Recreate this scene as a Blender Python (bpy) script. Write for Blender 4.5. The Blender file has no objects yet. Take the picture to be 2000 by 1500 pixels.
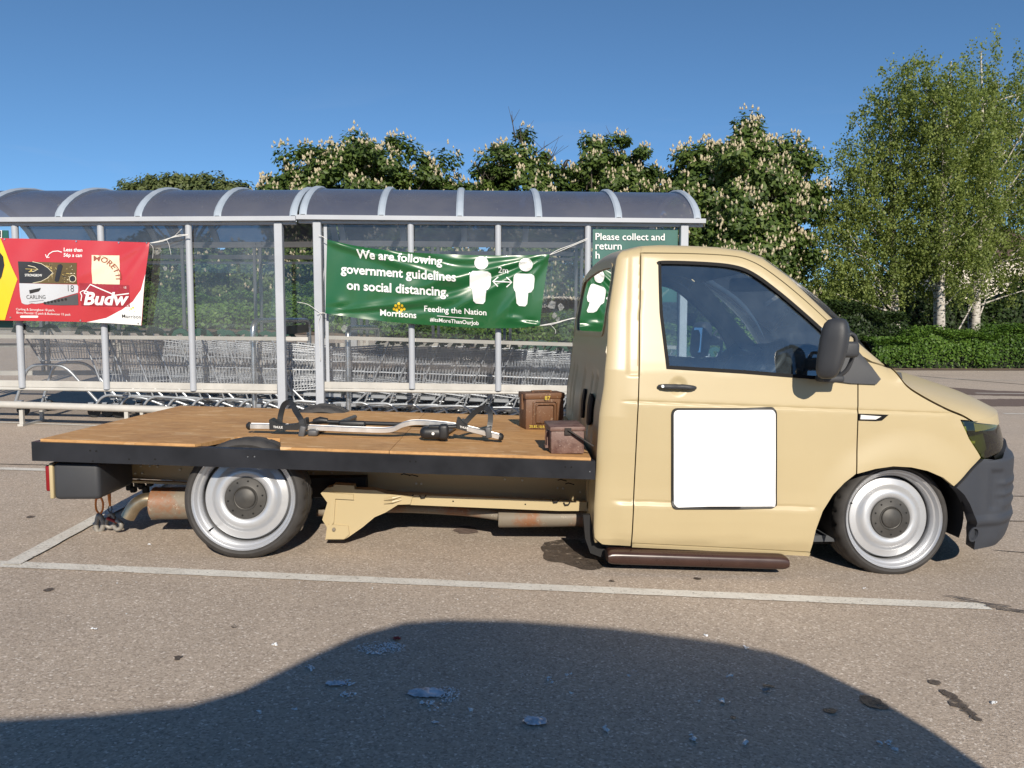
import bpy, bmesh, math, random
import numpy as np
from mathutils import Vector, Matrix, Euler
from mathutils.geometry import delaunay_2d_cdt

# ------------------------------------------------------------------ camera
scene = bpy.context.scene
CAM_H = 1.09                       # held at the window height of a parked car
PITCH = math.radians(4.27)
YAW = math.radians(2.48)           # turned a little to the right of +Y
FPX = 1500.0                       # focal length in pixels of the 2000 px wide photograph
cam_d = bpy.data.cameras.new('camera')
cam_d.sensor_width = 36.0
cam_d.lens = 36.0 * FPX / 2000.0
cam_d.clip_start = 0.05
cam_d.clip_end = 2000.0
cam = bpy.data.objects.new('camera', cam_d)
scene.collection.objects.link(cam)
cam.location = (0, 0, CAM_H)
cam.rotation_euler = (math.pi / 2 - PITCH, 0, -YAW)
scene.camera = cam

# ------------------------------------------------------------------ sky, sun, exposure
SUN_EL = math.radians(28.5)
SUN_FROM = Vector((0.13, -1.0, math.tan(SUN_EL) * math.hypot(0.13, 1.0)))   # towards the sun
world = bpy.data.worlds.new('World')
scene.world = world
world.use_nodes = True
wn = world.node_tree.nodes
wl = world.node_tree.links
for n in list(wn):
    wn.remove(n)
w_out = wn.new('ShaderNodeOutputWorld')
w_bg = wn.new('ShaderNodeBackground')
w_sky = wn.new('ShaderNodeTexSky')
w_sky.sky_type = 'NISHITA'
w_sky.sun_disc = False
w_sky.sun_elevation = SUN_EL
w_sky.sun_rotation = math.atan2(SUN_FROM.x, SUN_FROM.y)
w_sky.air_density = 2.0
w_sky.dust_density = 1.0
w_sky.ozone_density = 6.0
w_sky.altitude = 8000
w_bg.inputs['Strength'].default_value = 0.089
# thin wisps of cloud low over the horizon, all the way round
w_tc = wn.new('ShaderNodeTexCoord')
w_map = wn.new('ShaderNodeMapping')
w_map.inputs['Scale'].default_value = (1.6, 1.6, 11.0)
w_map.inputs['Location'].default_value = (0.35, 0.2, 0.0)
w_noise = wn.new('ShaderNodeTexNoise')
w_noise.inputs['Scale'].default_value = 1.7
w_noise.inputs['Detail'].default_value = 6.0
w_noise.inputs['Distortion'].default_value = 0.5
w_ramp = wn.new('ShaderNodeValToRGB')
w_ramp.color_ramp.elements[0].position = 0.54
w_ramp.color_ramp.elements[1].position = 0.76
w_sep = wn.new('ShaderNodeSeparateXYZ')
w_band = wn.new('ShaderNodeValToRGB')
w_band.color_ramp.elements[0].position = 0.02
w_band.color_ramp.elements[0].color = (1, 1, 1, 1)
w_band.color_ramp.elements[1].position = 0.30
w_band.color_ramp.elements[1].color = (0, 0, 0, 1)
w_mul = wn.new('ShaderNodeMath'); w_mul.operation = 'MULTIPLY'
w_mul2 = wn.new('ShaderNodeMath'); w_mul2.operation = 'MULTIPLY'; w_mul2.inputs[1].default_value = 0.45
w_mix = wn.new('ShaderNodeMixRGB')
w_mix.inputs['Color2'].default_value = (5.2, 5.4, 6.0, 1)
wl.new(w_tc.outputs['Generated'], w_map.inputs['Vector'])
wl.new(w_map.outputs['Vector'], w_noise.inputs['Vector'])
wl.new(w_noise.outputs['Fac'], w_ramp.inputs['Fac'])
wl.new(w_tc.outputs['Generated'], w_sep.inputs['Vector'])
wl.new(w_sep.outputs['Z'], w_band.inputs['Fac'])
wl.new(w_ramp.outputs['Color'], w_mul.inputs[0])
wl.new(w_band.outputs['Color'], w_mul.inputs[1])
wl.new(w_mul.outputs[0], w_mul2.inputs[0])
wl.new(w_mul2.outputs[0], w_mix.inputs['Fac'])
w_hs = wn.new('ShaderNodeHueSaturation')
w_hs.inputs['Saturation'].default_value = 1.0
w_hs.inputs['Hue'].default_value = 0.492
wl.new(w_sky.outputs['Color'], w_hs.inputs['Color'])
wl.new(w_hs.outputs['Color'], w_mix.inputs['Color1'])
wl.new(w_mix.outputs['Color'], w_bg.inputs['Color'])
wl.new(w_bg.outputs['Background'], w_out.inputs['Surface'])

sun_d = bpy.data.lights.new('sun', 'SUN')
sun_d.energy = 4.4
sun_d.angle = math.radians(0.53)
sun_d.color = (1.0, 0.91, 0.78)
sun = bpy.data.objects.new('sun', sun_d)
scene.collection.objects.link(sun)
sun.rotation_euler = SUN_FROM.to_track_quat('Z', 'Y').to_euler()
sun.location = (2, -12, 8)

vs = scene.view_settings
vs.view_transform = 'Standard'
vs.look = 'None'
vs.gamma = 1.0
vs.use_curve_mapping = False
vs.exposure = 0.34

scene.render.engine = 'CYCLES'
scene.cycles.use_denoising = True
scene.cycles.max_bounces = 8
scene.cycles.transparent_max_bounces = 24
scene.cycles.caustics_reflective = False
scene.cycles.caustics_refractive = False
scene.cycles.sample_clamp_indirect = 6.0

# ------------------------------------------------------------------ helpers
COL = scene.collection
rng = random.Random(11)
NR = np.random.default_rng(5)
_cp, _sp, _cy, _sy = math.cos(PITCH), math.sin(PITCH), math.cos(YAW), math.sin(YAW)


def ray(px, py):
    r, u = (px - 1000.0) / FPX, -(py - 750.0) / FPX
    f, z = _cp + u * _sp, -_sp + u * _cp
    return Vector((r * _cy + f * _sy, -r * _sy + f * _cy, z))


def P(px, py, Y):
    """point seen at a pixel of the photograph, on the upright plane y = Y"""
    d = ray(px, py)
    k = Y / d.y
    return Vector((d.x * k, Y, CAM_H + d.z * k))


def proj(v):
    x, y, z = v[0], v[1], v[2] - CAM_H
    r, f0 = x * _cy - y * _sy, x * _sy + y * _cy
    f, u = f0 * _cp - z * _sp, f0 * _sp + z * _cp
    return (1000 + FPX * r / f, 750 - FPX * u / f)


def sstep(a, b, x):
    t = (x - a) / (b - a) if a != b else (1.0 if x > a else 0.0)
    t = max(0.0, min(1.0, t))
    return t * t * (3 - 2 * t)


def gz(x, y):
    """height of the sloping car park"""
    z = -0.038 * 9.0 * math.tanh(x / 9.0)
    if y > 10:
        z += 0.05 * min(y - 10, 22) * (1 - sstep(-6, 7, x))
    return z


def G(px, py, dz=0.0):
    """point of the ground seen at a pixel"""
    d = ray(px, py)
    k = CAM_H / max(1e-4, -d.z)
    for _ in range(40):
        z = gz(d.x * k, d.y * k)
        k = 0.5 * k + 0.5 * (CAM_H - z) / max(1e-4, -d.z)
    return Vector((d.x * k, d.y * k, gz(d.x * k, d.y * k) + dz))


def ease(n):
    return [i / (n - 1) for i in range(n)]


def link(o):
    COL.objects.link(o)
    return o


WORLD = {}                          # world matrix of every object that has children


def put(o, parent, M=None):
    M = Matrix.Identity(4) if M is None else M
    o.matrix_basis = M
    WORLD[o.name] = M
    if parent is not None:
        o.parent = parent
        o.matrix_parent_inverse = WORLD[parent.name].inverted()
    return o


def thing(name, label, cat, loc=(0, 0, 0), group=None):
    o = bpy.data.objects.new(name, None)
    o.empty_display_size = 0.2
    o.location = loc
    link(o)
    WORLD[o.name] = Matrix.Translation(Vector(loc))
    o['label'] = label
    o['category'] = cat
    if group:
        o['group'] = group
    return o


def tag(o, label=None, cat=None, group=None, kind=None):
    if label: o['label'] = label
    if cat: o['category'] = cat
    if group: o['group'] = group
    if kind: o['kind'] = kind
    return o


class MB:
    """collects simple shapes into one mesh"""
    def __init__(self):
        self.v, self.f, self.m = [], [], []
        self.mi = 0

    def add(self, vs_, fs_):
        o = len(self.v)
        self.v += [tuple(p) for p in vs_]
        self.f += [tuple(i + o for i in f) for f in fs_]
        self.m += [self.mi] * len(fs_)
        return self

    def box(self, c, s, R=None):
        hx, hy, hz = s[0] / 2, s[1] / 2, s[2] / 2
        vv = [Vector((x, y, z)) for x in (-hx, hx) for y in (-hy, hy) for z in (-hz, hz)]
        if R is not None:
            vv = [R @ p for p in vv]
        c = Vector(c)
        return self.add([p + c for p in vv], [(0, 1, 3, 2), (4, 6, 7, 5), (0, 4, 5, 1), (2, 3, 7, 6), (0, 2, 6, 4), (1, 5, 7, 3)])

    def rbox(self, c, s, b=0.01, seg=2, R=None):
        bm = bmesh.new()
        bmesh.ops.create_cube(bm, size=1.0)
        for v in bm.verts:
            v.co = Vector((v.co.x * s[0], v.co.y * s[1], v.co.z * s[2]))
        bmesh.ops.bevel(bm, geom=list(bm.edges), offset=min(b, min(s) * 0.49), segments=seg, affect='EDGES', profile=0.5)
        return self.bm(bm, c, R)

    def bm(self, bm, c=(0, 0, 0), R=None):
        bm.verts.index_update()
        c = Vector(c)
        vv = [(R @ v.co if R is not None else v.co) + c for v in bm.verts]
        ff = [tuple(v.index for v in f.verts) for f in bm.faces]
        bm.free()
        return self.add(vv, ff)

    def bar(self, a, b, w, h=None, up=(0, 0, 1)):
        """rectangular bar from a to b"""
        a, b = Vector(a), Vector(b)
        h = w if h is None else h
        d = (b - a)
        L = d.length
        d.normalize()
        upv = Vector(up)
        if abs(d.dot(upv)) > 0.99:
            upv = Vector((1, 0, 0))
        r = d.cross(upv).normalized()
        u = r.cross(d)
        R = Matrix((d, r, u)).transposed()
        return self.box((a + b) / 2, (L, w, h), R)

    def tube(self, pts, r, n=8, closed=False, caps=True):
        pts = [Vector(p) for p in pts]
        N = len(pts)
        rs = r if isinstance(r, (list, tuple)) else [r] * N
        vv, ff = [], []
        t0 = (pts[1] - pts[0]).normalized()
        up = Vector((0, 0, 1)) if abs(t0.z) < 0.9 else Vector((1, 0, 0))
        nrm = t0.cross(up).normalized()
        for i in range(N):
            if closed:
                t = pts[(i + 1) % N] - pts[i - 1]
            else:
                t = pts[min(i + 1, N - 1)] - pts[max(i - 1, 0)]
            t.normalize()
            nrm = (nrm - t * nrm.dot(t)).normalized()
            bi = t.cross(nrm)
            for k in range(n):
                a = 2 * math.pi * k / n
                vv.append(pts[i] + (nrm * math.cos(a) + bi * math.sin(a)) * rs[i])
        for i in range(N if closed else N - 1):
            j = (i + 1) % N
            for k in range(n):
                l = (k + 1) % n
                ff.append((i * n + k, i * n + l, j * n + l, j * n + k))
        if caps and not closed:
            ff.append(tuple(range(n - 1, -1, -1)))
            ff.append(tuple((N - 1) * n + k for k in range(n)))
        return self.add(vv, ff)

    def lathe(self, prof, n=48, M=None, close=False):
        """profile of (radius, depth) turned about the Y axis"""
        vv, ff = [], []
        for (r, d) in prof:
            for k in range(n):
                a = 2 * math.pi * k / n
                p = Vector((r * math.cos(a), d, r * math.sin(a)))
                vv.append(M @ p if M is not None else p)
        m = len(prof)
        for i in range(m - 1 + (1 if close else 0)):
            j = (i + 1) % m
            for k in range(n):
                l = (k + 1) % n
                ff.append((i * n + k, i * n + l, j * n + l, j * n + k))
        return self.add(vv, ff)

    def prism(self, poly, y0, y1):
        """outline of (x, z) pairs given thickness along y"""
        n = len(poly)
        vv = [(p[0], y0, p[1]) for p in poly] + [(p[0], y1, p[1]) for p in poly]
        ff = [tuple(range(n)), tuple(range(2 * n - 1, n - 1, -1))]
        ff += [(i, i + n, (i + 1) % n + n, (i + 1) % n) for i in range(n)]
        return self.add(vv, ff)

    def strip3(self, A, B):
        """sheet between two point rows"""
        n = len(A)
        return self.add(list(A) + list(B), [(i, i + 1, n + i + 1, n + i) for i in range(n - 1)])

    def grid(self, rows):
        n = len(rows[0])
        vv = [p for r in rows for p in r]
        ff = [(i * n + k, i * n + k + 1, (i + 1) * n + k + 1, (i + 1) * n + k) for i in range(len(rows) - 1) for k in range(n - 1)]
        return self.add(vv, ff)

    def mesh(self, name, mats, smooth=False, angle=None, fix=True):
        me = bpy.data.meshes.new(name)
        me.from_pydata(self.v, [], self.f)
        for m in (mats if isinstance(mats, (list, tuple)) else [mats]):
            me.materials.append(m)
        me.polygons.foreach_set('material_index', self.m)
        if fix:
            bm = bmesh.new()
            bm.from_mesh(me)
            bmesh.ops.recalc_face_normals(bm, faces=bm.faces)
            bm.to_mesh(me)
            bm.free()
        if smooth or angle is not None:
            me.polygons.foreach_set('use_smooth', [True] * len(me.polygons))
            if angle is not None:
                me.set_sharp_from_angle(angle=math.radians(angle))
        me.update()
        return me

    def build(self, name, mats, parent=None, smooth=False, angle=None, fix=True):
        o = bpy.data.objects.new(name, self.mesh(name, mats, smooth, angle, fix))
        link(o)
        return put(o, parent)


def inst(name, me, parent=None, M=None):
    o = bpy.data.objects.new(name, me)
    link(o)
    return put(o, parent, M)


def catmull(pts, n=8, closed=False):
    pts = [Vector(p) for p in pts]
    N = len(pts)
    out = []
    for i in range(N if closed else N - 1):
        if closed:
            p0, p1, p2, p3 = pts[i - 1], pts[i], pts[(i + 1) % N], pts[(i + 2) % N]
        else:
            p0, p1, p2, p3 = pts[max(i - 1, 0)], pts[i], pts[i + 1], pts[min(i + 2, N - 1)]
        for k in range(n):
            t = k / n
            out.append(0.5 * ((2 * p1) + (p2 - p0) * t + (2 * p0 - 5 * p1 + 4 * p2 - p3) * t * t + (3 * p1 - p0 - 3 * p2 + p3) * t ** 3))
    if not closed:
        out.append(pts[-1])
    return out


def arc_path(pts, r, n=6):
    """polyline with rounded corners"""
    pts = [Vector(p) for p in pts]
    out = [pts[0]]
    for i in range(1, len(pts) - 1):
        a, b, c = pts[i - 1], pts[i], pts[i + 1]
        d1, d2 = (a - b), (c - b)
        q = min(r, d1.length * 0.49, d2.length * 0.49)
        p, s = b + d1.normalized() * q, b + d2.normalized() * q
        for k in range(n + 1):
            t = k / n
            out.append(p * (1 - t) ** 2 + b * 2 * t * (1 - t) + s * t * t)
    out.append(pts[-1])
    return out


# ------------------------------------------------------------------ materials
def mat(name):
    m = bpy.data.materials.new(name)
    m.use_nodes = True
    nt = m.node_tree
    b = nt.nodes['Principled BSDF']
    return m, nt, b


def nd(nt, t, **kw):
    n = nt.nodes.new(t)
    for k, v in kw.items():
        if k in n.inputs:
            n.inputs[k].default_value = v
        else:
            setattr(n, k, v)
    return n


def plain(name, col, rough=0.5, metal=0.0, noise=0.0, nscale=8.0, bump=0.0, bscale=60.0, coat=0.0, spec=0.5):
    m, nt, b = mat(name)
    b.inputs['Base Color'].default_value = (*col, 1)
    b.inputs['Roughness'].default_value = rough
    b.inputs['Metallic'].default_value = metal
    b.inputs['Coat Weight'].default_value = coat
    b.inputs['Specular IOR Level'].default_value = spec
    tc = nd(nt, 'ShaderNodeTexCoord')
    if noise > 0:
        n1 = nd(nt, 'ShaderNodeTexNoise', Scale=nscale, Detail=5.0, Roughness=0.6)
        nt.links.new(tc.outputs['Object'], n1.inputs['Vector'])
        r = nd(nt, 'ShaderNodeMapRange')
        r.inputs['From Min'].default_value = 0.3
        r.inputs['From Max'].default_value = 0.7
        r.inputs['To Min'].default_value = 1 - noise
        r.inputs['To Max'].default_value = 1 + noise
        nt.links.new(n1.outputs['Fac'], r.inputs['Value'])
        mx = nd(nt, 'ShaderNodeMixRGB', blend_type='MULTIPLY')
        mx.inputs['Fac'].default_value = 1
        mx.inputs['Color1'].default_value = (*col, 1)
        nt.links.new(r.outputs['Result'], mx.inputs['Color2'])
        nt.links.new(mx.outputs['Color'], b.inputs['Base Color'])
        rr = nd(nt, 'ShaderNodeMapRange')
        rr.inputs['To Min'].default_value = max(0.02, rough - 0.12)
        rr.inputs['To Max'].default_value = min(1, rough + 0.12)
        nt.links.new(n1.outputs['Fac'], rr.inputs['Value'])
        nt.links.new(rr.outputs['Result'], b.inputs['Roughness'])
    if bump > 0:
        n2 = nd(nt, 'ShaderNodeTexNoise', Scale=bscale, Detail=4.0)
        nt.links.new(tc.outputs['Object'], n2.inputs['Vector'])
        bp = nd(nt, 'ShaderNodeBump')
        bp.inputs['Strength'].default_value = bump
        bp.inputs['Distance'].default_value = 0.01
        nt.links.new(n2.outputs['Fac'], bp.inputs['Height'])
        nt.links.new(bp.outputs['Normal'], b.inputs['Normal'])
    return m


def ramp(nt, pts):
    r = nd(nt, 'ShaderNodeValToRGB')
    cr = r.color_ramp
    while len(cr.elements) < len(pts):
        cr.elements.new(0.5)
    for e, (p, c) in zip(cr.elements, pts):
        e.position = p
        e.color = (*c, 1)
    return r


def make_asphalt():
    m, nt, b = mat('asphalt')
    L = nt.links.new
    tc = nd(nt, 'ShaderNodeTexCoord')
    v = nd(nt, 'ShaderNodeTexVoronoi', Scale=160.0, Randomness=1.0)
    v2 = nd(nt, 'ShaderNodeTexVoronoi', Scale=38.0, Randomness=1.0)
    n1 = nd(nt, 'ShaderNodeTexNoise', Scale=0.55, Detail=6.0, Roughness=0.62)
    n2 = nd(nt, 'ShaderNodeTexNoise', Scale=5.0, Detail=6.0, Roughness=0.7)
    n3 = nd(nt, 'ShaderNodeTexNoise', Scale=140.0, Detail=5.0, Roughness=0.7)
    for n in (v, v2, n1, n2, n3):
        L(tc.outputs['Object'], n.inputs['Vector'])
    stones = nd(nt, 'ShaderNodeSeparateColor')
    L(v.outputs['Color'], stones.inputs['Color'])
    base = ramp(nt, [(0.0, (0.30, 0.243, 0.192)), (0.25, (0.42, 0.345, 0.275)), (0.75, (0.485, 0.40, 0.32)), (0.93, (0.56, 0.47, 0.385)), (1.0, (0.76, 0.685, 0.60))])
    L(stones.outputs['Red'], base.inputs['Fac'])
    pit = ramp(nt, [(0.0, (0.82, 0.8, 0.78)), (0.10, (0.97, 0.97, 0.97)), (0.5, (1, 1, 1))])
    L(v2.outputs['Distance'], pit.inputs['Fac'])
    m1 = nd(nt, 'ShaderNodeMixRGB', blend_type='MULTIPLY'); m1.inputs['Fac'].default_value = 1
    L(base.outputs['Color'], m1.inputs['Color1']); L(pit.outputs['Color'], m1.inputs['Color2'])
    big = ramp(nt, [(0.3, (0.90, 0.90, 0.91)), (0.52, (1.0, 1.0, 1.0)), (0.72, (1.07, 1.05, 1.03))])
    L(n1.outputs['Fac'], big.inputs['Fac'])
    m2 = nd(nt, 'ShaderNodeMixRGB', blend_type='MULTIPLY'); m2.inputs['Fac'].default_value = 1
    L(m1.outputs['Color'], m2.inputs['Color1']); L(big.outputs['Color'], m2.inputs['Color2'])
    mid = ramp(nt, [(0.28, (0.93, 0.93, 0.93)), (0.5, (1, 1, 1)), (0.75, (1.05, 1.05, 1.05))])
    L(n2.outputs['Fac'], mid.inputs['Fac'])
    m3 = nd(nt, 'ShaderNodeMixRGB', blend_type='MULTIPLY'); m3.inputs['Fac'].default_value = 1
    L(m2.outputs['Color'], m3.inputs['Color1']); L(mid.outputs['Color'], m3.inputs['Color2'])
    L(m3.outputs['Color'], b.inputs['Base Color'])
    b.inputs['Roughness'].default_value = 0.88
    add = nd(nt, 'ShaderNodeMath', operation='ADD')
    add.inputs[0].default_value = 0.0; L(n3.outputs['Fac'], add.inputs[1])
    bp = nd(nt, 'ShaderNodeBump'); bp.inputs['Strength'].default_value = 0.8; bp.inputs['Distance'].default_value = 0.005
    bp.invert = True
    L(add.outputs[0], bp.inputs['Height']); L(bp.outputs['Normal'], b.inputs['Normal'])
    return m


def make_line_paint():
    m, nt, b = mat('line_paint')
    L = nt.links.new
    tc = nd(nt, 'ShaderNodeTexCoord')
    n1 = nd(nt, 'ShaderNodeTexNoise', Scale=9.0, Detail=8.0, Roughness=0.75)
    n2 = nd(nt, 'ShaderNodeTexNoise', Scale=70.0, Detail=4.0)
    v = nd(nt, 'ShaderNodeTexVoronoi', Scale=105.0)
    for n in (n1, n2, v):
        L(tc.outputs['Object'], n.inputs['Vector'])
    c = ramp(nt, [(0.25, (0.46, 0.43, 0.37)), (0.45, (0.64, 0.61, 0.55)), (0.7, (0.74, 0.72, 0.66))])
    L(n1.outputs['Fac'], c.inputs['Fac'])
    w = ramp(nt, [(0.30, (0.45, 0.43, 0.4)), (0.40, (1, 1, 1))])
    L(n2.outputs['Fac'], w.inputs['Fac'])
    m1 = nd(nt, 'ShaderNodeMixRGB', blend_type='MULTIPLY'); m1.inputs['Fac'].default_value = 0.6
    L(c.outputs['Color'], m1.inputs['Color1']); L(w.outputs['Color'], m1.inputs['Color2'])
    L(m1.outputs['Color'], b.inputs['Base Color'])
    b.inputs['Roughness'].default_value = 0.75
    bp = nd(nt, 'ShaderNodeBump'); bp.inputs['Strength'].default_value = 0.5; bp.inputs['Distance'].default_value = 0.004
    bp.invert = True
    L(v.outputs['Distance'], bp.inputs['Height']); L(bp.outputs['Normal'], b.inputs['Normal'])
    return m


def make_board():
    """oriented strand board: flakes of different tones lying mostly along the truck"""
    m, nt, b = mat('strand_board')
    L = nt.links.new
    tc = nd(nt, 'ShaderNodeTexCoord')
    mp = nd(nt, 'ShaderNodeMapping'); mp.inputs['Scale'].default_value = (13.0, 48.0, 30.0)
    L(tc.outputs['Object'], mp.inputs['Vector'])
    wob = nd(nt, 'ShaderNodeTexNoise', Scale=2.2, Detail=2.0)
    L(tc.outputs['Object'], wob.inputs['Vector'])
    mixv = nd(nt, 'ShaderNodeMixRGB', blend_type='ADD'); mixv.inputs['Fac'].default_value = 4.0
    L(mp.outputs['Vector'], mixv.inputs['Color1']); L(wob.outputs['Color'], mixv.inputs['Color2'])
    v = nd(nt, 'ShaderNodeTexVoronoi', Scale=1.0)
    L(mixv.outputs['Color'], v.inputs['Vector'])
    sp = nd(nt, 'ShaderNodeSeparateColor'); L(v.outputs['Color'], sp.inputs['Color'])
    base = ramp(nt, [(0.0, (0.46, 0.245, 0.090)), (0.4, (0.51, 0.28, 0.108)), (0.9, (0.545, 0.305, 0.122)), (0.97, (0.66, 0.43, 0.22))])
    L(sp.outputs['Red'], base.inputs['Fac'])
    n = nd(nt, 'ShaderNodeTexNoise', Scale=1.7, Detail=6.0, Roughness=0.65)
    L(tc.outputs['Object'], n.inputs['Vector'])
    st = ramp(nt, [(0.25, (0.62, 0.55, 0.52)), (0.48, (1, 1, 1)), (0.8, (1.12, 1.1, 1.06))])
    L(n.outputs['Fac'], st.inputs['Fac'])
    m1 = nd(nt, 'ShaderNodeMixRGB', blend_type='MULTIPLY'); m1.inputs['Fac'].default_value = 1
    L(base.outputs['Color'], m1.inputs['Color1']); L(st.outputs['Color'], m1.inputs['Color2'])
    gr = nd(nt, 'ShaderNodeTexNoise', Scale=95.0, Detail=4.0, Roughness=0.7)
    L(mp.outputs['Vector'], gr.inputs['Vector']); gr.inputs['Scale'].default_value = 2.4
    grr = ramp(nt, [(0.30, (0.80, 0.78, 0.76)), (0.5, (1, 1, 1)), (0.72, (1.14, 1.13, 1.12))])
    L(gr.outputs['Fac'], grr.inputs['Fac'])
    m1b = nd(nt, 'ShaderNodeMixRGB', blend_type='MULTIPLY'); m1b.inputs['Fac'].default_value = 1
    L(m1.outputs['Color'], m1b.inputs['Color1']); L(grr.outputs['Color'], m1b.inputs['Color2'])
    L(m1b.outputs['Color'], b.inputs['Base Color'])
    b.inputs['Roughness'].default_value = 0.66
    bp = nd(nt, 'ShaderNodeBump'); bp.inputs['Strength'].default_value = 0.25; bp.inputs['Distance'].default_value = 0.003
    L(sp.outputs['Green'], bp.inputs['Height']); L(bp.outputs['Normal'], b.inputs['Normal'])
    return m


def make_glass(name, tint, refl=1.0, rough=0.0, dirt_haze=0.0, dirt_haze_col=(0.75, 0.75, 0.72), dscale=6.0, base=0.04):
    """thin pane: what lies behind shows through the tint, plus a mirror-like reflection and smears of dirt"""
    m = bpy.data.materials.new(name)
    m.use_nodes = True
    nt = m.node_tree
    L = nt.links.new
    nt.nodes.remove(nt.nodes['Principled BSDF'])
    out = nt.nodes['Material Output']
    tr = nd(nt, 'ShaderNodeBsdfTransparent'); tr.inputs['Color'].default_value = (*tint, 1)
    gl = nd(nt, 'ShaderNodeBsdfGlossy'); gl.inputs['Roughness'].default_value = rough
    gl.inputs['Color'].default_value = (1, 1, 1, 1)
    lw = nd(nt, 'ShaderNodeFresnel'); lw.inputs['IOR'].default_value = 1.5
    mul = nd(nt, 'ShaderNodeMath', operation='MULTIPLY_ADD'); mul.inputs[1].default_value = refl; mul.inputs[2].default_value = base
    mul.use_clamp = True
    L(lw.outputs['Fac'], mul.inputs[0])
    mx = nd(nt, 'ShaderNodeMixShader')
    L(mul.outputs[0], mx.inputs['Fac']); L(tr.outputs['BSDF'], mx.inputs[1]); L(gl.outputs['BSDF'], mx.inputs[2])
    last = mx
    if dirt_haze > 0:
        tc = nd(nt, 'ShaderNodeTexCoord')
        n = nd(nt, 'ShaderNodeTexNoise', Scale=dscale, Detail=7.0, Roughness=0.68)
        L(tc.outputs['Object'], n.inputs['Vector'])
        r = ramp(nt, [(0.36, (dirt_haze * 0.35,) * 3), (0.60, (dirt_haze,) * 3), (0.74, (min(1, dirt_haze * 2.2),) * 3)])
        L(n.outputs['Fac'], r.inputs['Fac'])
        df = nd(nt, 'ShaderNodeBsdfDiffuse'); df.inputs['Color'].default_value = (*dirt_haze_col, 1)
        mx2 = nd(nt, 'ShaderNodeMixShader')
        tl = nd(nt, 'ShaderNodeBsdfTranslucent'); tl.inputs['Color'].default_value = (*dirt_haze_col, 1)
        dm = nd(nt, 'ShaderNodeMixShader'); dm.inputs['Fac'].default_value = 0.45
        L(df.outputs['BSDF'], dm.inputs[1]); L(tl.outputs['BSDF'], dm.inputs[2])
        L(r.outputs['Color'], mx2.inputs['Fac']); L(mx.outputs['Shader'], mx2.inputs[1]); L(dm.outputs['Shader'], mx2.inputs[2])
        last = mx2
    L(last.outputs['Shader'], out.inputs['Surface'])
    return m


def make_paint():
    m, nt, b = mat('cream_paint')
    L = nt.links.new
    tc = nd(nt, 'ShaderNodeTexCoord')
    n = nd(nt, 'ShaderNodeTexNoise', Scale=3.0, Detail=5.0)
    L(tc.outputs['Object'], n.inputs['Vector'])
    c = ramp(nt, [(0.3, (0.455, 0.368, 0.212)), (0.7, (0.478, 0.388, 0.225))])
    L(n.outputs['Fac'], c.inputs['Fac'])
    L(c.outputs['Color'], b.inputs['Base Color'])
    b.inputs['Roughness'].default_value = 0.40
    b.inputs['Coat Weight'].default_value = 0.08
    b.inputs['Coat Roughness'].default_value = 0.3
    n2 = nd(nt, 'ShaderNodeTexNoise', Scale=420.0, Detail=1.0)
    L(tc.outputs['Object'], n2.inputs['Vector'])
    bp = nd(nt, 'ShaderNodeBump'); bp.inputs['Strength'].default_value = 0.03; bp.inputs['Distance'].default_value = 0.001
    L(n2.outputs['Fac'], bp.inputs['Height']); L(bp.outputs['Normal'], b.inputs['Normal'])
    return m


def make_leaf(name, c1, c2, c3, trans=0.35):
    m, nt, b = mat(name)
    L = nt.links.new
    at = nd(nt, 'ShaderNodeAttribute', attribute_name='tone')
    r = ramp(nt, [(0.0, c1), (0.5, c2), (1.0, c3)])
    L(at.outputs['Fac'], r.inputs['Fac'])
    L(r.outputs['Color'], b.inputs['Base Color'])
    b.inputs['Roughness'].default_value = 0.5
    b.inputs['Specular IOR Level'].default_value = 0.35
    tl = nd(nt, 'ShaderNodeBsdfTranslucent')
    hs = nd(nt, 'ShaderNodeHueSaturation'); hs.inputs['Value'].default_value = 1.25; hs.inputs['Saturation'].default_value = 1.1
    L(r.outputs['Color'], hs.inputs['Color']); L(hs.outputs['Color'], tl.inputs['Color'])
    mx = nd(nt, 'ShaderNodeMixShader'); mx.inputs['Fac'].default_value = trans
    L(b.outputs['BSDF'], mx.inputs[1]); L(tl.outputs['BSDF'], mx.inputs[2])
    L(mx.outputs['Shader'], nt.nodes['Material Output'].inputs['Surface'])
    return m


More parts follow.
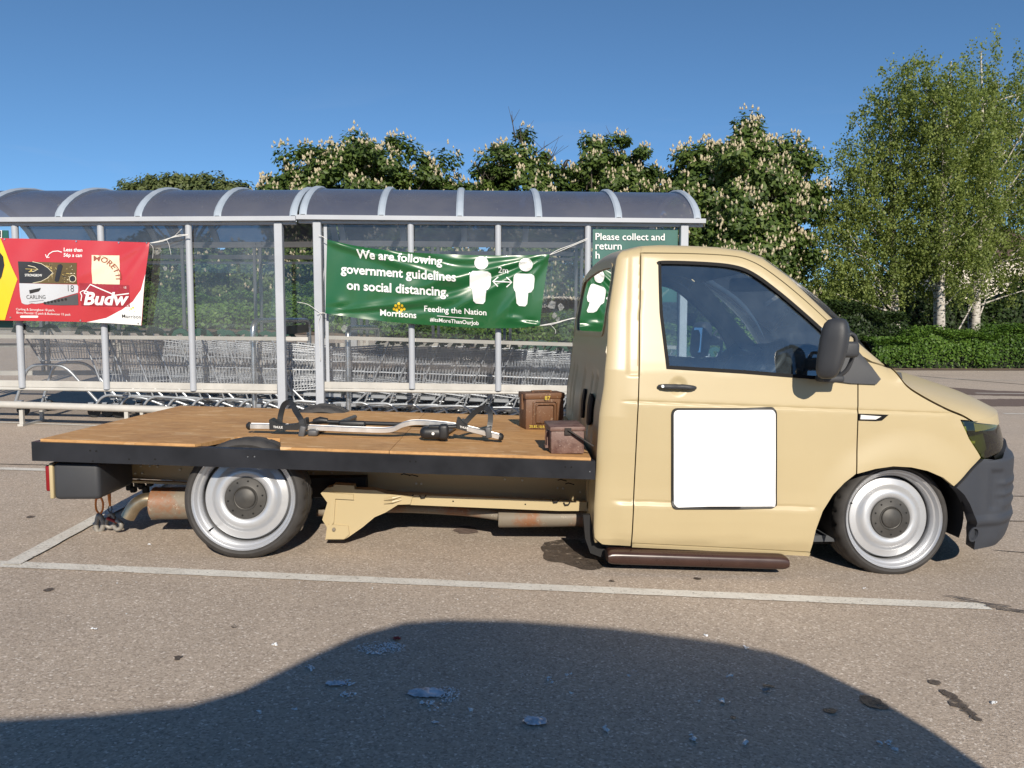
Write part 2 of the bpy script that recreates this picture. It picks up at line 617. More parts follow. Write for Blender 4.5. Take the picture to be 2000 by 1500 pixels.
def make_rust_paint(name, paint, rust, bare, amt=0.5, scale=7.0):
    """worn enamel with rust and scuffed bare spots"""
    m, nt, b = mat(name)
    L = nt.links.new
    tc = nd(nt, 'ShaderNodeTexCoord')
    n1 = nd(nt, 'ShaderNodeTexNoise', Scale=scale, Detail=8.0, Roughness=0.7)
    n2 = nd(nt, 'ShaderNodeTexNoise', Scale=scale * 9, Detail=6.0, Roughness=0.7)
    L(tc.outputs['Object'], n1.inputs['Vector']); L(tc.outputs['Object'], n2.inputs['Vector'])
    r1 = ramp(nt, [(0.62 - amt * 0.25, (0, 0, 0)), (0.72 - amt * 0.2, (1, 1, 1))])
    r2 = ramp(nt, [(0.60, (0, 0, 0)), (0.68, (1, 1, 1))])
    L(n1.outputs['Fac'], r1.inputs['Fac']); L(n2.outputs['Fac'], r2.inputs['Fac'])
    m1 = nd(nt, 'ShaderNodeMixRGB'); m1.inputs['Color1'].default_value = (*paint, 1); m1.inputs['Color2'].default_value = (*rust, 1)
    L(r1.outputs['Color'], m1.inputs['Fac'])
    m2 = nd(nt, 'ShaderNodeMixRGB'); m2.inputs['Color2'].default_value = (*bare, 1)
    L(r2.outputs['Color'], m2.inputs['Fac']); L(m1.outputs['Color'], m2.inputs['Color1'])
    L(m2.outputs['Color'], b.inputs['Base Color'])
    b.inputs['Roughness'].default_value = 0.55
    bp = nd(nt, 'ShaderNodeBump'); bp.inputs['Strength'].default_value = 0.4; bp.inputs['Distance'].default_value = 0.002
    L(n2.outputs['Fac'], bp.inputs['Height']); L(bp.outputs['Normal'], b.inputs['Normal'])
    return m


def worn(m, scale, lo, hi):
    """wear the material through to what lies below, in specks"""
    nt = m.node_tree
    L = nt.links.new
    out = nt.nodes['Material Output']
    src = out.inputs['Surface'].links[0].from_socket
    tc = nd(nt, 'ShaderNodeTexCoord')
    n = nd(nt, 'ShaderNodeTexNoise', Scale=scale, Detail=7.0, Roughness=0.75)
    L(tc.outputs['Object'], n.inputs['Vector'])
    r = ramp(nt, [(lo, (0, 0, 0)), (hi, (1, 1, 1))])
    L(n.outputs['Fac'], r.inputs['Fac'])
    tr = nd(nt, 'ShaderNodeBsdfTransparent')
    mx = nd(nt, 'ShaderNodeMixShader')
    L(r.outputs['Color'], mx.inputs['Fac']); L(tr.outputs['BSDF'], mx.inputs[1]); L(src, mx.inputs[2])
    L(mx.outputs['Shader'], out.inputs['Surface'])
    return m


M_ASPH = make_asphalt()
M_LINE = make_line_paint()
M_BOARD = make_board()
M_PAINT = make_paint()
M_BLACKPAINT = plain('black_frame_paint', (0.012, 0.013, 0.017), 0.38, noise=0.35, nscale=5.0)
M_PLASTIC = plain('grey_black_plastic', (0.035, 0.037, 0.042), 0.55, noise=0.12, nscale=4.0, bump=0.12, bscale=500.0)
M_BUMPER = plain('slate_plastic', (0.036, 0.040, 0.050), 0.6, noise=0.1, nscale=3.0, bump=0.08, bscale=600.0)
M_RUBBER = plain('tyre_rubber', (0.046, 0.043, 0.041), 0.7, noise=0.3, nscale=9.0)
M_SEAL = plain('rubber_seal', (0.006, 0.006, 0.007), 0.6, spec=0.15)
M_DARK = plain('dark_interior', (0.06, 0.065, 0.072), 0.7, noise=0.15)
M_HEAD = plain('headlining', (0.32, 0.33, 0.34), 0.9)
M_PILLARTRIM = plain('pale_pillar_trim', (0.70, 0.70, 0.62), 0.7)  # trim colour lightened to stand in for light on the far pillar
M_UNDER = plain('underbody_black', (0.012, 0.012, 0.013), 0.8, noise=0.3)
M_RIM = plain('silver_wheel_paint', (0.52, 0.53, 0.55), 0.36, 0.5, noise=0.04, nscale=6.0)
M_CAP = plain('dark_cap', (0.06, 0.057, 0.053), 0.5, 0.3, noise=0.15, nscale=20)
M_HOLE = plain('hole_black', (0.003, 0.003, 0.003), 0.9)
M_OLIVE = plain('olive_primer', (0.20, 0.19, 0.13), 0.55, noise=0.2, nscale=6.0)
M_EXH = make_rust_paint('rusty_exhaust', (0.20, 0.17, 0.13), (0.23, 0.10, 0.045), (0.34, 0.30, 0.24), 0.55, 5.0)
M_PIPE = plain('heat_tinted_steel', (0.42, 0.35, 0.25), 0.32, 0.9, noise=0.25, nscale=9.0)
M_STEP = plain('brown_plastic', (0.045, 0.022, 0.017), 0.28, noise=0.2, nscale=6.0)
M_STEEL = plain('bright_steel', (0.62, 0.63, 0.64), 0.28, 0.9, noise=0.1, nscale=12)
M_ALU = plain('brushed_aluminium', (0.70, 0.69, 0.67), 0.33, 0.75, noise=0.06, nscale=20)
M_SHELTER = plain('grey_white_coating', (0.40, 0.42, 0.455), 0.45, noise=0.06, nscale=3.0)
M_SHELTERRAIL = plain('cream_grey_rail', (0.47, 0.455, 0.42), 0.5, noise=0.12, nscale=5.0)
M_WIRE = plain('zinc_wire', (0.66, 0.70, 0.76), 0.38, 0.35, noise=0.2, nscale=7.0)
M_TUBE = plain('trolley_tube', (0.48, 0.51, 0.55), 0.34, 0.5, noise=0.12, nscale=8.0)
M_TGREEN = plain('trolley_green_plastic', (0.010, 0.075, 0.050), 0.42)
M_TBLACK = plain('trolley_black_plastic', (0.012, 0.013, 0.014), 0.4)
M_WHITE = plain('white_print', (0.78, 0.78, 0.76), 0.4)
M_WINDOW = make_glass('side_glass', (0.82, 0.91, 0.94), 1.2, 0.0, dirt_haze=0.07, dirt_haze_col=(0.5, 0.62, 0.70), dscale=5.0, base=0.15)  # bluish haze painted in to lighten the glass like reflected sky
M_REARGLASS = make_glass('rear_glass', (0.10, 0.12, 0.12), 2.2, 0.0, base=0.16)
M_SCREEN = make_glass('windscreen_glass', (0.80, 0.88, 0.86), 1.0, 0.0, dirt_haze=0.16, dscale=5.0, base=0.02)
M_PANE = make_glass('shelter_acrylic', (0.88, 0.89, 0.90), 1.0, 0.04, dirt_haze=0.10, dirt_haze_col=(0.62, 0.63, 0.65), dscale=2.3, base=0.02)

# ================================================================== THE GROUND
def build_ground():
    xs = sorted(set([-400, -200, -120, -80, -60, -45, -35] + [round(-28 + i * 0.7, 3) for i in range(81)] + [35, 45, 60, 80, 120, 200, 400]))
    ys = sorted(set([-60, -30, -15, -8] + [round(-4 + i * 0.5, 3) for i in range(52)] + [round(22 + i, 3) for i in range(24)] + [50, 60, 80, 120, 200, 400, 900]))
    mb = MB()
    mb.grid([[(x, y, gz(x, y)) for x in xs] for y in ys])
    g = mb.build('ground', M_ASPH, None, smooth=True)
    tag(g, 'weathered brown grey asphalt of the sloping car park', None, None, 'structure')
    return g


GROUND = build_ground()


def ground_poly(pts, name, m, dz=0.004, wob=0.0, parent=GROUND, n=14):
    """flat patch on the ground from ground points (ordered outline), cut fine enough to follow the slope"""
    out = []
    for i in range(len(pts)):
        a, b = pts[i], pts[(i + 1) % len(pts)]
        k = max(1, int((b - a).length / 0.06)) if wob else max(1, int((b - a).length / 0.5))
        for j in range(k):
            p = a.lerp(b, j / k)
            if wob:
                p = p + Vector((rng.uniform(-wob, wob), rng.uniform(-wob, wob), 0))
            out.append(p)
    bm = bmesh.new()
    f = bm.faces.new([bm.verts.new((p.x, p.y, 0)) for p in out])
    bmesh.ops.triangulate(bm, faces=[f])
    for v in bm.verts:
        v.co.z = gz(v.co.x, v.co.y) + dz
    mb = MB().bm(bm)
    return mb.build(name, m, parent)


def ground_line(px_a, px_b, w, name='painted_line', m=None, dz=0.004, wob=0.0025, ends=True):
    a, b = G(*px_a), G(*px_b)
    d = (b - a); d.z = 0; d.normalize()
    n = Vector((-d.y, d.x, 0)) * (w / 2)
    return ground_poly([a - n, b - n, b + n, a + n], name, m or M_LINE, dz, wob)


M_STAIN = worn(plain('oil_stain', (0.105, 0.083, 0.066), 0.5, noise=0.3, nscale=30, bump=0.5, bscale=150), 26.0, 0.36, 0.50)
M_LINE = worn(M_LINE, 34.0, 0.33, 0.40)
M_PATCH = plain('dark_asphalt_patch', (0.16, 0.115, 0.095), 0.85, noise=0.25, nscale=40, bump=0.6, bscale=160)
M_CRACK = plain('crack_seal', (0.07, 0.06, 0.055), 0.8)

ground_line((-260, 1092), (1930, 1186), 0.078)                       # long line in front of the truck
ground_line((22, 1105), (420, 889), 0.075, dz=0.008)                 # bay line running away under the bed
ground_line((-60, 914), (105, 919), 0.085)                           # next bay, behind the tail
ground_line((-40, 824), (250, 834), 0.07)                            # line along the shelter
ground_line((1770, 766), (2090, 770), 0.10, wob=0)                    # lines of the road beyond
ground_line((1960, 808), (2080, 810), 0.10, wob=0)
ground_line((1780, 737), (2120, 748), 0.08, wob=0)
ground_poly([G(1560, 742), G(1700, 745), G(1940, 763), G(2100, 768), G(2100, 776), G(1900, 772), G(1700, 760), G(1560, 752)], 'asphalt_patch', M_PATCH, 0.003, 0.05)
ground_poly([G(1700, 780), G(2120, 778), G(2120, 792), G(1700, 795)], 'asphalt_patch', M_PATCH, 0.003, 0.05)
for (a, b, w) in (((1790, 734), (2060, 756), 0.10), ((1960, 969), (2060, 971), 0.022), ((1950, 1018), (2050, 1019), 0.016), ((-40, 906), (100, 909), 0.02),
                  ((1940, 1075), (2060, 1085), 0.006)):
    ground_line(a, b, w, 'crack', M_CRACK, 0.003, 0.004)


def blob(px, py, rx, ry, name, m, dz=0.0035, n=22, rough=0.3):
    c = G(px, py)
    ex, ey = (G(px + rx, py) - c).length, (G(px, py + ry) - c).length
    ph = [rng.uniform(0, 6.28) for _ in range(4)]
    pts = []
    for i in range(n):
        a = 2 * math.pi * i / n
        k = 1 + rough * (0.5 * math.sin(2 * a + ph[0]) + 0.3 * math.sin(3 * a + ph[1]) + 0.25 * math.sin(5 * a + ph[2]) + rng.uniform(-0.15, 0.15))
        pts.append(c + Vector((ex * k * math.cos(a), ey * k * math.sin(a), 0)))
    return ground_poly(pts, name, m, dz, 0.004)


blob(1118, 1082, 62, 27, 'oil_stain', M_STAIN, n=30)
blob(1165, 1100, 45, 12, 'oil_stain', M_STAIN, 0.0042)
blob(910, 1036, 26, 7, 'oil_stain', M_PATCH)
for (x, y, rx, ry) in ((1705, 1373, 24, 11), (1623, 1390, 11, 5), (1825, 1334, 12, 5), (1852, 1358, 14, 7), (1872, 1376, 16, 9), (1890, 1391, 13, 6), (1907, 1405, 9, 4),
                       (348, 1286, 9, 4), (458, 1225, 7, 3), (95, 1153, 9, 4), (1195, 1136, 5, 2), (1363, 1131, 6, 2), (1500, 1342, 9, 4), (1433, 1403, 5, 3), (60, 1010, 8, 2)):
    blob(x, y, rx, ry, 'oil_stain', M_STAIN, n=14)
for (x, y) in ((1880, 1172), (1905, 1180), (1935, 1184), (1960, 1192), (1985, 1198)):
    ground_line((x - 34, y - 6), (x + 40, y + 5), 0.010, 'tyre_scuff', M_CRACK, 0.0095, 0.004)

# ================================================================== THE TRUCK
YC = 4.35                               # centre plane of the truck
TR = thing('flatbed_truck', 'lowered cream flatbed pickup truck with bare board bed and silver wheels', 'truck', (0.4, YC, gz(0.4, YC)))

# ---- the plan curve of the body side: rear corner, straight flank, rounded nose to the centre plane
_plan_ctrl = [(0.63, 3.66), (0.565, 3.53), (0.536, 3.468), (0.545, 3.425), (0.59, 3.405), (0.68, 3.400), (0.9, 3.400), (1.3, 3.400), (1.7, 3.400), (2.0, 3.405),
              (2.19, 3.414), (2.355, 3.450), (2.50, 3.540), (2.605, 3.68), (2.68, 3.87), (2.725, 4.10), (2.74, 4.35)]
_pl = catmull([(a, b, 0) for a, b in _plan_ctrl], 24)
_px = np.array([p.x for p in _pl]); _py = np.array([p.y for p in _pl])
_sl = np.concatenate([[0], np.cumsum(np.hypot(np.diff(_px), np.diff(_py)))])
_sl = _sl - np.interp(1.3, _px[: len(_px) // 2 + 120][: np.argmax(_px)], _sl[: np.argmax(_px)]) + 1.3 if False else _sl
_k13 = int(np.argmin(np.abs(_px - 1.3) + np.abs(_py - 3.4)))
_sl = _sl - _sl[_k13] + 1.3
S_MIN, S_MAX = float(_sl[0]), float(_sl[-1])
_nx = np.gradient(_py, _sl); _ny = -np.gradient(_px, _sl)
_nl = np.hypot(_nx, _ny); _nx /= _nl; _ny /= _nl
S_REAR = float(_sl[66])                 # where the flank meets the welded back panel

_tz = np.array([-0.1, 0.0, 0.06, 0.10, 0.13, 0.20, 0.250, 0.262, 0.270, 0.279, 0.290, 0.34, 0.5, 0.66, 0.715, 0.725, 0.733, 0.741, 0.752, 0.80, 0.87, 0.92, 1.00, 1.12, 1.25, 1.38, 1.52])
_ti = np.array([0.06, 0.045, 0.03, 0.014, 0.008, 0.002, 0.000, 0.001, 0.005, 0.0095, 0.0065, 0.007, 0.003, 0.002, 0.002, 0.003, 0.0085, 0.0055, 0.0065, 0.013, 0.022, 0.032, 0.052, 0.086, 0.122, 0.158, 0.195])
_rz = np.array([-0.2, 0.15, 0.7, 1.15, 1.42, 1.6]); _rx = np.array([-0.045, -0.030, 0.0, 0.035, 0.085, 0.12])
_wf, _wr = P(1742, 1012, 3.485), P(478, 973, 3.485)
WHEEL_F = Vector((_wf.x, 3.5, _wf.z))
WHEEL_R = Vector((_wr.x, 3.5, _wr.z))
TOPLINE = None
HANDLE = (9.0, 9.0)
DOORLINE = None


def topdist(s, z):
    best = 9.0
    for i in range(len(TOPLINE) - 1):
        ax, az = TOPLINE[i]; bx, bz = TOPLINE[i + 1]
        dx, dz = bx - ax, bz - az
        t = max(0, min(1, ((s - ax) * dx + (z - az) * dz) / (dx * dx + dz * dz)))
        d = math.hypot(s - ax - dx * t, z - az - dz * t)
        if d < best:
            best = d
    return best


def inset(s, z):
    zb = z + 0.043 * (s - 1.2)
    i = float(np.interp(zb, _tz, _ti))
    plain_i = float(np.interp(zb, [-0.1, 0.1, 0.25, 0.34, 0.5, 0.66, 0.87, 1.52], [0.06, 0.014, 0.007, 0.007, 0.003, 0.003, 0.022, 0.195]))
    w = sstep(0.62, 0.70, s) * (1 - sstep(2.14, 2.22, s)) if zb > 0.5 else sstep(0.60, 0.68, s) * (1 - sstep(1.50, 1.56, s))
    i = i * w + plain_i * (1 - w)
    tum = float(np.interp(zb, [0.80, 0.87, 0.92, 1.00, 1.12, 1.25, 1.38, 1.52], [0.0, 0.007, 0.017, 0.037, 0.071, 0.107, 0.143, 0.18]))
    i -= tum
    r = math.hypot(s - WHEEL_F.x, z - WHEEL_F.z)
    i -= 0.020 * (1 - sstep(0.29, 0.44, r)) * sstep(0.1, 0.25, z + 0.1)
    # pressed step round the door frame behind the door
    if DOORLINE is not None and z > 0.8:
        sd = float(np.interp(z, DOORLINE[0], DOORLINE[1]))
        i += 0.006 * sstep(sd - 0.068, sd - 0.036, s) * (1 - sstep(sd - 0.002, sd + 0.002, s)) * sstep(0.862, 0.878, z)
    # scooped dish behind the door handle
    rh = math.hypot(s - HANDLE[0], z - HANDLE[1])
    i += 0.010 * (1 - sstep(0.012, 0.050, rh))
    if TOPLINE is not None:
        R = 0.045 + 0.040 * sstep(0.58, 0.85, s)
        d = topdist(s, z)
        if d < R:
            q = 1 - d / R
            i += R * (1 - math.sqrt(max(0.0, 1 - q * q))) * 1.0
    return i, tum


def side(s, z):
    x = float(np.interp(s, _sl, _px)); y = float(np.interp(s, _sl, _py))
    nx = float(np.interp(s, _sl, _nx)); ny = float(np.interp(s, _sl, _ny))
    k, tum = inset(s, z)
    x -= nx * k; y -= ny * k
    y += tum
    x += float(np.interp(z, _rz, _rx)) * (1 - sstep(0.62, 1.15, s))
    x -= 0.30 * max(0.0, z - 0.50) * sstep(2.0, 2.6, s)
    x -= 0.30 * max(0.0, 0.14 - z) * sstep(2.32, 2.6, s)
    return Vector((x, y, z))


def side_n(s, z):
    e = 0.002
    a = side(s + e, z) - side(s - e, z)
    b = side(s, z + e) - side(s, z - e)
    n = a.cross(b)
    return n.normalized()


def trace(px, py):
    """surface coordinates (s, z) of the body point seen at a pixel"""
    s, z = None, None
    p = P(px, py, 3.45)
    s, z = min(max(p.x, S_MIN), 2.6), p.z
    for _ in range(14):
        q = side(s, z)
        u, v = proj(q)
        e = 0.004
        u1, v1 = proj(side(s + e, z))
        du = (u1 - u) / e
        if abs(du) < 40:
            du = 40 if du >= 0 else -40
        z -= (py - v) / FPX * q.y * 0.9
        s += max(-0.06, min(0.06, (px - u) / du * 0.8))
        s = min(max(s, S_MIN), S_MAX)
    return (s, z)


def trace_line(pts, n=6, smooth=True):
    t = [trace(*p) for p in pts]
    if smooth and len(t) > 2:
        return [(v.x, v.y) for v in catmull([(a, b, 0) for a, b in t], n)]
    return t


HANDLE = trace(1325, 755)
_top_px = [(1196, 486), (1215, 480), (1260, 477), (1330, 478), (1400, 481), (1450, 488), (1490, 503), (1540, 538), (1600, 593), (1660, 649), (1700, 684), (1737, 716)]
_top3 = [P(x, y, 3.62 - 0.14 * sstep(1450, 1740, x)) for x, y in _top_px]
_top3 = [Vector((S_MIN, 0, _top3[0].z - 0.02)), Vector((S_REAR + 0.06, 0, _top3[0].z - 0.006))] + _top3[1:]
TOPLINE = [(p.x, p.z) for p in _top3]


def shrink(poly, d):
    n = len(poly)
    area = sum(poly[i][0] * poly[(i + 1) % n][1] - poly[(i + 1) % n][0] * poly[i][1] for i in range(n))
    sg = 1 if area > 0 else -1
    out = []
    for i in range(n):
        p0, p1, p2 = Vector(poly[i - 1]), Vector(poly[i]), Vector(poly[(i + 1) % n])
        e1, e2 = (p1 - p0), (p2 - p1)
        if e1.length < 1e-6 or e2.length < 1e-6:
            out.append(tuple(p1)); continue
        e1.normalize(); e2.normalize()
        n1, n2 = Vector((-e1.y, e1.x)) * sg, Vector((-e2.y, e2.x)) * sg
        b = n1 + n2
        b = b / max(0.35, b.length_squared / 2) if b.length > 1e-4 else n1
        out.append((p1.x + b.x * d, p1.y + b.y * d))
    return out


def dens(poly, step):
    out = []
    for i in range(len(poly)):
        a, b = Vector(poly[i]), Vector(poly[(i + 1) % len(poly)])
        k = max(1, int((b - a).length / step))
        out += [tuple(a.lerp(b, j / k)) for j in range(k)]
    res = [out[0]]
    for p in out[1:]:
        if math.hypot(p[0] - res[-1][0], p[1] - res[-1][1]) > 1e-4:
            res.append(p)
    return res


def inside(p, poly):
    c = False
    n = len(poly)
    for i in range(n):
        a, b = poly[i], poly[i - 1]
        if (a[1] > p[1]) != (b[1] > p[1]) and p[0] < (b[0] - a[0]) * (p[1] - a[1]) / (b[1] - a[1]) + a[0]:
            c = not c
    return c


def edist(p, poly):
    d = 9.0
    for i in range(len(poly)):
        a, b = poly[i - 1], poly[i]
        dx, dz = b[0] - a[0], b[1] - a[1]
        L = dx * dx + dz * dz
        t = max(0, min(1, ((p[0] - a[0]) * dx + (p[1] - a[1]) * dz) / L)) if L > 0 else 0
        d = min(d, math.hypot(p[0] - a[0] - dx * t, p[1] - a[1] - dz * t))
    return d


def panel(name, outline, holes=(), m=None, parent=None, out=0.0, gap=0.003, flange=0.02, step=0.03, fine=None, mirror=True, surf=side, surf_n=side_n):
    """a body panel: an outline on the body surface, filled, with edges folded inwards; built on both flanks"""
    poly = dens(shrink(outline, gap), 0.018)
    hol = [dens(h, 0.018) for h in holes]
    pts = list(poly)
    edges = [(i, (i + 1) % len(poly)) for i in range(len(poly))]
    for h in hol:
        o = len(pts)
        pts += h
        edges += [(o + i, o + (i + 1) % len(h)) for i in range(len(h))]
    nb = len(pts)
    s0, s1 = min(p[0] for p in poly), max(p[0] for p in poly)
    z0, z1 = min(p[1] for p in poly), max(p[1] for p in poly)

    def fill(st, test):
        a = s0 + st / 2
        while a < s1:
            b = z0 + st / 2
            while b < z1:
                q = (a, b)
                if test(q) and inside(q, poly) and not any(inside(q, h) for h in hol):
                    if edist(q, poly) > st * 0.4 and all(edist(q, h) > st * 0.4 for h in hol):
                        pts.append(q)
                b += st
            a += st
    if fine is None:
        fill(step, lambda q: True)
    else:
        fill(step, lambda q: not fine(q))
        fill(step / 4, fine)
    vv, ee, ff, _, _, _ = delaunay_2d_cdt([Vector(p) for p in pts], edges, [], 2, 1e-6)
    verts = [(v.x, v.y) for v in vv]
    faces = [tuple(f) for f in ff]
    # drop faces in holes (safety) and slivers outside
    keep = []
    for f in faces:
        c = (sum(verts[i][0] for i in f) / 3, sum(verts[i][1] for i in f) / 3)
        if inside(c, poly) and not any(inside(c, h) for h in hol):
            keep.append(f)
    n0 = len(verts)
    pos = [surf(*p) for p in verts]
    nor = [surf_n(*p) for p in verts]
    pos = [p + n * out for p, n in zip(pos, nor)]
    # flange
    ec = {}
    for f in keep:
        for i in range(len(f)):
            a, b = f[i], f[(i + 1) % len(f)]
            ec.setdefault((min(a, b), max(a, b)), []).append((a, b))
    bd = [e[0] for e in ec.values() if len(e) == 1]
    idx = {}
    P2, F2 = list(pos), [tuple(f) for f in keep]
    for a, b in bd:
        for q in (a, b):
            if q not in idx:
                idx[q] = (len(P2), len(P2) + 1)
                P2.append(pos[q].copy()); P2.append(pos[q] - nor[q] * flange)
        F2.append((idx[b][0], idx[a][0], idx[a][1], idx[b][1]))
    res = []
    for side_i in ((0, 1) if mirror else (0,)):
        me = bpy.data.meshes.new(name)
        if side_i:
            me.from_pydata([(p.x, 2 * YC - p.y, p.z) for p in P2], [], [tuple(reversed(f)) for f in F2])
        else:
            me.from_pydata([tuple(p) for p in P2], [], F2)
        me.materials.append(m or M_PAINT)
        me.polygons.foreach_set('use_smooth', [True] * len(me.polygons))
        me.update()
        vn = [None] * len(P2)
        for i in range(n0):
            vn[i] = nor[i] if not side_i else Vector((nor[i].x, -nor[i].y, nor[i].z))
        me2n = [v.normal.copy() for v in me.vertices]
        for i in range(n0, len(P2)):
            vn[i] = me2n[i]
        me.normals_split_custom_set_from_vertices([tuple(v) for v in vn])
        o = bpy.data.objects.new(name, me)
        link(o)
        put(o, parent[side_i] if isinstance(parent, (tuple, list)) else (parent or TR))
        res.append(o)
    return res


# ---- outlines traced on the flank
TL = TOPLINE
door_top = trace_line([(1249, 494), (1340, 495), (1420, 499), (1460, 508), (1500, 530), (1560, 577), (1610, 622), (1650, 661), (1676, 692)], 5)
door_front = [trace(1675, 720), trace(1675, 800), trace(1674, 870), trace(1673, 926)]
ARCH_C = (WHEEL_F.x - 0.004, WHEEL_F.z + 0.008)
arch = []
for px, py in [(1673, 927), (1650, 944), (1628, 967), (1608, 999), (1594, 1037), (1586, 1079)]:
    arch.append(trace(px, py))
arch_front = [trace(*p) for p in [(1863, 951), (1842, 934), (1812, 921), (1780, 914), (1745, 912), (1710, 917), (1673, 927)]]
door_bot = [trace(1583, 1079), trace(1400, 1069), trace(1233, 1061)]
door_rear = [trace(1237, 980), trace(1241, 900), trace(1246, 800), trace(1248, 740), trace(1249, 600)]
_dl = sorted((z, s_) for s_, z in door_rear + [door_top[0]])
DOORLINE = ([a for a, b in _dl], [b for a, b in _dl])
DOOR = door_top + door_front + arch[1:-1] + door_bot + door_rear
WIN = trace_line([(1285, 517), (1290, 511), (1370, 513), (1430, 519), (1470, 534), (1520, 570), (1570, 612), (1606, 644)], 5) + trace_line([(1640, 690), (1660, 735), (1600, 740), (1450, 728), (1303, 719)], 1, False)
z_sill = lambda s: float(np.interp(s, [S_MIN, trace(1233, 1061)[0], trace(1583, 1079)[0]], [trace(1233, 1061)[1] + 0.012, trace(1233, 1061)[1], trace(1583, 1079)[1]]))
SIDE_REAR = [(S_REAR, TL[1][1] - 0.006), (S_REAR + 0.03, TL[1][1] - 0.003)] + [tuple(t) for t in TL[1:]] + [trace(1703, 707)] + [door_top[-1]] + list(reversed(door_top))[1:] + list(reversed(door_rear)) + \
    [trace(1233, 1061), (trace(1233, 1061)[0], z_sill(0.7) - 0.018), (S_REAR + 0.06, z_sill(0.6) - 0.010), (S_REAR + 0.012, z_sill(0.6) + 0.02), (S_REAR, z_sill(0.6) + 0.07)]
def crease(q):
    zb = q[1] + 0.043 * (q[0] - 1.2)
    return abs(zb - 0.735) < 0.024 or abs(zb - 0.268) < 0.028
fine_top = lambda q: topdist(*q) < 0.10 or q[0] < 0.78 or crease(q)
sides = panel('cab_side', SIDE_REAR, (), M_PAINT, TR, step=0.03, fine=fine_top, gap=0.0025)
doors = panel('door', DOOR, (WIN,), M_PAINT, TR, step=0.022, fine=lambda q: math.hypot(q[0] - HANDLE[0], q[1] - HANDLE[1]) < 0.065 or crease(q))
s_a, s_b = trace(1233, 1061)[0], trace(1583, 1079)[0]
SILL = [(s_a + 0.003, z_sill(s_a) - 0.002), (s_b, z_sill(s_b) - 0.002), (s_b - 0.005, z_sill(s_b) - 0.018), (s_a + 0.003, z_sill(s_a) - 0.018)]
panel('sill', SILL, (), M_PAINT, TR, step=0.03, out=0.006, gap=0.001, flange=0.08)
bon_gap = trace_line([(1739, 719), (1768, 751), (1800, 774), (1845, 798), (1880, 813), (1902, 826)], 5)
HL_back = [trace(1876, 821), trace(1893, 856), trace(1916, 894)]
WING = [trace(1675, 720), trace(1676, 700), trace(1703, 708)] + bon_gap[:-2] + [trace(1894, 822), trace(1877, 821)] + HL_back[1:] + [trace(1884, 930), trace(1863, 951)] + arch_front[1:-1] + [trace(1673, 927), trace(1674, 870), trace(1675, 800)]
panel('front_wing', WING, (), M_PAINT, TR, step=0.022, fine=crease)
z_hl_t, z_hl_b = HL_back[0][1], HL_back[-1][1]
s_hl = 2.62
HEADL = [HL_back[0], trace(1910, 823), (2.32, z_hl_t - 0.012), (s_hl, z_hl_t - 0.045), (s_hl + 0.02, z_hl_b + 0.055), (2.45, z_hl_b + 0.0), (2.34, z_hl_b - 0.012), (trace(1930, 898)[0], z_hl_b - 0.008), HL_back[2], HL_back[1]]
M_LENS = make_glass('smoked_lens', (0.50, 0.54, 0.24), 1.0, 0.02, base=0.03)
lamps = panel('headlight', HEADL, (), M_LENS, TR, step=0.02, out=0.003, gap=0.003, flange=0.06)
BUMP = [HL_back[2], (trace(1930, 898)[0], z_hl_b - 0.009), (2.34, z_hl_b - 0.014), (2.45, z_hl_b - 0.004), (s_hl + 0.03, z_hl_b + 0.05), (S_MAX, z_hl_b + 0.05), (S_MAX, 0.05), (2.7, 0.05), (2.45, 0.052), (2.40, 0.050),
        (2.318, 0.046), (2.314, 0.10), (2.304, 0.16), (2.286, 0.22), (2.258, 0.272), (2.226, 0.316), trace(1863, 951), trace(1884, 930)]


def bump_surf(s, z):
    p = side(s, z)
    k = 0.012
    f = sstep(2.30, 2.46, s)
    zz = z - 0.02
    k += f * 0.030 * (sstep(0.50, 0.46, z) * sstep(0.0, 0.1, z))
    for zc in (0.335, 0.285, 0.235):
        k += 0.008 * sstep(2.40, 2.47, s) * math.exp(-((zz - zc) / 0.014) ** 2)
    k += 0.010 * sstep(2.19, 2.22, s) * math.exp(-((zz - 0.165) / 0.020) ** 4)
    k -= 0.010 * sstep(2.37, 2.40, s) * (1 - sstep(2.44, 2.48, s)) * sstep(0.41, 0.39, zz) * sstep(0.20, 0.23, zz)
    n = side_n(s, z)
    return p + n * k


def bump_n(s, z):
    e = 0.003
    return (bump_surf(s + e, z) - bump_surf(s - e, z)).cross(bump_surf(s, z + e) - bump_surf(s, z - e)).normalized()


panel('front_bumper', BUMP, (), M_BUMPER, TR, step=0.018, gap=0.003, flange=0.05, surf=bump_surf, surf_n=bump_n)
GRILLE = [(s_hl + 0.008, z_hl_t - 0.04), (S_MAX, z_hl_t - 0.045), (S_MAX, z_hl_b + 0.055), (s_hl + 0.028, z_hl_b + 0.058)]
panel('grille', GRILLE, (), M_PLASTIC, TR, step=0.03)

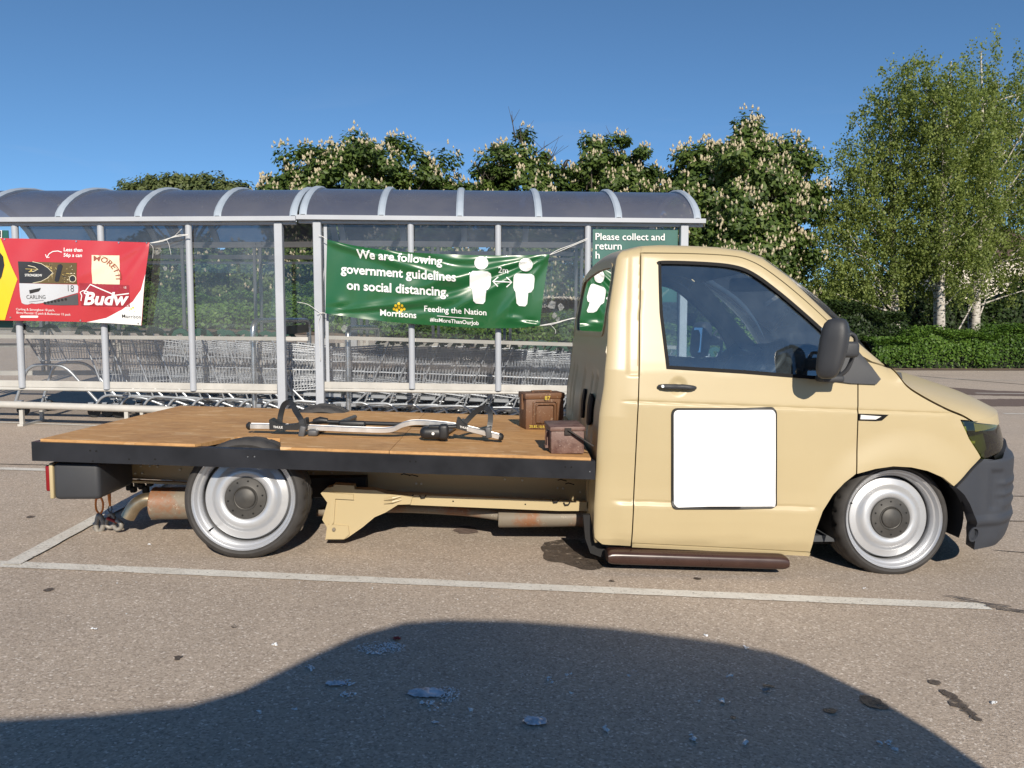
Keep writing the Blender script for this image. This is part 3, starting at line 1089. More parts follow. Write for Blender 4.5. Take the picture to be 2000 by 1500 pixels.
# ---- fog recess ring and lamp internals
for sy in (0, 1):
    c = bump_surf(2.29, 0.13) - side_n(2.29, 0.13) * 0.008; n = side_n(2.29, 0.13)
    mb = MB()
    M0 = Matrix.Translation(c + n * 0.012) @ n.to_track_quat('-Y', 'Z').to_matrix().to_4x4()
    mb.lathe([(0.036, 0.0), (0.036, -0.005), (0.028, -0.005), (0.026, 0.008), (0.0, 0.009)], 20, M0)
    if sy:
        mb.v = [(x, 2 * YC - y, z) for x, y, z in mb.v]
    mb.build('tow_eye_cover', M_BUMPER, TR, smooth=True, angle=40)
M_REFLECT = plain('lamp_reflector', (0.75, 0.78, 0.42), 0.25, 0.5)
M_LAMPBACK = plain('lamp_bucket', (0.14, 0.16, 0.06), 0.35, 0.3)
for i, lo in enumerate(lamps):
    mb = MB()
    for (sa, za, sb, zb, w) in ((2.21, 0.645, 2.30, 0.645, 0.012), (2.25, 0.60, 2.255, 0.655, 0.03), (2.24, 0.548, 2.36, 0.552, 0.012), (2.29, 0.56, 2.295, 0.63, 0.02)):
        a = side(sa, za) - side_n(sa, za) * 0.045; b = side(sb, zb) - side_n(sb, zb) * 0.045
        mb.bar(a, b, 0.02, w)
    bk = MB()
    rows = []
    for zq in np.linspace(z_hl_b - 0.01, z_hl_t - 0.005, 6):
        rows.append([side(sq, zq) - side_n(sq, zq) * 0.075 for sq in np.linspace(HL_back[0][0] + 0.02, s_hl, 14)])
    bk.grid(rows)
    for q in (mb, bk):
        if i:
            q.v = [(x, 2 * YC - y, z) for x, y, z in q.v]
    bk.build('lamp_bucket', M_LAMPBACK, lo, smooth=True)
    mb.build('reflector', M_REFLECT, lo)

# ---- bonnet, scuttle, roof, windscreen
edge = [side(*p) for p in bon_gap] + [side(s, z_hl_t - 0.012 - 0.03 * sstep(2.3, 2.62, s)) for s in np.linspace(2.30, S_MAX, 9)]
cowl_x = edge[0].x
rows = []
NB = 15
s_end = bon_gap[-1][0]
frow = [side(sq, z_hl_t - 0.010 - 0.02 * sstep(2.3, 2.62, sq)) for sq in np.linspace(s_end, S_MAX, 60)]
fy = [p.y for p in frow]; fx = [p.x for p in frow]
for i, e in enumerate(edge[: len(bon_gap)]):
    t = i / (len(bon_gap) - 1)
    row = []
    for k in range(NB):
        u = (k / (NB - 1)) ** 1.3
        y = e.y + (YC - e.y) * u
        yf = frow[0].y + (YC - frow[0].y) * u
        nose = (float(np.interp(yf, fy, fx)) - frow[0].x) * t ** 1.3 + 0.06 * (1 - t) * u
        crown = (0.03 + 0.080 * math.sin(math.pi * min(1, t * 0.93))) * (1 - (1 - u) ** 2.6)
        row.append(Vector((e.x + nose, y + 0.006 * (1 - u), e.z + crown - 0.02 * t * u + 0.008)))
    rows.append(row)
full = [r + [Vector((p.x, 2 * YC - p.y, p.z)) for p in reversed(r[:-1])] for r in rows]
mb = MB(); mb.grid(full)
last = full[-1]
fr = [Vector((p.x + 0.012, p.y, p.z - 0.05)) for p in last]
mb.strip3(last, fr)
mb.strip3([r[0] for r in full], [r[0] + Vector((0, 0.035, -0.003)) for r in full])
mb.build('bonnet', M_PAINT, TR, smooth=True, angle=50)
mb = MB()
ck = [Vector((p.x - 0.02, p.y, p.z + 0.012)) for p in full[0]]
c0 = [Vector((p.x - 0.16 - 0.05 * 0, p.y, p.z + 0.055)) for p in full[0]]
mb.grid([[p + Vector((0.005, 0, -0.012)) for p in ck], ck, c0])
mb.build('scuttle_panel', M_PLASTIC, TR, smooth=True)
top3 = [side(s, z) for s, z in TL[1:]]
roof_i = [i for i, t in enumerate(TL[1:]) if t[0] <= trace(1490, 504)[0] + 0.01]
rr = []
p = side(S_REAR, TL[1][1] - 0.006)
for dx, dz in ((0.012, -0.03), (0.004, 0.0)):
    rr.append([Vector((p.x + dx, p.y + (YC - p.y) * k / 12, p.z + dz + 0.035 * (1 - (1 - k / 12) ** 2.2))) for k in range(13)])
for i in roof_i:
    p = top3[i]
    fwd = sstep(0, 1, (i - roof_i[0]) / (len(roof_i) - 1))
    row = []
    for k in range(13):
        u = k / 12
        bow = 1 - (1 - u) ** 2.2
        row.append(Vector((p.x + 0.16 * fwd * bow, p.y + (YC - p.y) * u, p.z + 0.035 * bow)))
    rr.append(row)
rf = [r + [Vector((p.x, 2 * YC - p.y, p.z)) for p in reversed(r[:-1])] for r in rr]
sk = [[r[0] + Vector((0.0, 0.004, -0.022))] + r + [r[-1] + Vector((0.0, -0.004, -0.022))] for r in rf]
mb = MB(); mb.grid(sk)
mb.build('roof', M_PAINT, TR, smooth=True, angle=60)
mb = MB(); mb.grid([[p + Vector((0.02, 0, -0.045)) for p in r[1:-1]] for r in rf[2:]])
mb.build('headlining', M_HEAD, TR, smooth=True)
# windscreen between roof front edge and scuttle
topE = rf[-1]
ws = []
for k in range(len(topE)):
    a = topE[k]
    b = Vector((np.interp(k, [0, 12, 24], [full[0][0].x - 0.03, full[0][14].x - 0.08, full[0][0].x - 0.03]), a.y if 0 < k < 24 else a.y, 0))
    u = abs(k - 12) / 12
    yb = YC + (full[0][0].y + 0.05 - YC) * (1 if k < 12 else -1) * u if k != 12 else YC
    b = Vector((b.x, yb, float(np.interp(u, [0, 1], [full[0][14].z + 0.03, full[0][0].z + 0.005]))))
    ws.append((a, b))
mb = MB()
mb.grid([[a.lerp(b, t) + Vector((0.03 * math.sin(math.pi * t), 0, 0.03 * math.sin(math.pi * t))) for a, b in ws] for t in np.linspace(0, 1, 9)])
mb.build('windscreen', M_SCREEN, TR, smooth=True)
# inner trim of the screen pillars
for sgn in (0, 1):
    mb = MB()
    A = [side(s, z) - side_n(s, z) * 0.03 + Vector((0, 0.02, -0.01)) for s, z in TL[7:]]
    B = [side(*q) - side_n(*q) * 0.05 for q in [door_top[int(i)] for i in np.linspace(len(door_top) * 0.5, len(door_top) - 1, len(A))]]
    A = [Vector((p.x, p.y + 0.03, p.z)) for p in A]
    if sgn:
        A = [Vector((p.x, 2 * YC - p.y, p.z)) for p in A]; B = [Vector((p.x, 2 * YC - p.y, p.z)) for p in B]
    mb.strip3(A, B)
    mb.build('pillar_trim', M_PILLARTRIM if sgn else M_DARK, TR, smooth=True)

# ---- door glass, seal, mirror sail, handle, indicator
for i, d in enumerate(doors):
    pass
panel('window_glass', WIN, (), M_WINDOW, doors, step=0.04, out=-0.012, gap=0.001, flange=0.004)
panel('window_seal', shrink(WIN, -0.004), (shrink(WIN, 0.012),), M_SEAL, doors, step=0.05, out=0.0025, gap=0.0, flange=0.02)
SAIL = [trace(*p) for p in [(1608, 742), (1648, 700), (1664, 683), (1674, 689), (1700, 718), (1718, 741), (1709, 751), (1660, 749)]]
panel('mirror_sail', SAIL, (), M_PLASTIC, doors, step=0.03, out=0.012, gap=0.0, flange=0.02)
zh = trace(1320, 757)
for i, d in enumerate(doors):
    mb = MB()
    a, b = trace(1285, 755), trace(1357, 758)
    pts, rad = [], []
    for t in np.linspace(0, 1, 13):
        s, z = a[0] + (b[0] - a[0]) * t, a[1] + (b[1] - a[1]) * t
        off = 0.010 + 0.016 * math.sin(math.pi * min(1, max(0, t))) ** 0.5
        pts.append(side(s, z) + side_n(s, z) * (off if i == 0 else off))
        rad.append(0.0125 * (1 - 0.35 * (abs(2 * t - 1) ** 6)))
    mb.tube(pts, rad, 10)
    lk = MB()
    c = pts[1]; n = side_n(a[0], a[1])
    lk.lathe([(0.0, -0.004), (0.0065, -0.004), (0.0075, 0.0), (0.0075, 0.01)], 14, Matrix.Translation(c + n * 0.0115) @ n.to_track_quat('-Y', 'Z').to_matrix().to_4x4())
    if i:
        mb.v = [(x, 2 * YC - y, z) for x, y, z in mb.v]; lk.v = [(x, 2 * YC - y, z) for x, y, z in lk.v]
    h = mb.build('handle', M_PLASTIC, d, smooth=True, angle=60)
    lk.build('key_lock', M_STEEL, h, smooth=True, angle=40)
IND = [trace(*p) for p in [(1677, 808), (1735, 810), (1722, 821), (1710, 822), (1676, 821)]]
panel('side_repeater', IND, (), M_SEAL, TR, step=0.03, out=0.004, gap=0.0, flange=0.01)
INL = [trace(*p) for p in [(1680, 810), (1720, 813), (1709, 819), (1679, 818.5)]]
panel('repeater_lens', INL, (), plain('clear_lens', (0.75, 0.73, 0.70), 0.15), TR, step=0.02, out=0.007, gap=0.0, flange=0.003)

# ---- redaction square, added as a blank panel on the near door
def rrect(x0, y0, x1, y1, r, n=5):
    o = []
    for cx, cy, a0 in ((x1 - r, y0 + r, -90), (x1 - r, y1 - r, 0), (x0 + r, y1 - r, 90), (x0 + r, y0 + r, 180)):
        for k in range(n + 1):
            a = math.radians(a0 + 90 * k / n)
            o.append((cx + r * math.cos(a), cy + r * math.sin(a)))
    return o


PAN = [trace(*p) for p in rrect(1311, 797, 1516, 994, 11)]
pn = panel('redaction_square', PAN, (), plain('redaction_edge', (0.008, 0.008, 0.008), 0.5), (doors[0],), step=0.018, out=0.010, gap=0.0, flange=0.010, mirror=False)[0]
pn['label'] = 'white redaction square with thin black rounded border, added on the door'
PAN2 = [trace(*p) for p in rrect(1314.5, 800.5, 1512.5, 990.5, 9)]
panel('white_face', PAN2, (), plain('redaction_white', (0.86, 0.86, 0.86), 0.5), (pn,), step=0.018, out=0.0145, gap=0.0, flange=0.004, mirror=False)

# ---- door mirrors
for i, d in enumerate(doors):
    def mir(v):
        return Vector((v.x, 2 * YC - v.y, v.z)) if i else v
    c = P(1627, 681, 3.24)
    bm = bmesh.new()
    bmesh.ops.create_cube(bm, size=1.0)
    bmesh.ops.subdivide_edges(bm, edges=list(bm.edges), cuts=5, use_grid_fill=True)
    for v in bm.verts:
        q = v.co * 2
        e = 4.0
        L = (abs(q.x) ** e + abs(q.y) ** e + abs(q.z) ** e) ** (1 / e)
        q = q / L * max(abs(q.x), abs(q.y), abs(q.z)) if L > 0 else q
        xx = q.x * (0.062 + 0.004 * q.z) + 0.006 * q.z
        if q.x > 0:
            xx *= 1.0 - 0.25 * q.z * q.z
        v.co = Vector((xx * 0.92 + 0.013 * q.z, q.y * 0.066, q.z * 0.130))
    RZ = Matrix.Rotation(math.radians(-32), 3, 'Z')
    mb = MB().bm(bm, c, RZ)
    mb.v = [tuple(mir(Vector(p))) for p in mb.v]
    mo = mb.build('mirror', M_PLASTIC, d, smooth=True)
    mb = MB()
    mb.rbox(c + Vector((0.090, 0.045, -0.005)), (0.085, 0.05, 0.07), 0.018, 3)
    mb.tube([mir(p) if False else p for p in catmull([c + Vector((0.075, 0.05, 0.03)), c + Vector((0.098, 0.055, 0.062)), c + Vector((0.125, 0.06, 0.050)), c + Vector((0.132, 0.07, 0.01)), c + Vector((0.126, 0.085, -0.05)), c + Vector((0.110, 0.10, -0.10)), c + Vector((0.080, 0.12, -0.13))], 5)], 0.0095, 8)
    mb.rbox(c + Vector((0.045, 0.12, -0.137)), (0.10, 0.09, 0.032), 0.012, 3)
    mb.v = [tuple(mir(Vector(p))) for p in mb.v]
    mb.build('mirror_arm', M_PLASTIC, mo, smooth=True, angle=50)
    mb = MB()
    mb.rbox(c + RZ @ Vector((-0.051, 0.016, 0)), (0.006, 0.085, 0.18), 0.003, 2, RZ @ Matrix.Rotation(0.1, 3, 'Y'))
    mb.v = [tuple(mir(Vector(p))) for p in mb.v]
    mb.build('mirror_glass', plain('mirror_silver', (0.75, 0.77, 0.8), 0.02, 1.0), mo)

# ---- welded back panel of the cab with its window
def back_x(z):
    return side(S_REAR, max(0.05, min(z, TL[1][1]))).x


def back_surf(a, z):
    y = -a
    x = back_x(z) + 0.004
    e = side(S_REAR, max(0.05, min(z, TL[1][1] - 0.006))).y
    u = min(1, abs(y - YC) / (YC - e))
    zz = z + 0.035 * (1 - u ** 2.2) * sstep(TL[1][1] - 0.35, TL[1][1], z)
    # pressed vertical ribs and a waist crease
    for yc in (3.72, 3.92, 4.30, 4.78, 4.98):
        x += 0.012 * (1 - sstep(0.03, 0.05, abs(y - yc))) * sstep(0.52, 0.55, z) * (1 - sstep(0.83, 0.87, z))
    x -= 0.010 * math.exp(-((z - 0.985) / 0.016) ** 2)
    return Vector((x, y, zz))


def back_n(a, z):
    e = 0.002
    return (back_surf(a + e, z) - back_surf(a - e, z)).cross(back_surf(a, z + e) - back_surf(a, z - e)).normalized()


yb0 = side(S_REAR, 0.7).y
zb_top = TL[1][1]
bk_out = []
for z in list(np.linspace(0.10, zb_top - 0.10, 20)) + list(np.linspace(zb_top - 0.085, zb_top - 0.006, 10)):
    bk_out.append((-(side(S_REAR, float(z)).y + 0.001), float(z)))
bk_poly = bk_out + [(-2 * YC - a, z) for a, z in reversed(bk_out)]
RW = [(-(2 * YC - 0) + 0, 0)]
rw = rrect(-5.06, 1.055, -3.615, 1.372, 0.10, 6)
backp = panel('back_panel', bk_poly, (rw,), M_PAINT, TR, step=0.03, gap=0.0, flange=0.012, mirror=False, surf=back_surf, surf_n=back_n,
              fine=lambda q: q[1] > zb_top - 0.09)[0]
panel('rear_window', rw, (), M_REARGLASS, (backp,), step=0.06, out=-0.004, gap=0.0, flange=0.004, mirror=False, surf=back_surf, surf_n=back_n)
panel('window_rubber', shrink(rw, -0.012), (shrink(rw, 0.010),), M_PAINT, (backp,), step=0.06, out=0.006, gap=0.0, flange=0.008, mirror=False, surf=back_surf, surf_n=back_n)
for yv in (3.80, 4.10):
    slot = rrect(-(yv + 0.045), 0.60, -(yv - 0.045), 0.755, 0.03, 4)
    panel('air_vent', slot, (), M_SEAL, (backp,), step=0.03, out=0.014, gap=0.0, flange=0.014, mirror=False, surf=back_surf, surf_n=back_n)

# ---- cab interior and floor
mb = MB(); mb.box((1.15, YC, 0.085), (1.2, 1.66, 0.03)); mb.box((2.0, YC, 0.36), (0.08, 1.3, 0.5)); mb.box((0.78, YC, 0.24), (0.42, 1.5, 0.26))
mb.build('cab_floor', M_DARK, TR)
mb = MB()
dp = [(1.66, 0.52), (1.60, 0.70), (1.60, 0.82), (1.66, 0.885), (1.80, 0.90), (1.98, 0.875), (2.02, 0.7), (1.95, 0.5)]
mb.prism(dp, 3.52, 5.18)
mb.rbox((1.63, 3.93, 0.915), (0.26, 0.42, 0.09), 0.04, 3, Matrix.Rotation(0.25, 3, 'Y'))
mb.rbox((1.60, 4.62, 0.86), (0.10, 0.5, 0.10), 0.03, 3)
mb.build('dashboard', M_DARK, TR, smooth=True, angle=40)
mb = MB()
Rw = Matrix.Translation((1.43, 3.90, 0.865)) @ Matrix.Rotation(math.radians(-52), 4, 'Y')
ring = [Rw @ Vector((0.19 * math.cos(a), 0.19 * math.sin(a), 0)) for a in np.linspace(0, 2 * math.pi, 37)[:-1]]
mb.tube(ring, 0.016, 8, closed=True)
for a in (0.4, 2.75, 4.71):
    mb.bar(Rw @ Vector((0, 0, 0)), Rw @ Vector((0.185 * math.cos(a), 0.185 * math.sin(a), 0)), 0.035, 0.014)
mb.tube([Rw @ Vector((0, 0, 0.01)), Rw @ Vector((0, 0, -0.25))], 0.035, 10)
mb.build('steering_wheel', M_PLASTIC, TR, smooth=True, angle=50)
mb = MB(); mb.rbox(P(1462, 556, 4.15), (0.05, 0.26, 0.075), 0.02, 3, Matrix.Rotation(math.radians(62), 3, 'Z'))
rc = P(1462, 556, 4.15); mb.tube([rc, rc + Vector((0.05, 0.1, 0.09))], 0.01, 6)
mb.build('rear_view_mirror', M_PLASTIC, TR, smooth=True, angle=50)
for yc in (3.86, 4.80):
    mb = MB()
    mb.rbox((0.92, yc, 0.42), (0.46, 0.48, 0.16), 0.05, 3)
    mb.rbox((0.70, yc, 0.76), (0.14, 0.46, 0.62), 0.05, 3, Matrix.Rotation(math.radians(8), 3, 'Y'))
    mb.rbox((0.66, yc, 1.12), (0.10, 0.26, 0.15), 0.04, 3)
    mb.build('seat', plain('seat_cloth', (0.03, 0.033, 0.04), 0.9, bump=0.3, bscale=300), TR, smooth=True, angle=50)
for sgn in (0, 1):
    mb = MB()
    rows = []
    for z in np.linspace(0.12, 0.865, 6):
        rows.append([side(s, float(z)) - side_n(s, float(z)) * 0.055 for s in np.linspace(0.72, 1.56, 8)])
    mb.grid(rows)
    if sgn:
        mb.v = [(x, 2 * YC - y, z) for x, y, z in mb.v]
    mb.build('door_trim', M_DARK, doors[sgn], smooth=True)

# the cab sits a hair out of square with the bed
for o in list(bpy.data.objects):
    if o.type == 'MESH' and o is not GROUND and o.parent is not None and o.parent is not GROUND:
        me = o.data
        n = len(me.vertices)
        co = np.empty(n * 3, np.float32); me.vertices.foreach_get('co', co); co = co.reshape(-1, 3)
        co[:, 0] += 0.036 * np.maximum(0, co[:, 1] - 3.42)
        me.vertices.foreach_set('co', co.ravel()); me.update()

# ---- wheels
def wheel_meshes():
    rim = MB()
    rim.lathe([(0.196, 0.17), (0.202, 0.075), (0.200, 0.045), (0.207, 0.030), (0.214, 0.026), (0.217, 0.016), (0.222, 0.006), (0.228, 0.003), (0.2315, -0.003), (0.233, 0.002), (0.233, 0.012)], 72)
    rim.lathe([(0.1935, 0.075), (0.188, 0.056), (0.183, 0.0535), (0.160, 0.055), (0.153, 0.051), (0.145, 0.042), (0.134, 0.034), (0.120, 0.030), (0.106, 0.0315), (0.096, 0.037), (0.09, 0.046), (0.0, 0.05)], 72)
    tyre = MB()
    n = 130
    prof = [(0.229, 0.012), (0.236, 0.001), (0.246, -0.004), (0.258, 0.003), (0.2675, 0.017), (0.2725, 0.030), (0.275, 0.045), (0.2755, 0.07), (0.2715, 0.073), (0.2715, 0.079), (0.2755, 0.082), (0.2758, 0.105),
            (0.2715, 0.108), (0.2715, 0.114), (0.2755, 0.117), (0.275, 0.15), (0.2725, 0.168), (0.264, 0.182), (0.245, 0.19), (0.225, 0.18)]
    vv, ff = [], []
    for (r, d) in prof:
        for k in range(n):
            a = 2 * math.pi * k / n
            rr_ = r - (0.008 if (k % 5 == 0 and 0.024 < d < 0.062) or (k % 6 == 3 and 0.13 < d < 0.17) else 0)
            vv.append((rr_ * math.cos(a), d, rr_ * math.sin(a)))
    for i in range(len(prof) - 1):
        for k in range(n):
            l = (k + 1) % n
            ff.append((i * n + k, i * n + l, (i + 1) * n + l, (i + 1) * n + k))
    tyre.add(vv, ff)
    cap = MB()
    cap.lathe([(0.0945, 0.045), (0.0945, 0.0335), (0.0925, 0.0295), (0.060, 0.0265), (0.0565, 0.0255), (0.0545, 0.0225), (0.0525, 0.0225), (0.050, 0.027), (0.047, 0.028), (0.045, 0.0225), (0.040, 0.0195), (0.0, 0.0185)], 56)
    cap.mi = 1
    for k in range(10):
        a = 2 * math.pi * (k + 0.25) / 10
        c = Matrix.Translation((0.078 * math.cos(a), 0.0283, 0.078 * math.sin(a)))
        cap.lathe([(0.0044, 0.003), (0.0044, -0.0008), (0.0, -0.0008)], 10, c)
    valve = MB()
    valve.tube([(-0.150, 0.046, -0.135), (-0.155, 0.015, -0.141)], 0.004, 8)
    return (rim.mesh('wheel', M_RIM, True, 35), tyre.mesh('tyre', M_RUBBER, True, 40), cap.mesh('hub_cap', [M_CAP, M_HOLE], True, 35), valve.mesh('valve', M_SEAL))


W_RIM, W_TYRE, W_CAP, W_VALVE = wheel_meshes()
for (c, far, camb, spin) in ((WHEEL_R, False, -5.0, 0.0), (WHEEL_F, False, -4.0, 1.1), (WHEEL_R, True, -5.0, 2.0), (WHEEL_F, True, -4.0, 3.0)):
    if not far:
        M = Matrix.Translation((c.x, c.y - 0.035, c.z)) @ Matrix.Rotation(math.radians(camb), 4, 'X') @ Matrix.Rotation(spin, 4, 'Y')
    else:
        M = Matrix.Translation((c.x + 0.03, 2 * YC - c.y + 0.035, c.z - 0.005)) @ Matrix.Rotation(math.pi, 4, 'Z') @ Matrix.Rotation(math.radians(camb), 4, 'X') @ Matrix.Rotation(spin, 4, 'Y')
    w = inst('wheel', W_RIM, TR, M)
    inst('tyre', W_TYRE, w, M)
    inst('hub_cap', W_CAP, w, M)
    inst('valve', W_VALVE, w, M)
    mb = MB()                                          # brake drum behind the rim
    sg = -1 if far else 1
    mb.lathe([(0.0, 0.06), (0.14, 0.06), (0.15, 0.08), (0.15, 0.16), (0.0, 0.17)], 32, M)
    mb.build('brake_disc', M_UNDER, w, smooth=True, angle=40)

# wheel houses
for far in (0, 1):
    mb = MB()
    A, B = [], []
    for a in np.linspace(-0.35, math.pi + 0.35, 25):
        x, z = WHEEL_F.x + 0.315 * math.cos(a), WHEEL_F.z + 0.02 + 0.305 * math.sin(a)
        A.append(Vector((x, 3.435, z))); B.append(Vector((x, 3.85, z)))
    mb.strip3(A, B)
    mb.add(B + [Vector((WHEEL_F.x, 3.85, 0.1))], [tuple(range(len(B) + 1))])
    if far:
        mb.v = [(x, 2 * YC - y, z) for x, y, z in mb.v]
    mb.build('wheel_arch_liner', M_UNDER, TR, smooth=True)

# ---- flat bed
YN, YF = 3.385, 5.25
bA, bB, bC, bD = P(61, 863, YN), P(1163, 901, YN), P(1119, 817.5, YF), P(345, 795, YF)


def bedz(x, y):
    v = (y - YN) / (YF - YN)
    l, r = bA.lerp(bD, v), bB.lerp(bC, v)
    u = (x - l.x) / (r.x - l.x)
    return l.z + (r.z - l.z) * u


def bedx(u, v):
    return bA.lerp(bD, v).x * (1 - u) + bB.lerp(bC, v).x * u


def railbar(p, q, inw, h, t, name='side_rail', m=None, lip=0.045):
    """folded channel: upright face, top flange and bottom flange"""
    p, q, inw = Vector(p), Vector(q), Vector(inw).normalized()
    k = Vector((0, 0, 1))
    pr = [(0, 0), (lip, 0), (lip, -t), (t, -t), (t, -h + t), (lip, -h + t), (lip, -h), (0, -h)]
    mb = MB()
    A = [p + inw * a + k * b for a, b in pr]
    B = [q + inw * a + k * b for a, b in pr]
    n = len(pr)
    mb.add(A + B, [(i, (i + 1) % n, (i + 1) % n + n, i + n) for i in range(n)] + [tuple(range(n)), tuple(range(2 * n - 1, n - 1, -1))])
    return mb.build(name, m or M_BLACKPAINT, TR)


RAIL_H = 0.083
near_rail = railbar(bA, bB, (0, 1, 0), RAIL_H, 0.006)
railbar(bD, bC, (0, -1, 0), RAIL_H, 0.006)
dvec = (bD - bA).normalized()
railbar(bA + dvec * 0.008 + Vector((-0.004, 0, -0.001)), bD - dvec * 0.008 + Vector((-0.004, 0, -0.001)), (1, 0.1, 0), RAIL_H - 0.002, 0.006, 'end_rail')
dv2 = (bC - bB).normalized()
railbar(bB + dv2 * 0.05 + Vector((-0.01, 0, -0.001)), bC - dv2 * 0.05 + Vector((-0.01, 0, -0.001)), (-1, 0, 0), RAIL_H - 0.002, 0.006, 'end_rail')
mb = MB()
def hole_at(px, py, r=0.0042, Y=YN):
    c = P(px, py, Y)
    mb.lathe([(r, 0.001), (r, -0.0012), (0, -0.0012)], 10, Matrix.Translation(c))
for (x, y) in ((176, 880), (188, 881), (181, 901), (252, 897), (484, 891), (495, 891.5), (801, 901), (812, 901.5), (1104, 912), (1116, 912.5), (303, 897)):
    hole_at(x, y)
mb.build('bolt_hole', M_HOLE, near_rail)['kind'] = 'stuff'
mb = MB()
for (x, y) in ((484, 892), (497, 892), (1152, 921)):
    hole_at(x, y, 0.003, YN - 0.001)
mb.build('rivet', M_STEEL, near_rail)['kind'] = 'stuff'

seam_u = 0.625
wr0 = WHEEL_R.x
notch = 0.150


def board(name, pts, top, t=0.018):
    bm = bmesh.new()
    f = bm.faces.new([bm.verts.new((x, y, 0)) for x, y in pts])
    r = bmesh.ops.extrude_face_region(bm, geom=[f])
    up = [v for v in r['geom'] if isinstance(v, bmesh.types.BMVert)]
    for v in bm.verts:
        v.co.z = bedz(v.co.x, v.co.y) + top - t
    for v in up:
        v.co.z += t
    bmesh.ops.triangulate(bm, faces=list(bm.faces))
    mb = MB().bm(bm)
    return mb.build(name, M_BOARD, TR)


def bxy(u, v):
    return (bedx(u, v), YN + (YF - YN) * v)


m_in = 0.010
def near_notch(v0, depth):
    x0, x1 = wr0 - notch, wr0 + notch + 0.01
    y0 = YN + (YF - YN) * v0
    return [(x0 - 0.035, y0), (x0 - 0.02, y0 + 0.03), (x0 + 0.03, y0 + depth * 0.75), (x0 + 0.06, y0 + depth), (x1 - 0.05, y0 + depth), (x1 - 0.01, y0 + depth * 0.5), (x1 + 0.02, y0 + 0.03), (x1 + 0.025, y0)]
nn = near_notch(m_in, 0.29)
fn = [(x, 2 * YC - y) for x, y in nn]
yfar = YN + (YF - YN) * (1 - m_in)
fn = [(x, min(yfar, y - 0.01) if abs(y - (2 * YC - nn[0][1])) < 1e-6 else y - 0.02) for x, y in fn]
fn[0] = (fn[0][0], yfar); fn[-1] = (fn[-1][0], yfar)
mb = MB(); mb.bar((bedx(seam_u, 0.03), YN + 0.06, bedz(bedx(seam_u, 0.03), YN + 0.06) - 0.03), (bedx(seam_u, 0.97), YF - 0.06, bedz(bedx(seam_u, 0.97), YF - 0.06) - 0.03), 0.08, 0.03)
mb.build('seam_light_block', M_BLACKPAINT, TR)  # unseen bar added to stop light falling through the board seam
left_board = [bxy(0.012, m_in)] + nn + [bxy(seam_u, m_in), bxy(seam_u - 0.003, 1 - m_in)] + list(reversed(fn)) + [bxy(0.012, 1 - m_in)]
board('deck_board', left_board, 0.012)
board('deck_board', [bxy(seam_u + 0.0012, m_in), bxy(0.992, m_in), bxy(0.992, 1 - m_in), bxy(seam_u - 0.0018, 1 - m_in)], 0.0125)

# ---- chassis below the bed
MB().box((0.4, YC + 0.05, 0.40), (0.1, 0.1, 0.1))
for far in (0, 1):
    mb = MB()
    def fl(v):
        return (v[0], 2 * YC - v[1], v[2]) if far else tuple(v)
    pts = [P(187, 905, 3.84), P(1146, 925, 3.84), P(1146, 977, 3.84), P(700, 955, 3.84), P(360, 939, 3.84), P(187, 932, 3.84)]
    poly = [(p.x, p.z) for p in pts]
    mb.prism(poly, 3.84, 3.90)
    mb.prism([(p.x, p.z - 0.002) for p in (pts[5], pts[4], pts[3], pts[2])] + [(p.x, p.z - 0.012) for p in (pts[2], pts[3], pts[4], pts[5])], 3.80, 3.838)
    mb.v = [fl(v) for v in mb.v]
    ch = mb.build('chassis_rail', M_PAINT, TR)
    mb = MB()
    lo = [P(640, 958, 3.735), P(1147, 979, 3.735), P(1147, 996, 3.735), P(1090, 996, 3.735), P(770, 983, 3.735), P(690, 982, 3.735), P(640, 985, 3.735)]
    mb.prism([(p.x, p.z) for p in lo], 3.715, 3.735)
    mb.box(P(1148, 960, 3.73), (0.012, 0.03, 0.16))
    mb.v = [fl(v) for v in mb.v]
    mb.build('sill_strip', M_PAINT, TR)
    mb = MB()
    br = [(628, 962), (640, 951), (653, 949), (653, 945), (692, 947), (694, 954), (736, 956), (757, 963), (784, 966), (806, 969.5), (802, 983), (778, 984), (754, 999), (733, 1008), (709, 1028), (683, 1046), (673, 1052), (637, 1052), (640, 1028), (631, 1013), (641, 980)]
    q = [P(x, y, 3.70) for x, y in br]
    mb.prism([(p.x, p.z) for p in q], 3.68, 3.74)
    q2 = [P(x, y, 3.67) for x, y in [(642, 962), (690, 966), (691, 976), (655, 974), (652, 1020), (645, 1030), (640, 1010), (646, 985)]]
    mb.prism([(p.x, p.z) for p in q2], 3.668, 3.681)
    q3 = [P(x, y, 3.67) for x, y in [(640, 1024), (680, 1028), (682, 1044), (672, 1053), (637, 1053)]]
    mb.prism([(p.x, p.z) for p in q3], 3.670, 3.681)
    for yy in (976, 983):
        a, b = P(750, yy, 3.675), P(784, yy - 7, 3.675)
        mb.tube([a, a.lerp(b, 0.5) + Vector((0, -0.006, 0)), b], [0.004, 0.007, 0.003], 8)
    mb.v = [fl(v) for v in mb.v]
    bo = mb.build('jacking_bracket', M_PAINT, TR)
    mb = MB()
    c = P(652, 1034, 3.665)
    mb.lathe([(0.009, 0.004), (0.009, -0.005), (0.0, -0.006)], 6, Matrix.Translation(c if not far else Vector(fl(c))))
    mb.build('bolt', M_EXH, bo)
mb = MB()
for (x, y) in ((275, 910), (293, 910), (308, 911), (265, 924), (278, 924), (352, 917), (813, 944.5), (823, 945), (986, 936), (1020, 938), (1089, 953.5), (1100, 954), (1133, 961), (648, 924), (612, 924)):
    mb.lathe([(0.006, 0.002), (0.005, -0.006), (0.0, -0.007)], 8, Matrix.Translation(P(x, y, 3.838)))
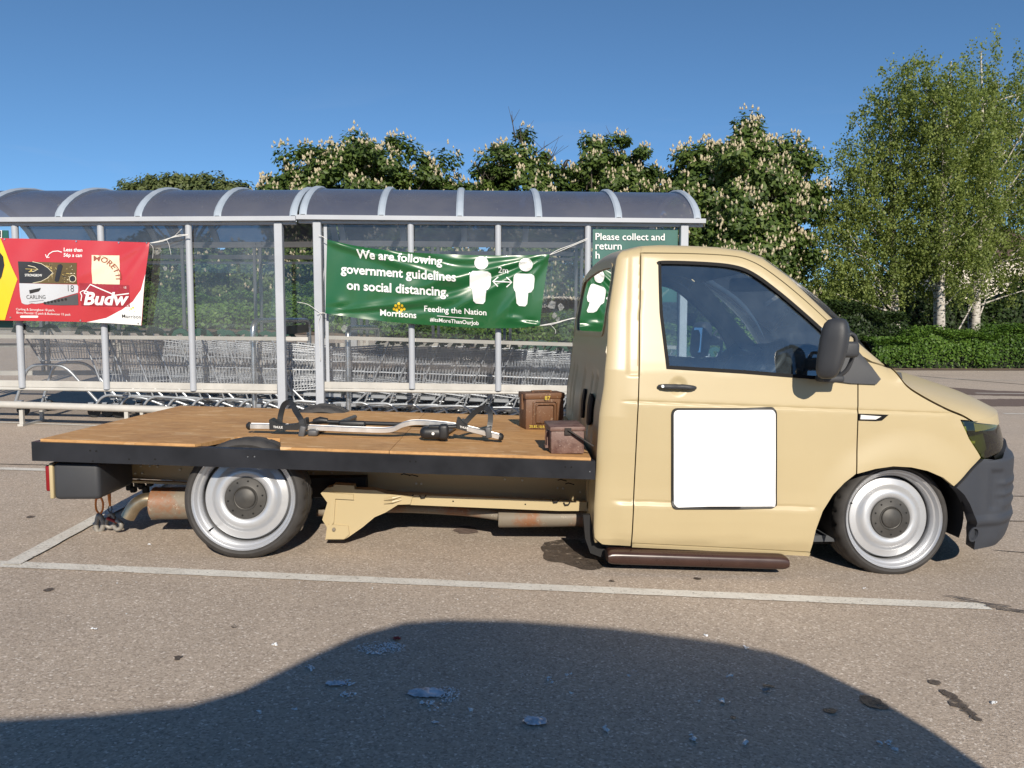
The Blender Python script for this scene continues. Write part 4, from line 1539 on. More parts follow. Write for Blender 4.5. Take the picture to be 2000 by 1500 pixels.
mb.build('bolt_head', plain('pale_bolt', (0.62, 0.60, 0.5), 0.4, 0.3), TR)['kind'] = 'stuff'
mb = MB()
for (x, y) in ((801, 969), (826, 970), (1085, 979), (1107, 984)):
    c = P(x, y, 3.71)
    mb.tube([c + Vector((-0.016, 0, 0.006)), c + Vector((-0.008, -0.008, -0.004)), c + Vector((0.008, -0.008, -0.002)), c + Vector((0.016, 0, 0.008))], 0.0035, 6)
for (x, y) in ((792, 927), (808, 929), (1098, 938), (1113, 945)):
    c = P(x, y, 3.80)
    mb.tube([c + Vector((-0.022, 0, 0.0)), c + Vector((-0.008, -0.008, 0.006)), c + Vector((0.022, 0, -0.004))], 0.003, 6)
for (x, y) in ((885, 979), (1026, 985)):
    mb.lathe([(0.004, 0.0), (0.0, -0.003)], 8, Matrix.Translation(P(x, y, 3.713)))
mb.build('hook', M_UNDER, TR)['kind'] = 'stuff'
# axles, tank and spare under the bed; black slab added to block light
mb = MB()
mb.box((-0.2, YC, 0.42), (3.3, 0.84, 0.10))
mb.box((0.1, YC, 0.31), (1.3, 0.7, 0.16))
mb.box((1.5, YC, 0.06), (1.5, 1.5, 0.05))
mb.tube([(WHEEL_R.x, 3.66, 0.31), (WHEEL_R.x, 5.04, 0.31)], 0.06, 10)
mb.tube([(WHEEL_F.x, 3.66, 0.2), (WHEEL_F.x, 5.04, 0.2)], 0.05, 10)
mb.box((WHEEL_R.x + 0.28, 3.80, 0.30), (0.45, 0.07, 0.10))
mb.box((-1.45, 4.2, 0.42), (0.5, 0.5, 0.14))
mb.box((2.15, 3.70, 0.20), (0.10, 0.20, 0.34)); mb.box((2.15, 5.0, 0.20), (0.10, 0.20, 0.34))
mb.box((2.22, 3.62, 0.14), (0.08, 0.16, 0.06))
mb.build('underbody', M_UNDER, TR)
mb = MB()
for k in range(7):
    mb.rbox(P(245 + k * 8, 944 + (k % 3) * 6, 3.95), (0.03, 0.03, 0.03 + 0.01 * (k % 2)), 0.006, 1)
mb.tube(catmull([P(255, 938, 3.95), P(258, 958, 3.95), P(266, 950, 3.95), P(280, 942, 3.95)], 4), 0.008, 6)
mb.build('towing_bracket', M_UNDER, TR)

# ---- exhausts
mb = MB()
c = P(300, 983, 3.78)
Mx = Matrix.Translation(c) @ Matrix.Rotation(math.radians(-90), 4, 'Z')
L_ = 0.34
mb.lathe([(0.0, 0.0), (0.070, 0.0), (0.079, 0.003), (0.081, 0.008), (0.078, 0.014), (0.078, L_ - 0.014), (0.081, L_ - 0.008), (0.07, L_), (0.0, L_)], 28, Mx)
ex = mb.build('rear_silencer', M_EXH, TR, smooth=True, angle=50)
mb = MB()
tp = catmull([c + Vector((0.02, 0, 0.02)), c + Vector((-0.04, -0.005, 0.018)), c + Vector((-0.085, -0.01, -0.01)), c + Vector((-0.12, -0.015, -0.065))], 6)
mb.tube(tp, 0.034, 16, caps=False)
mb.tube(tp, 0.031, 16, caps=False)
mb.build('tailpipe', M_PIPE, ex, smooth=True)
mb = MB()
c = P(973, 1013, 3.80)
Mx = Matrix.Translation(c) @ Matrix.Rotation(math.radians(-90), 4, 'Z') @ Matrix.Rotation(math.radians(0), 4, 'X')
L_ = P(1140, 1013, 3.80).x - c.x
mb.lathe([(0.0, 0.0), (0.04, 0.0), (0.044, 0.006), (0.044, L_ - 0.006), (0.036, L_), (0.0, L_)], 22, Mx)
mb.build('front_silencer', M_EXH, TR, smooth=True, angle=50)
mb = MB(); mb.tube(catmull([P(620, 1000, 3.98), P(760, 992, 3.95), P(900, 998, 3.88), P(980, 1008, 3.81)], 6), 0.024, 10)
mb.build('exhaust_pipe', M_EXH, TR, smooth=True)

# ---- tail: black corner, cream lamp panel, red lamp
x0 = P(101, 940, 3.43).x
zt, zb_ = P(101, 905, 3.43).z, P(101, 977, 3.43).z
for yq in (3.60, 2 * YC - 3.60):
    mb = MB(); mb.rbox((x0 + 0.105, yq, (zt + zb_) / 2), (0.20, 0.34, zt - zb_), 0.02, 3)
    mb.build('rear_corner', M_PLASTIC, TR, smooth=True, angle=50)
mb = MB(); mb.rbox((x0 - 0.006, YC, (zt + zb_) / 2 + 0.002), (0.018, 2 * (YC - 3.435), zt - zb_ - 0.004), 0.006, 2)
tp_ = mb.build('tail_panel', M_PAINT, TR, smooth=True, angle=50)
for y in (3.52, 2 * YC - 3.52):
    mb = MB(); mb.rbox((x0 - 0.024, y, (zt + zb_) / 2 + 0.012), (0.026, 0.15, (zt - zb_) * 0.72), 0.009, 3)
    mb.build('tail_lamp', plain('red_lens', (0.22, 0.008, 0.012), 0.2), tp_, smooth=True, angle=50)

# ---- side step
mb = MB()
a, b = P(1186, 1087, 3.40), P(1537, 1098, 3.40)
bm = bmesh.new()
ln = (b - a).length
pth = [a + (b - a) * t for t in np.linspace(0, 1, 15)]
d = (b - a).normalized()
sec = [(0.052 * math.copysign(abs(math.cos(t)) ** 0.6, math.cos(t)), 0.034 * math.copysign(abs(math.sin(t)) ** 0.7, math.sin(t))) for t in np.linspace(0, 2 * math.pi, 21)[:-1]]
vv, ff = [], []
ks = [0.25, 0.62, 0.86, 0.97] + [1.0] * 7 + [0.97, 0.86, 0.62, 0.25]
tt = [0.0, 0.008, 0.02, 0.04] + list(np.linspace(0.08, 0.92, 7)) + [0.96, 0.98, 0.992, 1.0]
for k, t in zip(ks, tt):
    c = a + (b - a) * t
    for (sy, sz) in sec:
        vv.append(c + Vector((0, sy + 0.02, sz * (0.55 + 0.45 * k))))
n = len(sec)
for i in range(len(ks) - 1):
    for j in range(n):
        ff.append((i * n + j, i * n + (j + 1) % n, (i + 1) * n + (j + 1) % n, (i + 1) * n + j))
ff += [tuple(range(n)), tuple((len(ks) - 1) * n + j for j in range(n - 1, -1, -1))]
mb.add(vv, ff)
mb.build('side_step', M_STEP, TR, smooth=True, angle=60)

mb = MB()
q = [P(x, y, 3.52) for x, y in [(1138, 1004), (1152, 1004), (1158, 1040), (1176, 1068), (1206, 1078), (1206, 1100), (1186, 1100), (1178, 1088), (1152, 1078), (1142, 1050)]]
mb.prism([(p.x, p.z) for p in q], 3.50, 3.53)
mb.build('step_bracket', M_UNDER, TR)

# ================================================================== TROLLEY SHELTERS
YS, YB = 7.60, 9.70                      # front and back walls
M_ROOF = None
def make_roof():
    m, nt, b = mat('smoked_polycarbonate')
    L = nt.links.new
    tc = nd(nt, 'ShaderNodeTexCoord')
    n1 = nd(nt, 'ShaderNodeTexNoise', Scale=1.6, Detail=6.0, Roughness=0.6)
    mp = nd(nt, 'ShaderNodeMapping'); mp.inputs['Scale'].default_value = (7.0, 1.2, 3.0); mp.inputs['Rotation'].default_value = (0, 0, 0.3)
    n2 = nd(nt, 'ShaderNodeTexNoise', Scale=2.6, Detail=7.0, Roughness=0.75)
    L(tc.outputs['Object'], n1.inputs['Vector']); L(tc.outputs['Object'], mp.inputs['Vector']); L(mp.outputs['Vector'], n2.inputs['Vector'])
    c = ramp(nt, [(0.3, (0.085, 0.095, 0.135)), (0.7, (0.13, 0.135, 0.165))])
    L(n1.outputs['Fac'], c.inputs['Fac'])
    sc_ = ramp(nt, [(0.655, (0, 0, 0)), (0.72, (1, 1, 1))])
    L(n2.outputs['Fac'], sc_.inputs['Fac'])
    sp = nd(nt, 'ShaderNodeSeparateXYZ'); L(tc.outputs['Object'], sp.inputs['Vector'])
    low = nd(nt, 'ShaderNodeMapRange'); low.inputs['From Min'].default_value = 7.55; low.inputs['From Max'].default_value = 7.95
    low.inputs['To Min'].default_value = 0.8; low.inputs['To Max'].default_value = 0.0
    L(sp.outputs['Y'], low.inputs['Value'])
    mm = nd(nt, 'ShaderNodeMath', operation='MULTIPLY'); L(sc_.outputs['Color'], mm.inputs[0]); L(low.outputs['Result'], mm.inputs[1])
    mx = nd(nt, 'ShaderNodeMixRGB'); mx.inputs['Color2'].default_value = (0.42, 0.41, 0.40, 1)
    L(mm.outputs[0], mx.inputs['Fac']); L(c.outputs['Color'], mx.inputs['Color1'])
    L(mx.outputs['Color'], b.inputs['Base Color'])
    b.inputs['Roughness'].default_value = 0.22
    tr = nd(nt, 'ShaderNodeBsdfTransparent'); tr.inputs['Color'].default_value = (0.55, 0.58, 0.66, 1)
    ms = nd(nt, 'ShaderNodeMixShader'); ms.inputs['Fac'].default_value = 0.22
    L(b.outputs['BSDF'], ms.inputs[1]); L(tr.outputs['BSDF'], ms.inputs[2])
    L(ms.outputs['Shader'], nt.nodes['Material Output'].inputs['Surface'])
    return m


M_ROOF = make_roof()
M_RIB = plain('blue_grey_rib', (0.34, 0.39, 0.45), 0.45, noise=0.08, nscale=4.0)
M_SIGN = plain('dark_green_sign', (0.018, 0.105, 0.085), 0.4, noise=0.12, nscale=3.0)


def vault(x, t, z0, dz=0.0):
    y = YS - 0.06 + (YB - YS + 0.12) * t
    q = 2 * t - 1
    h = (0.55 * math.sqrt(max(0, 1 - q * q)) + 0.45 * (1 - q * q)) * 0.435
    return Vector((x, y, z0 + h + dz))


def shelter(label, eave, ribs, rounds, squares, back_px, xl, xr, mid_pts, rail_px, group='trolley shelters'):
    a, b = P(eave[0][0], eave[0][1], YS), P(eave[1][0], eave[1][1], YS)
    ze = lambda x: a.z + (b.z - a.z) * (x - a.x) / (b.x - a.x)
    root = thing('trolley_shelter', label, 'shelter', (0.5 * (P(xl, 430, YS).x + P(xr, 430, YS).x), 0.5 * (YS + YB), gz(0.5 * (a.x + b.x), YS)), group)
    X0, X1 = P(xl, 430, YS).x, P(xr, 430, YS).x
    for (y, s) in ((YS - 0.05, 1), (YB + 0.05, -1)):
        mb = MB()
        mb.bar((X0, y, ze(X0)), (X1, y, ze(X1)), 0.07, 0.042)
        mb.bar((X0 + 0.01, y + s * 0.05, ze(X0) - 0.035), (X1 - 0.01, y + s * 0.05, ze(X1) - 0.035), 0.05, 0.03)
        mb.build('gutter', M_SHELTER if s > 0 else M_SHELTERRAIL, root)
    rx = [P(p, 428, YS - 0.05).x for p in ribs]
    ts = [0.5 - 0.5 * math.cos(math.pi * i / 18) for i in range(19)]
    for x in rx:
        mb = MB()
        A = [vault(x - 0.035, t, ze(x), 0.016) for t in ts]; B = [vault(x + 0.035, t, ze(x), 0.016) for t in ts]
        C = [vault(x - 0.035, t, ze(x), -0.03) for t in ts]; D = [vault(x + 0.035, t, ze(x), -0.03) for t in ts]
        m1 = [vault(x - 0.018, t, ze(x), 0.03) for t in ts]; m2 = [vault(x + 0.018, t, ze(x), 0.03) for t in ts]
        mb.strip3(A, m1); mb.strip3(m1, m2); mb.strip3(m2, B); mb.strip3(B, D); mb.strip3(C, A); mb.strip3(D, C)
        mb.build('rib', M_RIB, root, smooth=True, angle=35)
    for i in range(len(rx) - 1):
        mb = MB()
        rows = []
        for t in ts:
            rows.append([vault(x, t, ze(x)) for x in np.linspace(rx[i] + 0.02, rx[i + 1] - 0.02, 4)])
        mb.grid(rows)
        mb.build('roof_panel', M_ROOF, root, smooth=True)
    # front posts
    vert = []
    for (p, top, bot) in rounds:
        A = P(p[0], top, YS); B = P(p[1], bot, YS)
        xm = 0.5 * (A.x + B.x)
        mb = MB(); mb.tube([(xm, YS, ze(xm) - 0.03), (xm, YS, B.z)], 0.031, 14)
        mb.build('post', M_SHELTER, root, smooth=True, angle=50)
        vert.append(xm)
    for p in squares:
        A = P(p, 600, YS)
        mb = MB(); mb.rbox((A.x, YS, 0.5 * (ze(A.x) - 0.03 + gz(A.x, YS))), (0.078, 0.085, ze(A.x) - 0.03 - gz(A.x, YS)), 0.008, 2)
        mb.box((A.x, YS, gz(A.x, YS) + 0.006), (0.18, 0.16, 0.012))
        mb.build('corner_post', M_SHELTER, root)
        vert.append(A.x)
        mb = MB(); mb.rbox((A.x, YB, 0.5 * (ze(A.x) - 0.03 + gz(A.x, YB))), (0.078, 0.085, ze(A.x) - 0.03 - gz(A.x, YB)), 0.008, 2)
        mb.build('corner_post', M_SHELTER, root)
    # front rails
    (r0, r1) = rail_px
    q0, q1 = P(r0[0], r0[1], YS), P(r1[0], r1[1], YS)
    mb = MB(); mb.tube([q0 + Vector((0, 0.012, -0.028)), q1 + Vector((0, 0.012, -0.028))], 0.017, 10); mb.build('bottom_rail', M_SHELTERRAIL, root, smooth=True, angle=50)
    mb = MB(); mb.bar(q0 + Vector((0, 0.014, 0.022)), q1 + Vector((0, 0.014, 0.022)), 0.02, 0.062); mb.build('kick_strip', M_SHELTERRAIL, root)
    m0, m1 = P(mid_pts[0][0], mid_pts[0][1], YS), P(mid_pts[1][0], mid_pts[1][1], YS)
    mb = MB(); mb.bar(m0 + Vector((0, 0.04, 0)), m1 + Vector((0, 0.04, 0)), 0.025, 0.036); mb.build('mid_rail', M_SHELTERRAIL, root)
    zr = lambda x: q0.z + (q1.z - q0.z) * (x - q0.x) / (q1.x - q0.x)
    zm = lambda x: m0.z + (m1.z - m0.z) * (x - m0.x) / (m1.x - m0.x)
    vert = sorted(v for v in vert if X0 - 0.2 < v < X1 + 0.2)
    if vert[0] > X0 + 0.3:
        vert = [X0 + 0.02] + vert
    for i in range(len(vert) - 1):
        xa, xb = vert[i] + 0.036, vert[i + 1] - 0.036
        mb = MB()
        mb.add([(xa, YS + 0.022, zr(xa) + 0.0), (xb, YS + 0.022, zr(xb) + 0.0), (xb, YS + 0.022, ze(xb) - 0.05), (xa, YS + 0.022, ze(xa) - 0.05)], [(0, 1, 2, 3)])
        mb.build('pane', M_PANE, root)
    # back wall
    bx = [P(p, 600, YB).x for p in back_px]
    for x in bx:
        mb = MB(); mb.bar((x - 0.035, YB, 0.55), (x - 0.035, YB, ze(x)), 0.03, 0.035); mb.bar((x + 0.035, YB, 0.55), (x + 0.035, YB, ze(x)), 0.03, 0.035)
        mb.build('back_mullion', M_SHELTERRAIL, root)
    for (zz, h) in ((ze(X0) - 0.13, 0.05), (ze(X0) - 0.20, 0.03), (0.86, 0.05), (0.52, 0.06)):
        mb = MB(); mb.bar((X0, YB + 0.03, zz), (X1, YB + 0.03, zz), 0.02, h); mb.build('back_rail', M_SHELTERRAIL, root)
    bx2 = [X0] + bx + [X1]
    for i in range(len(bx2) - 1):
        xa, xb = bx2[i] + 0.05, bx2[i + 1] - 0.05
        mb = MB(); mb.add([(xa, YB + 0.005, 0.55), (xb, YB + 0.005, 0.55), (xb, YB + 0.005, ze(xb) - 0.06), (xa, YB + 0.005, ze(xa) - 0.06)], [(0, 1, 2, 3)])
        mb.build('back_pane', M_PANE, root)
    return root, ze, zr


SH_L, zeL, zrL = shelter('left trolley shelter behind the bed with red banner and smoked barrel roof', ((0, 431), (579, 428.5)), [-195, -40, 115, 270, 425, 573],
                         [((30, 43), 440, 757), ((198, 207), 440, 760), ((369, 377), 440, 763), ((-140, -122), 440, 757)], [548, -310], [-55, 85, 225, 365, 505], -330, 581,
                         ((-300, 655), (600, 662)), ((-300, 749), (541, 761)))
SH_R, zeR, zrR = shelter('right trolley shelter behind the cab with green banner and smoked barrel roof', ((590, 426), (1372, 433.5)), [592, 745, 898, 1052, 1208, 1362],
                         [((803, 804), 440, 759), ((973, 973), 440, 763), ((1148, 1146), 440, 766)], [623, 1333], [711, 851, 991, 1130, 1270], 582, 1374,
                         ((634, 659), (1325, 679)), ((634, 756), (1325, 767)))
# thin frame beside the near post of the right shelter
mb = MB(); pz = P(638, 600, YS + 0.02)
mb.bar((pz.x, YS + 0.03, zrR(pz.x)), (pz.x, YS + 0.03, zeR(pz.x) - 0.05), 0.02, 0.03); mb.build('pane_frame', M_SHELTER, SH_R)

# ---- printed things: text and shapes laid out on an upright sheet
_tcache = {}
def text_bm(s, bold=0.0, shear=0.0, spacing=1.0):
    cu = bpy.data.curves.new('t', 'FONT')
    cu.body = s; cu.size = 1.0; cu.offset = bold; cu.shear = shear; cu.space_character = spacing
    cu.resolution_u = 3
    cu.fill_mode = 'FRONT'
    o = bpy.data.objects.new('t', cu)
    COL.objects.link(o)
    dg = bpy.context.evaluated_depsgraph_get()
    dg.update()
    me = bpy.data.meshes.new_from_object(o.evaluated_get(dg))
    bm = bmesh.new(); bm.from_mesh(me)
    bpy.data.meshes.remove(me); bpy.data.objects.remove(o); bpy.data.curves.remove(cu)
    bmesh.ops.triangulate(bm, faces=list(bm.faces))
    return bm


def split_long(bm, L):
    for _ in range(4):
        es = [e for e in bm.edges if e.calc_length() > L]
        if not es:
            break
        bmesh.ops.subdivide_edges(bm, edges=es, cuts=1)
        bmesh.ops.triangulate(bm, faces=[f for f in bm.faces if len(f.verts) > 3])


class Sheet:
    """an upright sheet at depth Y; f(px, py) is how far it bulges towards the viewer"""
    def __init__(self, Y, f=None, lift=0.002):
        self.Y, self.f, self.lift = Y, f or (lambda x, y: 0.0), lift
        self.n = 0

    def at(self, x, y, up=0.0):
        p = P(x, y, self.Y)
        p.y -= self.f(x, y) + up
        return p

    def from_bm(self, bm, name, m, parent, up=None):
        up = self.lift if up is None else up
        split_long(bm, 9.0)
        bm.verts.index_update()
        mb = MB().add([self.at(v.co.x, v.co.y, up) for v in bm.verts], [tuple(v.index for v in f.verts) for f in bm.faces])
        bm.free()
        return mb.build(name, m, parent, fix=False)

    def text(self, s, p0, p1, m, parent, bold=0.0, shear=0.0, ys=1.0, up=None, name='lettering', warp=None):
        bm = text_bm(s, bold, shear)
        xs = [v.co.x for v in bm.verts]
        x0, x1 = min(xs), max(xs)
        W = p1[0] - p0[0]
        k = W / (x1 - x0)
        for v in bm.verts:
            t = (v.co.x - x0) / (x1 - x0)
            bx, by = p0[0] + W * t, p0[1] + (p1[1] - p0[1]) * t
            if warp:
                bx, by = warp(t, v.co.y * k * ys)
                v.co = Vector((bx, by, 0))
            else:
                v.co = Vector((bx, by - v.co.y * k * ys, 0))
        o = self.from_bm(bm, name, m, parent, up)
        o['kind'] = 'stuff'
        return o

    def poly(self, pts, m, parent, name='print', up=None):
        bm = bmesh.new()
        f = bm.faces.new([bm.verts.new((x, y, 0)) for x, y in pts])
        bmesh.ops.triangulate(bm, faces=[f])
        return self.from_bm(bm, name, m, parent, up)

    def stroke(self, pts, w, m, parent, name='print', up=None):
        bm = bmesh.new()
        pts = [Vector((x, y, 0)) for x, y in pts]
        L, R = [], []
        for i, p in enumerate(pts):
            d = (pts[min(i + 1, len(pts) - 1)] - pts[max(0, i - 1)]).normalized()
            n = Vector((-d.y, d.x, 0)) * (w / 2)
            L.append(bm.verts.new(p + n)); R.append(bm.verts.new(p - n))
        for i in range(len(pts) - 1):
            bm.faces.new((L[i], L[i + 1], R[i + 1], R[i]))
        return self.from_bm(bm, name, m, parent, up)

    def cloth(self, top, right, bottom, left, m, name, nu=60, nv=24):
        """four edges (pixel rows) filled as a patch; bottom and top run left to right, left and right run top to bottom"""
        def res(pts, n):
            c = [Vector((x, y, 0)) for x, y in pts]
            c = catmull(c, 12) if len(c) > 2 else c
            d = [0]
            for i in range(1, len(c)):
                d.append(d[-1] + (c[i] - c[i - 1]).length)
            return [(np.interp(d[-1] * i / (n - 1), d, [p.x for p in c]), np.interp(d[-1] * i / (n - 1), d, [p.y for p in c])) for i in range(n)]
        T, B, Lf, Rt = res(top, nu), res(bottom, nu), res(left, nv), res(right, nv)
        rows = []
        for j in range(nv):
            v = j / (nv - 1)
            row = []
            for i in range(nu):
                u = i / (nu - 1)
                q = []
                for k in (0, 1):
                    q.append((1 - v) * T[i][k] + v * B[i][k] + (1 - u) * Lf[j][k] + u * Rt[j][k] - ((1 - u) * (1 - v) * T[0][k] + u * (1 - v) * T[-1][k] + (1 - u) * v * B[0][k] + u * v * B[-1][k]))
                row.append(self.at(q[0], q[1]))
            rows.append(row)
        mb = MB(); mb.grid(rows)
        n = len(mb.v)
        mb.v += [(x, y + 0.0012, z) for x, y, z in mb.v[:n]]
        mb.f += [tuple(i + n for i in reversed(f)) for f in mb.f]; mb.m += [0] * len(mb.m)
        return mb.mesh(name, m, True, fix=False)


def ridge(x, y, a, b, w, amp, taper=0.0):
    ax, ay = a; bx, by = b
    dx, dy = bx - ax, by - ay
    t = ((x - ax) * dx + (y - ay) * dy) / (dx * dx + dy * dy)
    if t < -0.05 or t > 1.05:
        return 0.0
    d = ((x - ax) * dy - (y - ay) * dx) / math.hypot(dx, dy)
    ww = w * (0.35 + 0.65 * max(0, min(1, t)))
    return amp * math.exp(-(d / ww) ** 2) * sstep(-0.05, 0.08, t) * (1 - sstep(0.7, 1.05, t))


def green_f(x, y):
    f = 0.03 * math.sin(math.pi * max(0, min(1, (x - 636) / 436))) * math.sin(math.pi * max(0, min(1, (y - 470) / 170)))
    TLc, TRc, BLc, BRc = (639, 469), (1073, 498), (636, 611), (1054, 635)
    f += ridge(x, y, TLc, (930, 560), 16, 0.022) - ridge(x, y, (650, 470), (960, 530), 9, 0.012)
    f += ridge(x, y, TRc, (760, 575), 13, 0.018) + ridge(x, y, TRc, (830, 640), 12, 0.016) + ridge(x, y, TRc, (960, 640), 10, 0.012) + ridge(x, y, TRc, (850, 510), 7, 0.008)
    f -= ridge(x, y, TRc, (780, 610), 9, 0.012)
    f += ridge(x, y, BLc, (940, 575), 12, 0.015) - ridge(x, y, BLc, (900, 600), 8, 0.009) + ridge(x, y, BLc, (760, 632), 7, 0.008)
    f += 0.010 * math.exp(-((x - 660) ** 2 / 300 + (y - 592) ** 2 / 120)) - 0.008 * math.exp(-((x - 668) ** 2 / 200 + (y - 602) ** 2 / 60))
    f += ridge(x, y, (1054, 635), (985, 620), 7, 0.016) - ridge(x, y, (1000, 625), (1050, 628), 5, 0.012) + ridge(x, y, (1000, 598), (985, 636), 5, 0.008)
    f += 0.002 * math.sin(x * 0.11 + y * 0.05)
    return f * 1.35


def red_f(x, y):
    f = 0.03 * math.sin(math.pi * max(0, min(1, (y - 468) / 165)))
    f += 0.005 * math.sin(x * 0.045 + 1.0) + 0.003 * math.sin(x * 0.09 + y * 0.06) + ridge(x, y, (293, 474), (120, 560), 14, 0.010) + ridge(x, y, (293, 475), (200, 620), 10, 0.010) + ridge(x, y, (280, 632), (120, 560), 12, 0.006)
    return f


def vinyl(name, col, rough=0.28):
    return plain(name, col, rough, 0, noise=0.05, nscale=2.0, coat=0.3)


M_GREENV = vinyl('green_vinyl', (0.014, 0.098, 0.030), 0.30)
M_REDV = vinyl('red_vinyl', (0.47, 0.036, 0.045), 0.36)
M_YELV = vinyl('yellow_print', (0.80, 0.52, 0.02), 0.4)
M_WV = vinyl('white_vinyl_print', (0.80, 0.80, 0.78), 0.4)
M_BKV = vinyl('black_print', (0.02, 0.018, 0.018), 0.4)
M_GOLDV = vinyl('gold_print', (0.48, 0.36, 0.10), 0.4)
M_CREAMV = vinyl('cream_print', (0.74, 0.66, 0.46), 0.4)
M_DREDV = vinyl('dark_red_print', (0.30, 0.018, 0.030), 0.4)
M_BROWNV = vinyl('brown_red_print', (0.28, 0.06, 0.03), 0.4)
M_GREYV = vinyl('grey_print', (0.52, 0.53, 0.56), 0.4)
M_DGREYV = vinyl('dark_grey_print', (0.08, 0.08, 0.085), 0.4)
M_CORD = plain('white_cord', (0.70, 0.69, 0.66), 0.7)


def circ(cx, cy, rx, ry=None, n=20):
    ry = rx if ry is None else ry
    return [(cx + rx * math.cos(2 * math.pi * k / n), cy + ry * math.sin(2 * math.pi * k / n)) for k in range(n)]


def flower(sh, cx, cy, r, m, parent):
    bm = bmesh.new()
    for (ox, oy, s) in [(0, -0.7, .3), (-.55, -.35, .28), (.55, -.35, .28), (-.9, .2, .26), (.9, .2, .26), (-.42, .35, .3), (.42, .35, .3), (0, -.05, .28), (-.25, .85, .2), (.25, .85, .2)]:
        f = bm.faces.new([bm.verts.new((x, y, 0)) for x, y in circ(cx + ox * r, cy + oy * r, s * r * 0.85, s * r, 10)])
        bmesh.ops.triangulate(bm, faces=[f])
    return sh.from_bm(bm, 'flower_logo', m, parent)


# ---- green banner
GB = Sheet(YS - 0.10, green_f, 0.008)
gcol = thing('green_banner', 'green vinyl banner about social distancing tied to the right shelter', 'banner', P(850, 640, YS - 0.1))
me = GB.cloth([(639, 468), (700, 481), (790, 492), (900, 498), (1000, 499.5), (1073, 497)], [(1073, 497), (1062, 570), (1054, 636)], [(635.5, 612), (720, 624), (800, 632), (920, 640), (1000, 641), (1054, 636)], [(639, 468), (637, 540), (635.5, 612)], M_GREENV, 'sheet', 110, 44)
gs = inst('sheet', me, gcol)
for (s, a, b, bo) in (("We are following", (697, 504), (864, 518), 0.024), ("government guidelines", (666, 533), (891, 550.5), 0.024), ("on social distancing.", (678, 565), (876, 579), 0.024), ("2m", (973, 533), (992.5, 534), 0.012),
                      ("Feeding the Nation", (829, 608), (950, 616), 0.012), ("#ItsMoreThanOurJob", (840, 627.5), (935, 635), 0.014), ("Morrisons", (743, 616), (813.5, 621.5), 0.018)):
    GB.text(s, a, b, M_WV, gs, bo)
GB.stroke([(854, 617), (889, 620), (924, 622.5)], 1.2, M_WV, gs, 'underline')
flower(GB, 780, 601.5, 11, M_YELV, gs)
for (cx, hy, dx) in ((940.5, 514, 0), (1027, 517.5, 86)):
    GB.poly(circ(cx - 0.5, hy, 13.6, 13.0, 24), M_WV, gs, 'figure_head')
    o = dx; y0 = 530 if dx == 0 else 534.5
    x0, x1 = (917.5, 959.5) if dx == 0 else (1002.5, 1044)
    l0, l1 = (922.5, 949.5) if dx == 0 else (1006.5, 1031.5)
    yb, yl = y0 + 36.5, y0 + 65
    body = [(x0 + 6, y0), (x1 - 7, y0 + 1), (x1 - 1, y0 + 5), (x1, y0 + 11), (x1 - 2, yb - 7), (x1 - 7, yb), (l1, yb + 1), (l1 - 2, yl - 6), (l1 - 6, yl - 1), (l0 + 7, yl - 2), (l0 + 2, yl - 7), (l0, yb - 1), (x0 + 2, yb - 3), (x0, yb - 9), (x0, y0 + 8), (x0 + 2, y0 + 3)]
    GB.poly(body, M_WV, gs, 'figure_body')
GB.stroke([(963, 550), (999, 551.5)], 2.2, M_WV, gs, 'arrow')
GB.stroke([(973, 541), (962.5, 550), (972, 560)], 2.2, M_WV, gs, 'arrow')
GB.stroke([(989, 542), (999.5, 551.5), (989, 561)], 2.2, M_WV, gs, 'arrow')


def cord(pts, parent, r=0.0035, Y=YS - 0.09, name='tie_cord'):
    mb = MB(); mb.tube(catmull([P(x, y, Y) for x, y in pts], 4), r, 5)
    return mb.build(name, M_CORD, parent, smooth=True)


cord([(1073, 498), (1090, 488), (1120, 477), (1148, 465)], gcol)
cord([(1073, 498), (1092, 491), (1118, 480), (1147, 468)], gcol)
cord([(1054, 636), (1080, 633), (1110, 624), (1146, 617)], gcol)
cord([(1054, 636), (1085, 630), (1100, 626), (1120, 621)], gcol)
cord([(1075, 634), (1085, 645), (1084, 652)], gcol, 0.002)
cord([(639, 468), (630, 462), (622, 459)], gcol, Y=YS - 0.07)
cord([(635.5, 612), (628, 611), (619, 613)], gcol, Y=YS - 0.07)
cord([(580, 590), (600, 594), (617, 605), (626, 613), (622, 630), (624, 660), (626, 705)], gcol, 0.0025, YS - 0.06)

# ---- red banner
RB = Sheet(YS - 0.10, red_f, 0.004)
rcol = thing('red_banner', 'red drinks offer banner with yellow price corner on the left shelter', 'banner', P(130, 636, YS - 0.1))
me = RB.cloth([(-150, 462), (0, 465), (150, 469), (293, 474)], [(293, 474), (287, 540), (277, 636)], [(-150, 624), (0, 626), (150, 628.5), (220, 632), (277, 636)], [(-150, 462), (-150, 624)], M_REDV, 'sheet', 110, 36)
rs = inst('sheet', me, rcol)
RB.poly([(-149, 463), (2, 466), (38, 546), (11.5, 625), (-149, 623)], M_YELV, rs, 'yellow_field')
RB.text("9", (-46, 573), (13.5, 573), M_BKV, rs, 0.03, up=0.006)
RB.poly([(287.5, 536), (279, 566), (262, 589), (240, 605), (208, 621), (170, 629.3), (220, 631.5), (276.5, 635.5)], M_WV, rs, 'white_corner')
RB.text("Less than", (126.5, 491), (163, 492), M_WV, rs, 0.02)
RB.text("56p a can", (126.5, 501.5), (163, 502.5), M_WV, rs, 0.02)
RB.stroke([(123, 493), (115, 490.5), (105, 491.5), (98, 496), (94.5, 502)], 1.7, M_WV, rs, 'arrow')
RB.stroke([(90.5, 497), (93.5, 503.5), (99, 503)], 1.5, M_WV, rs, 'arrow')
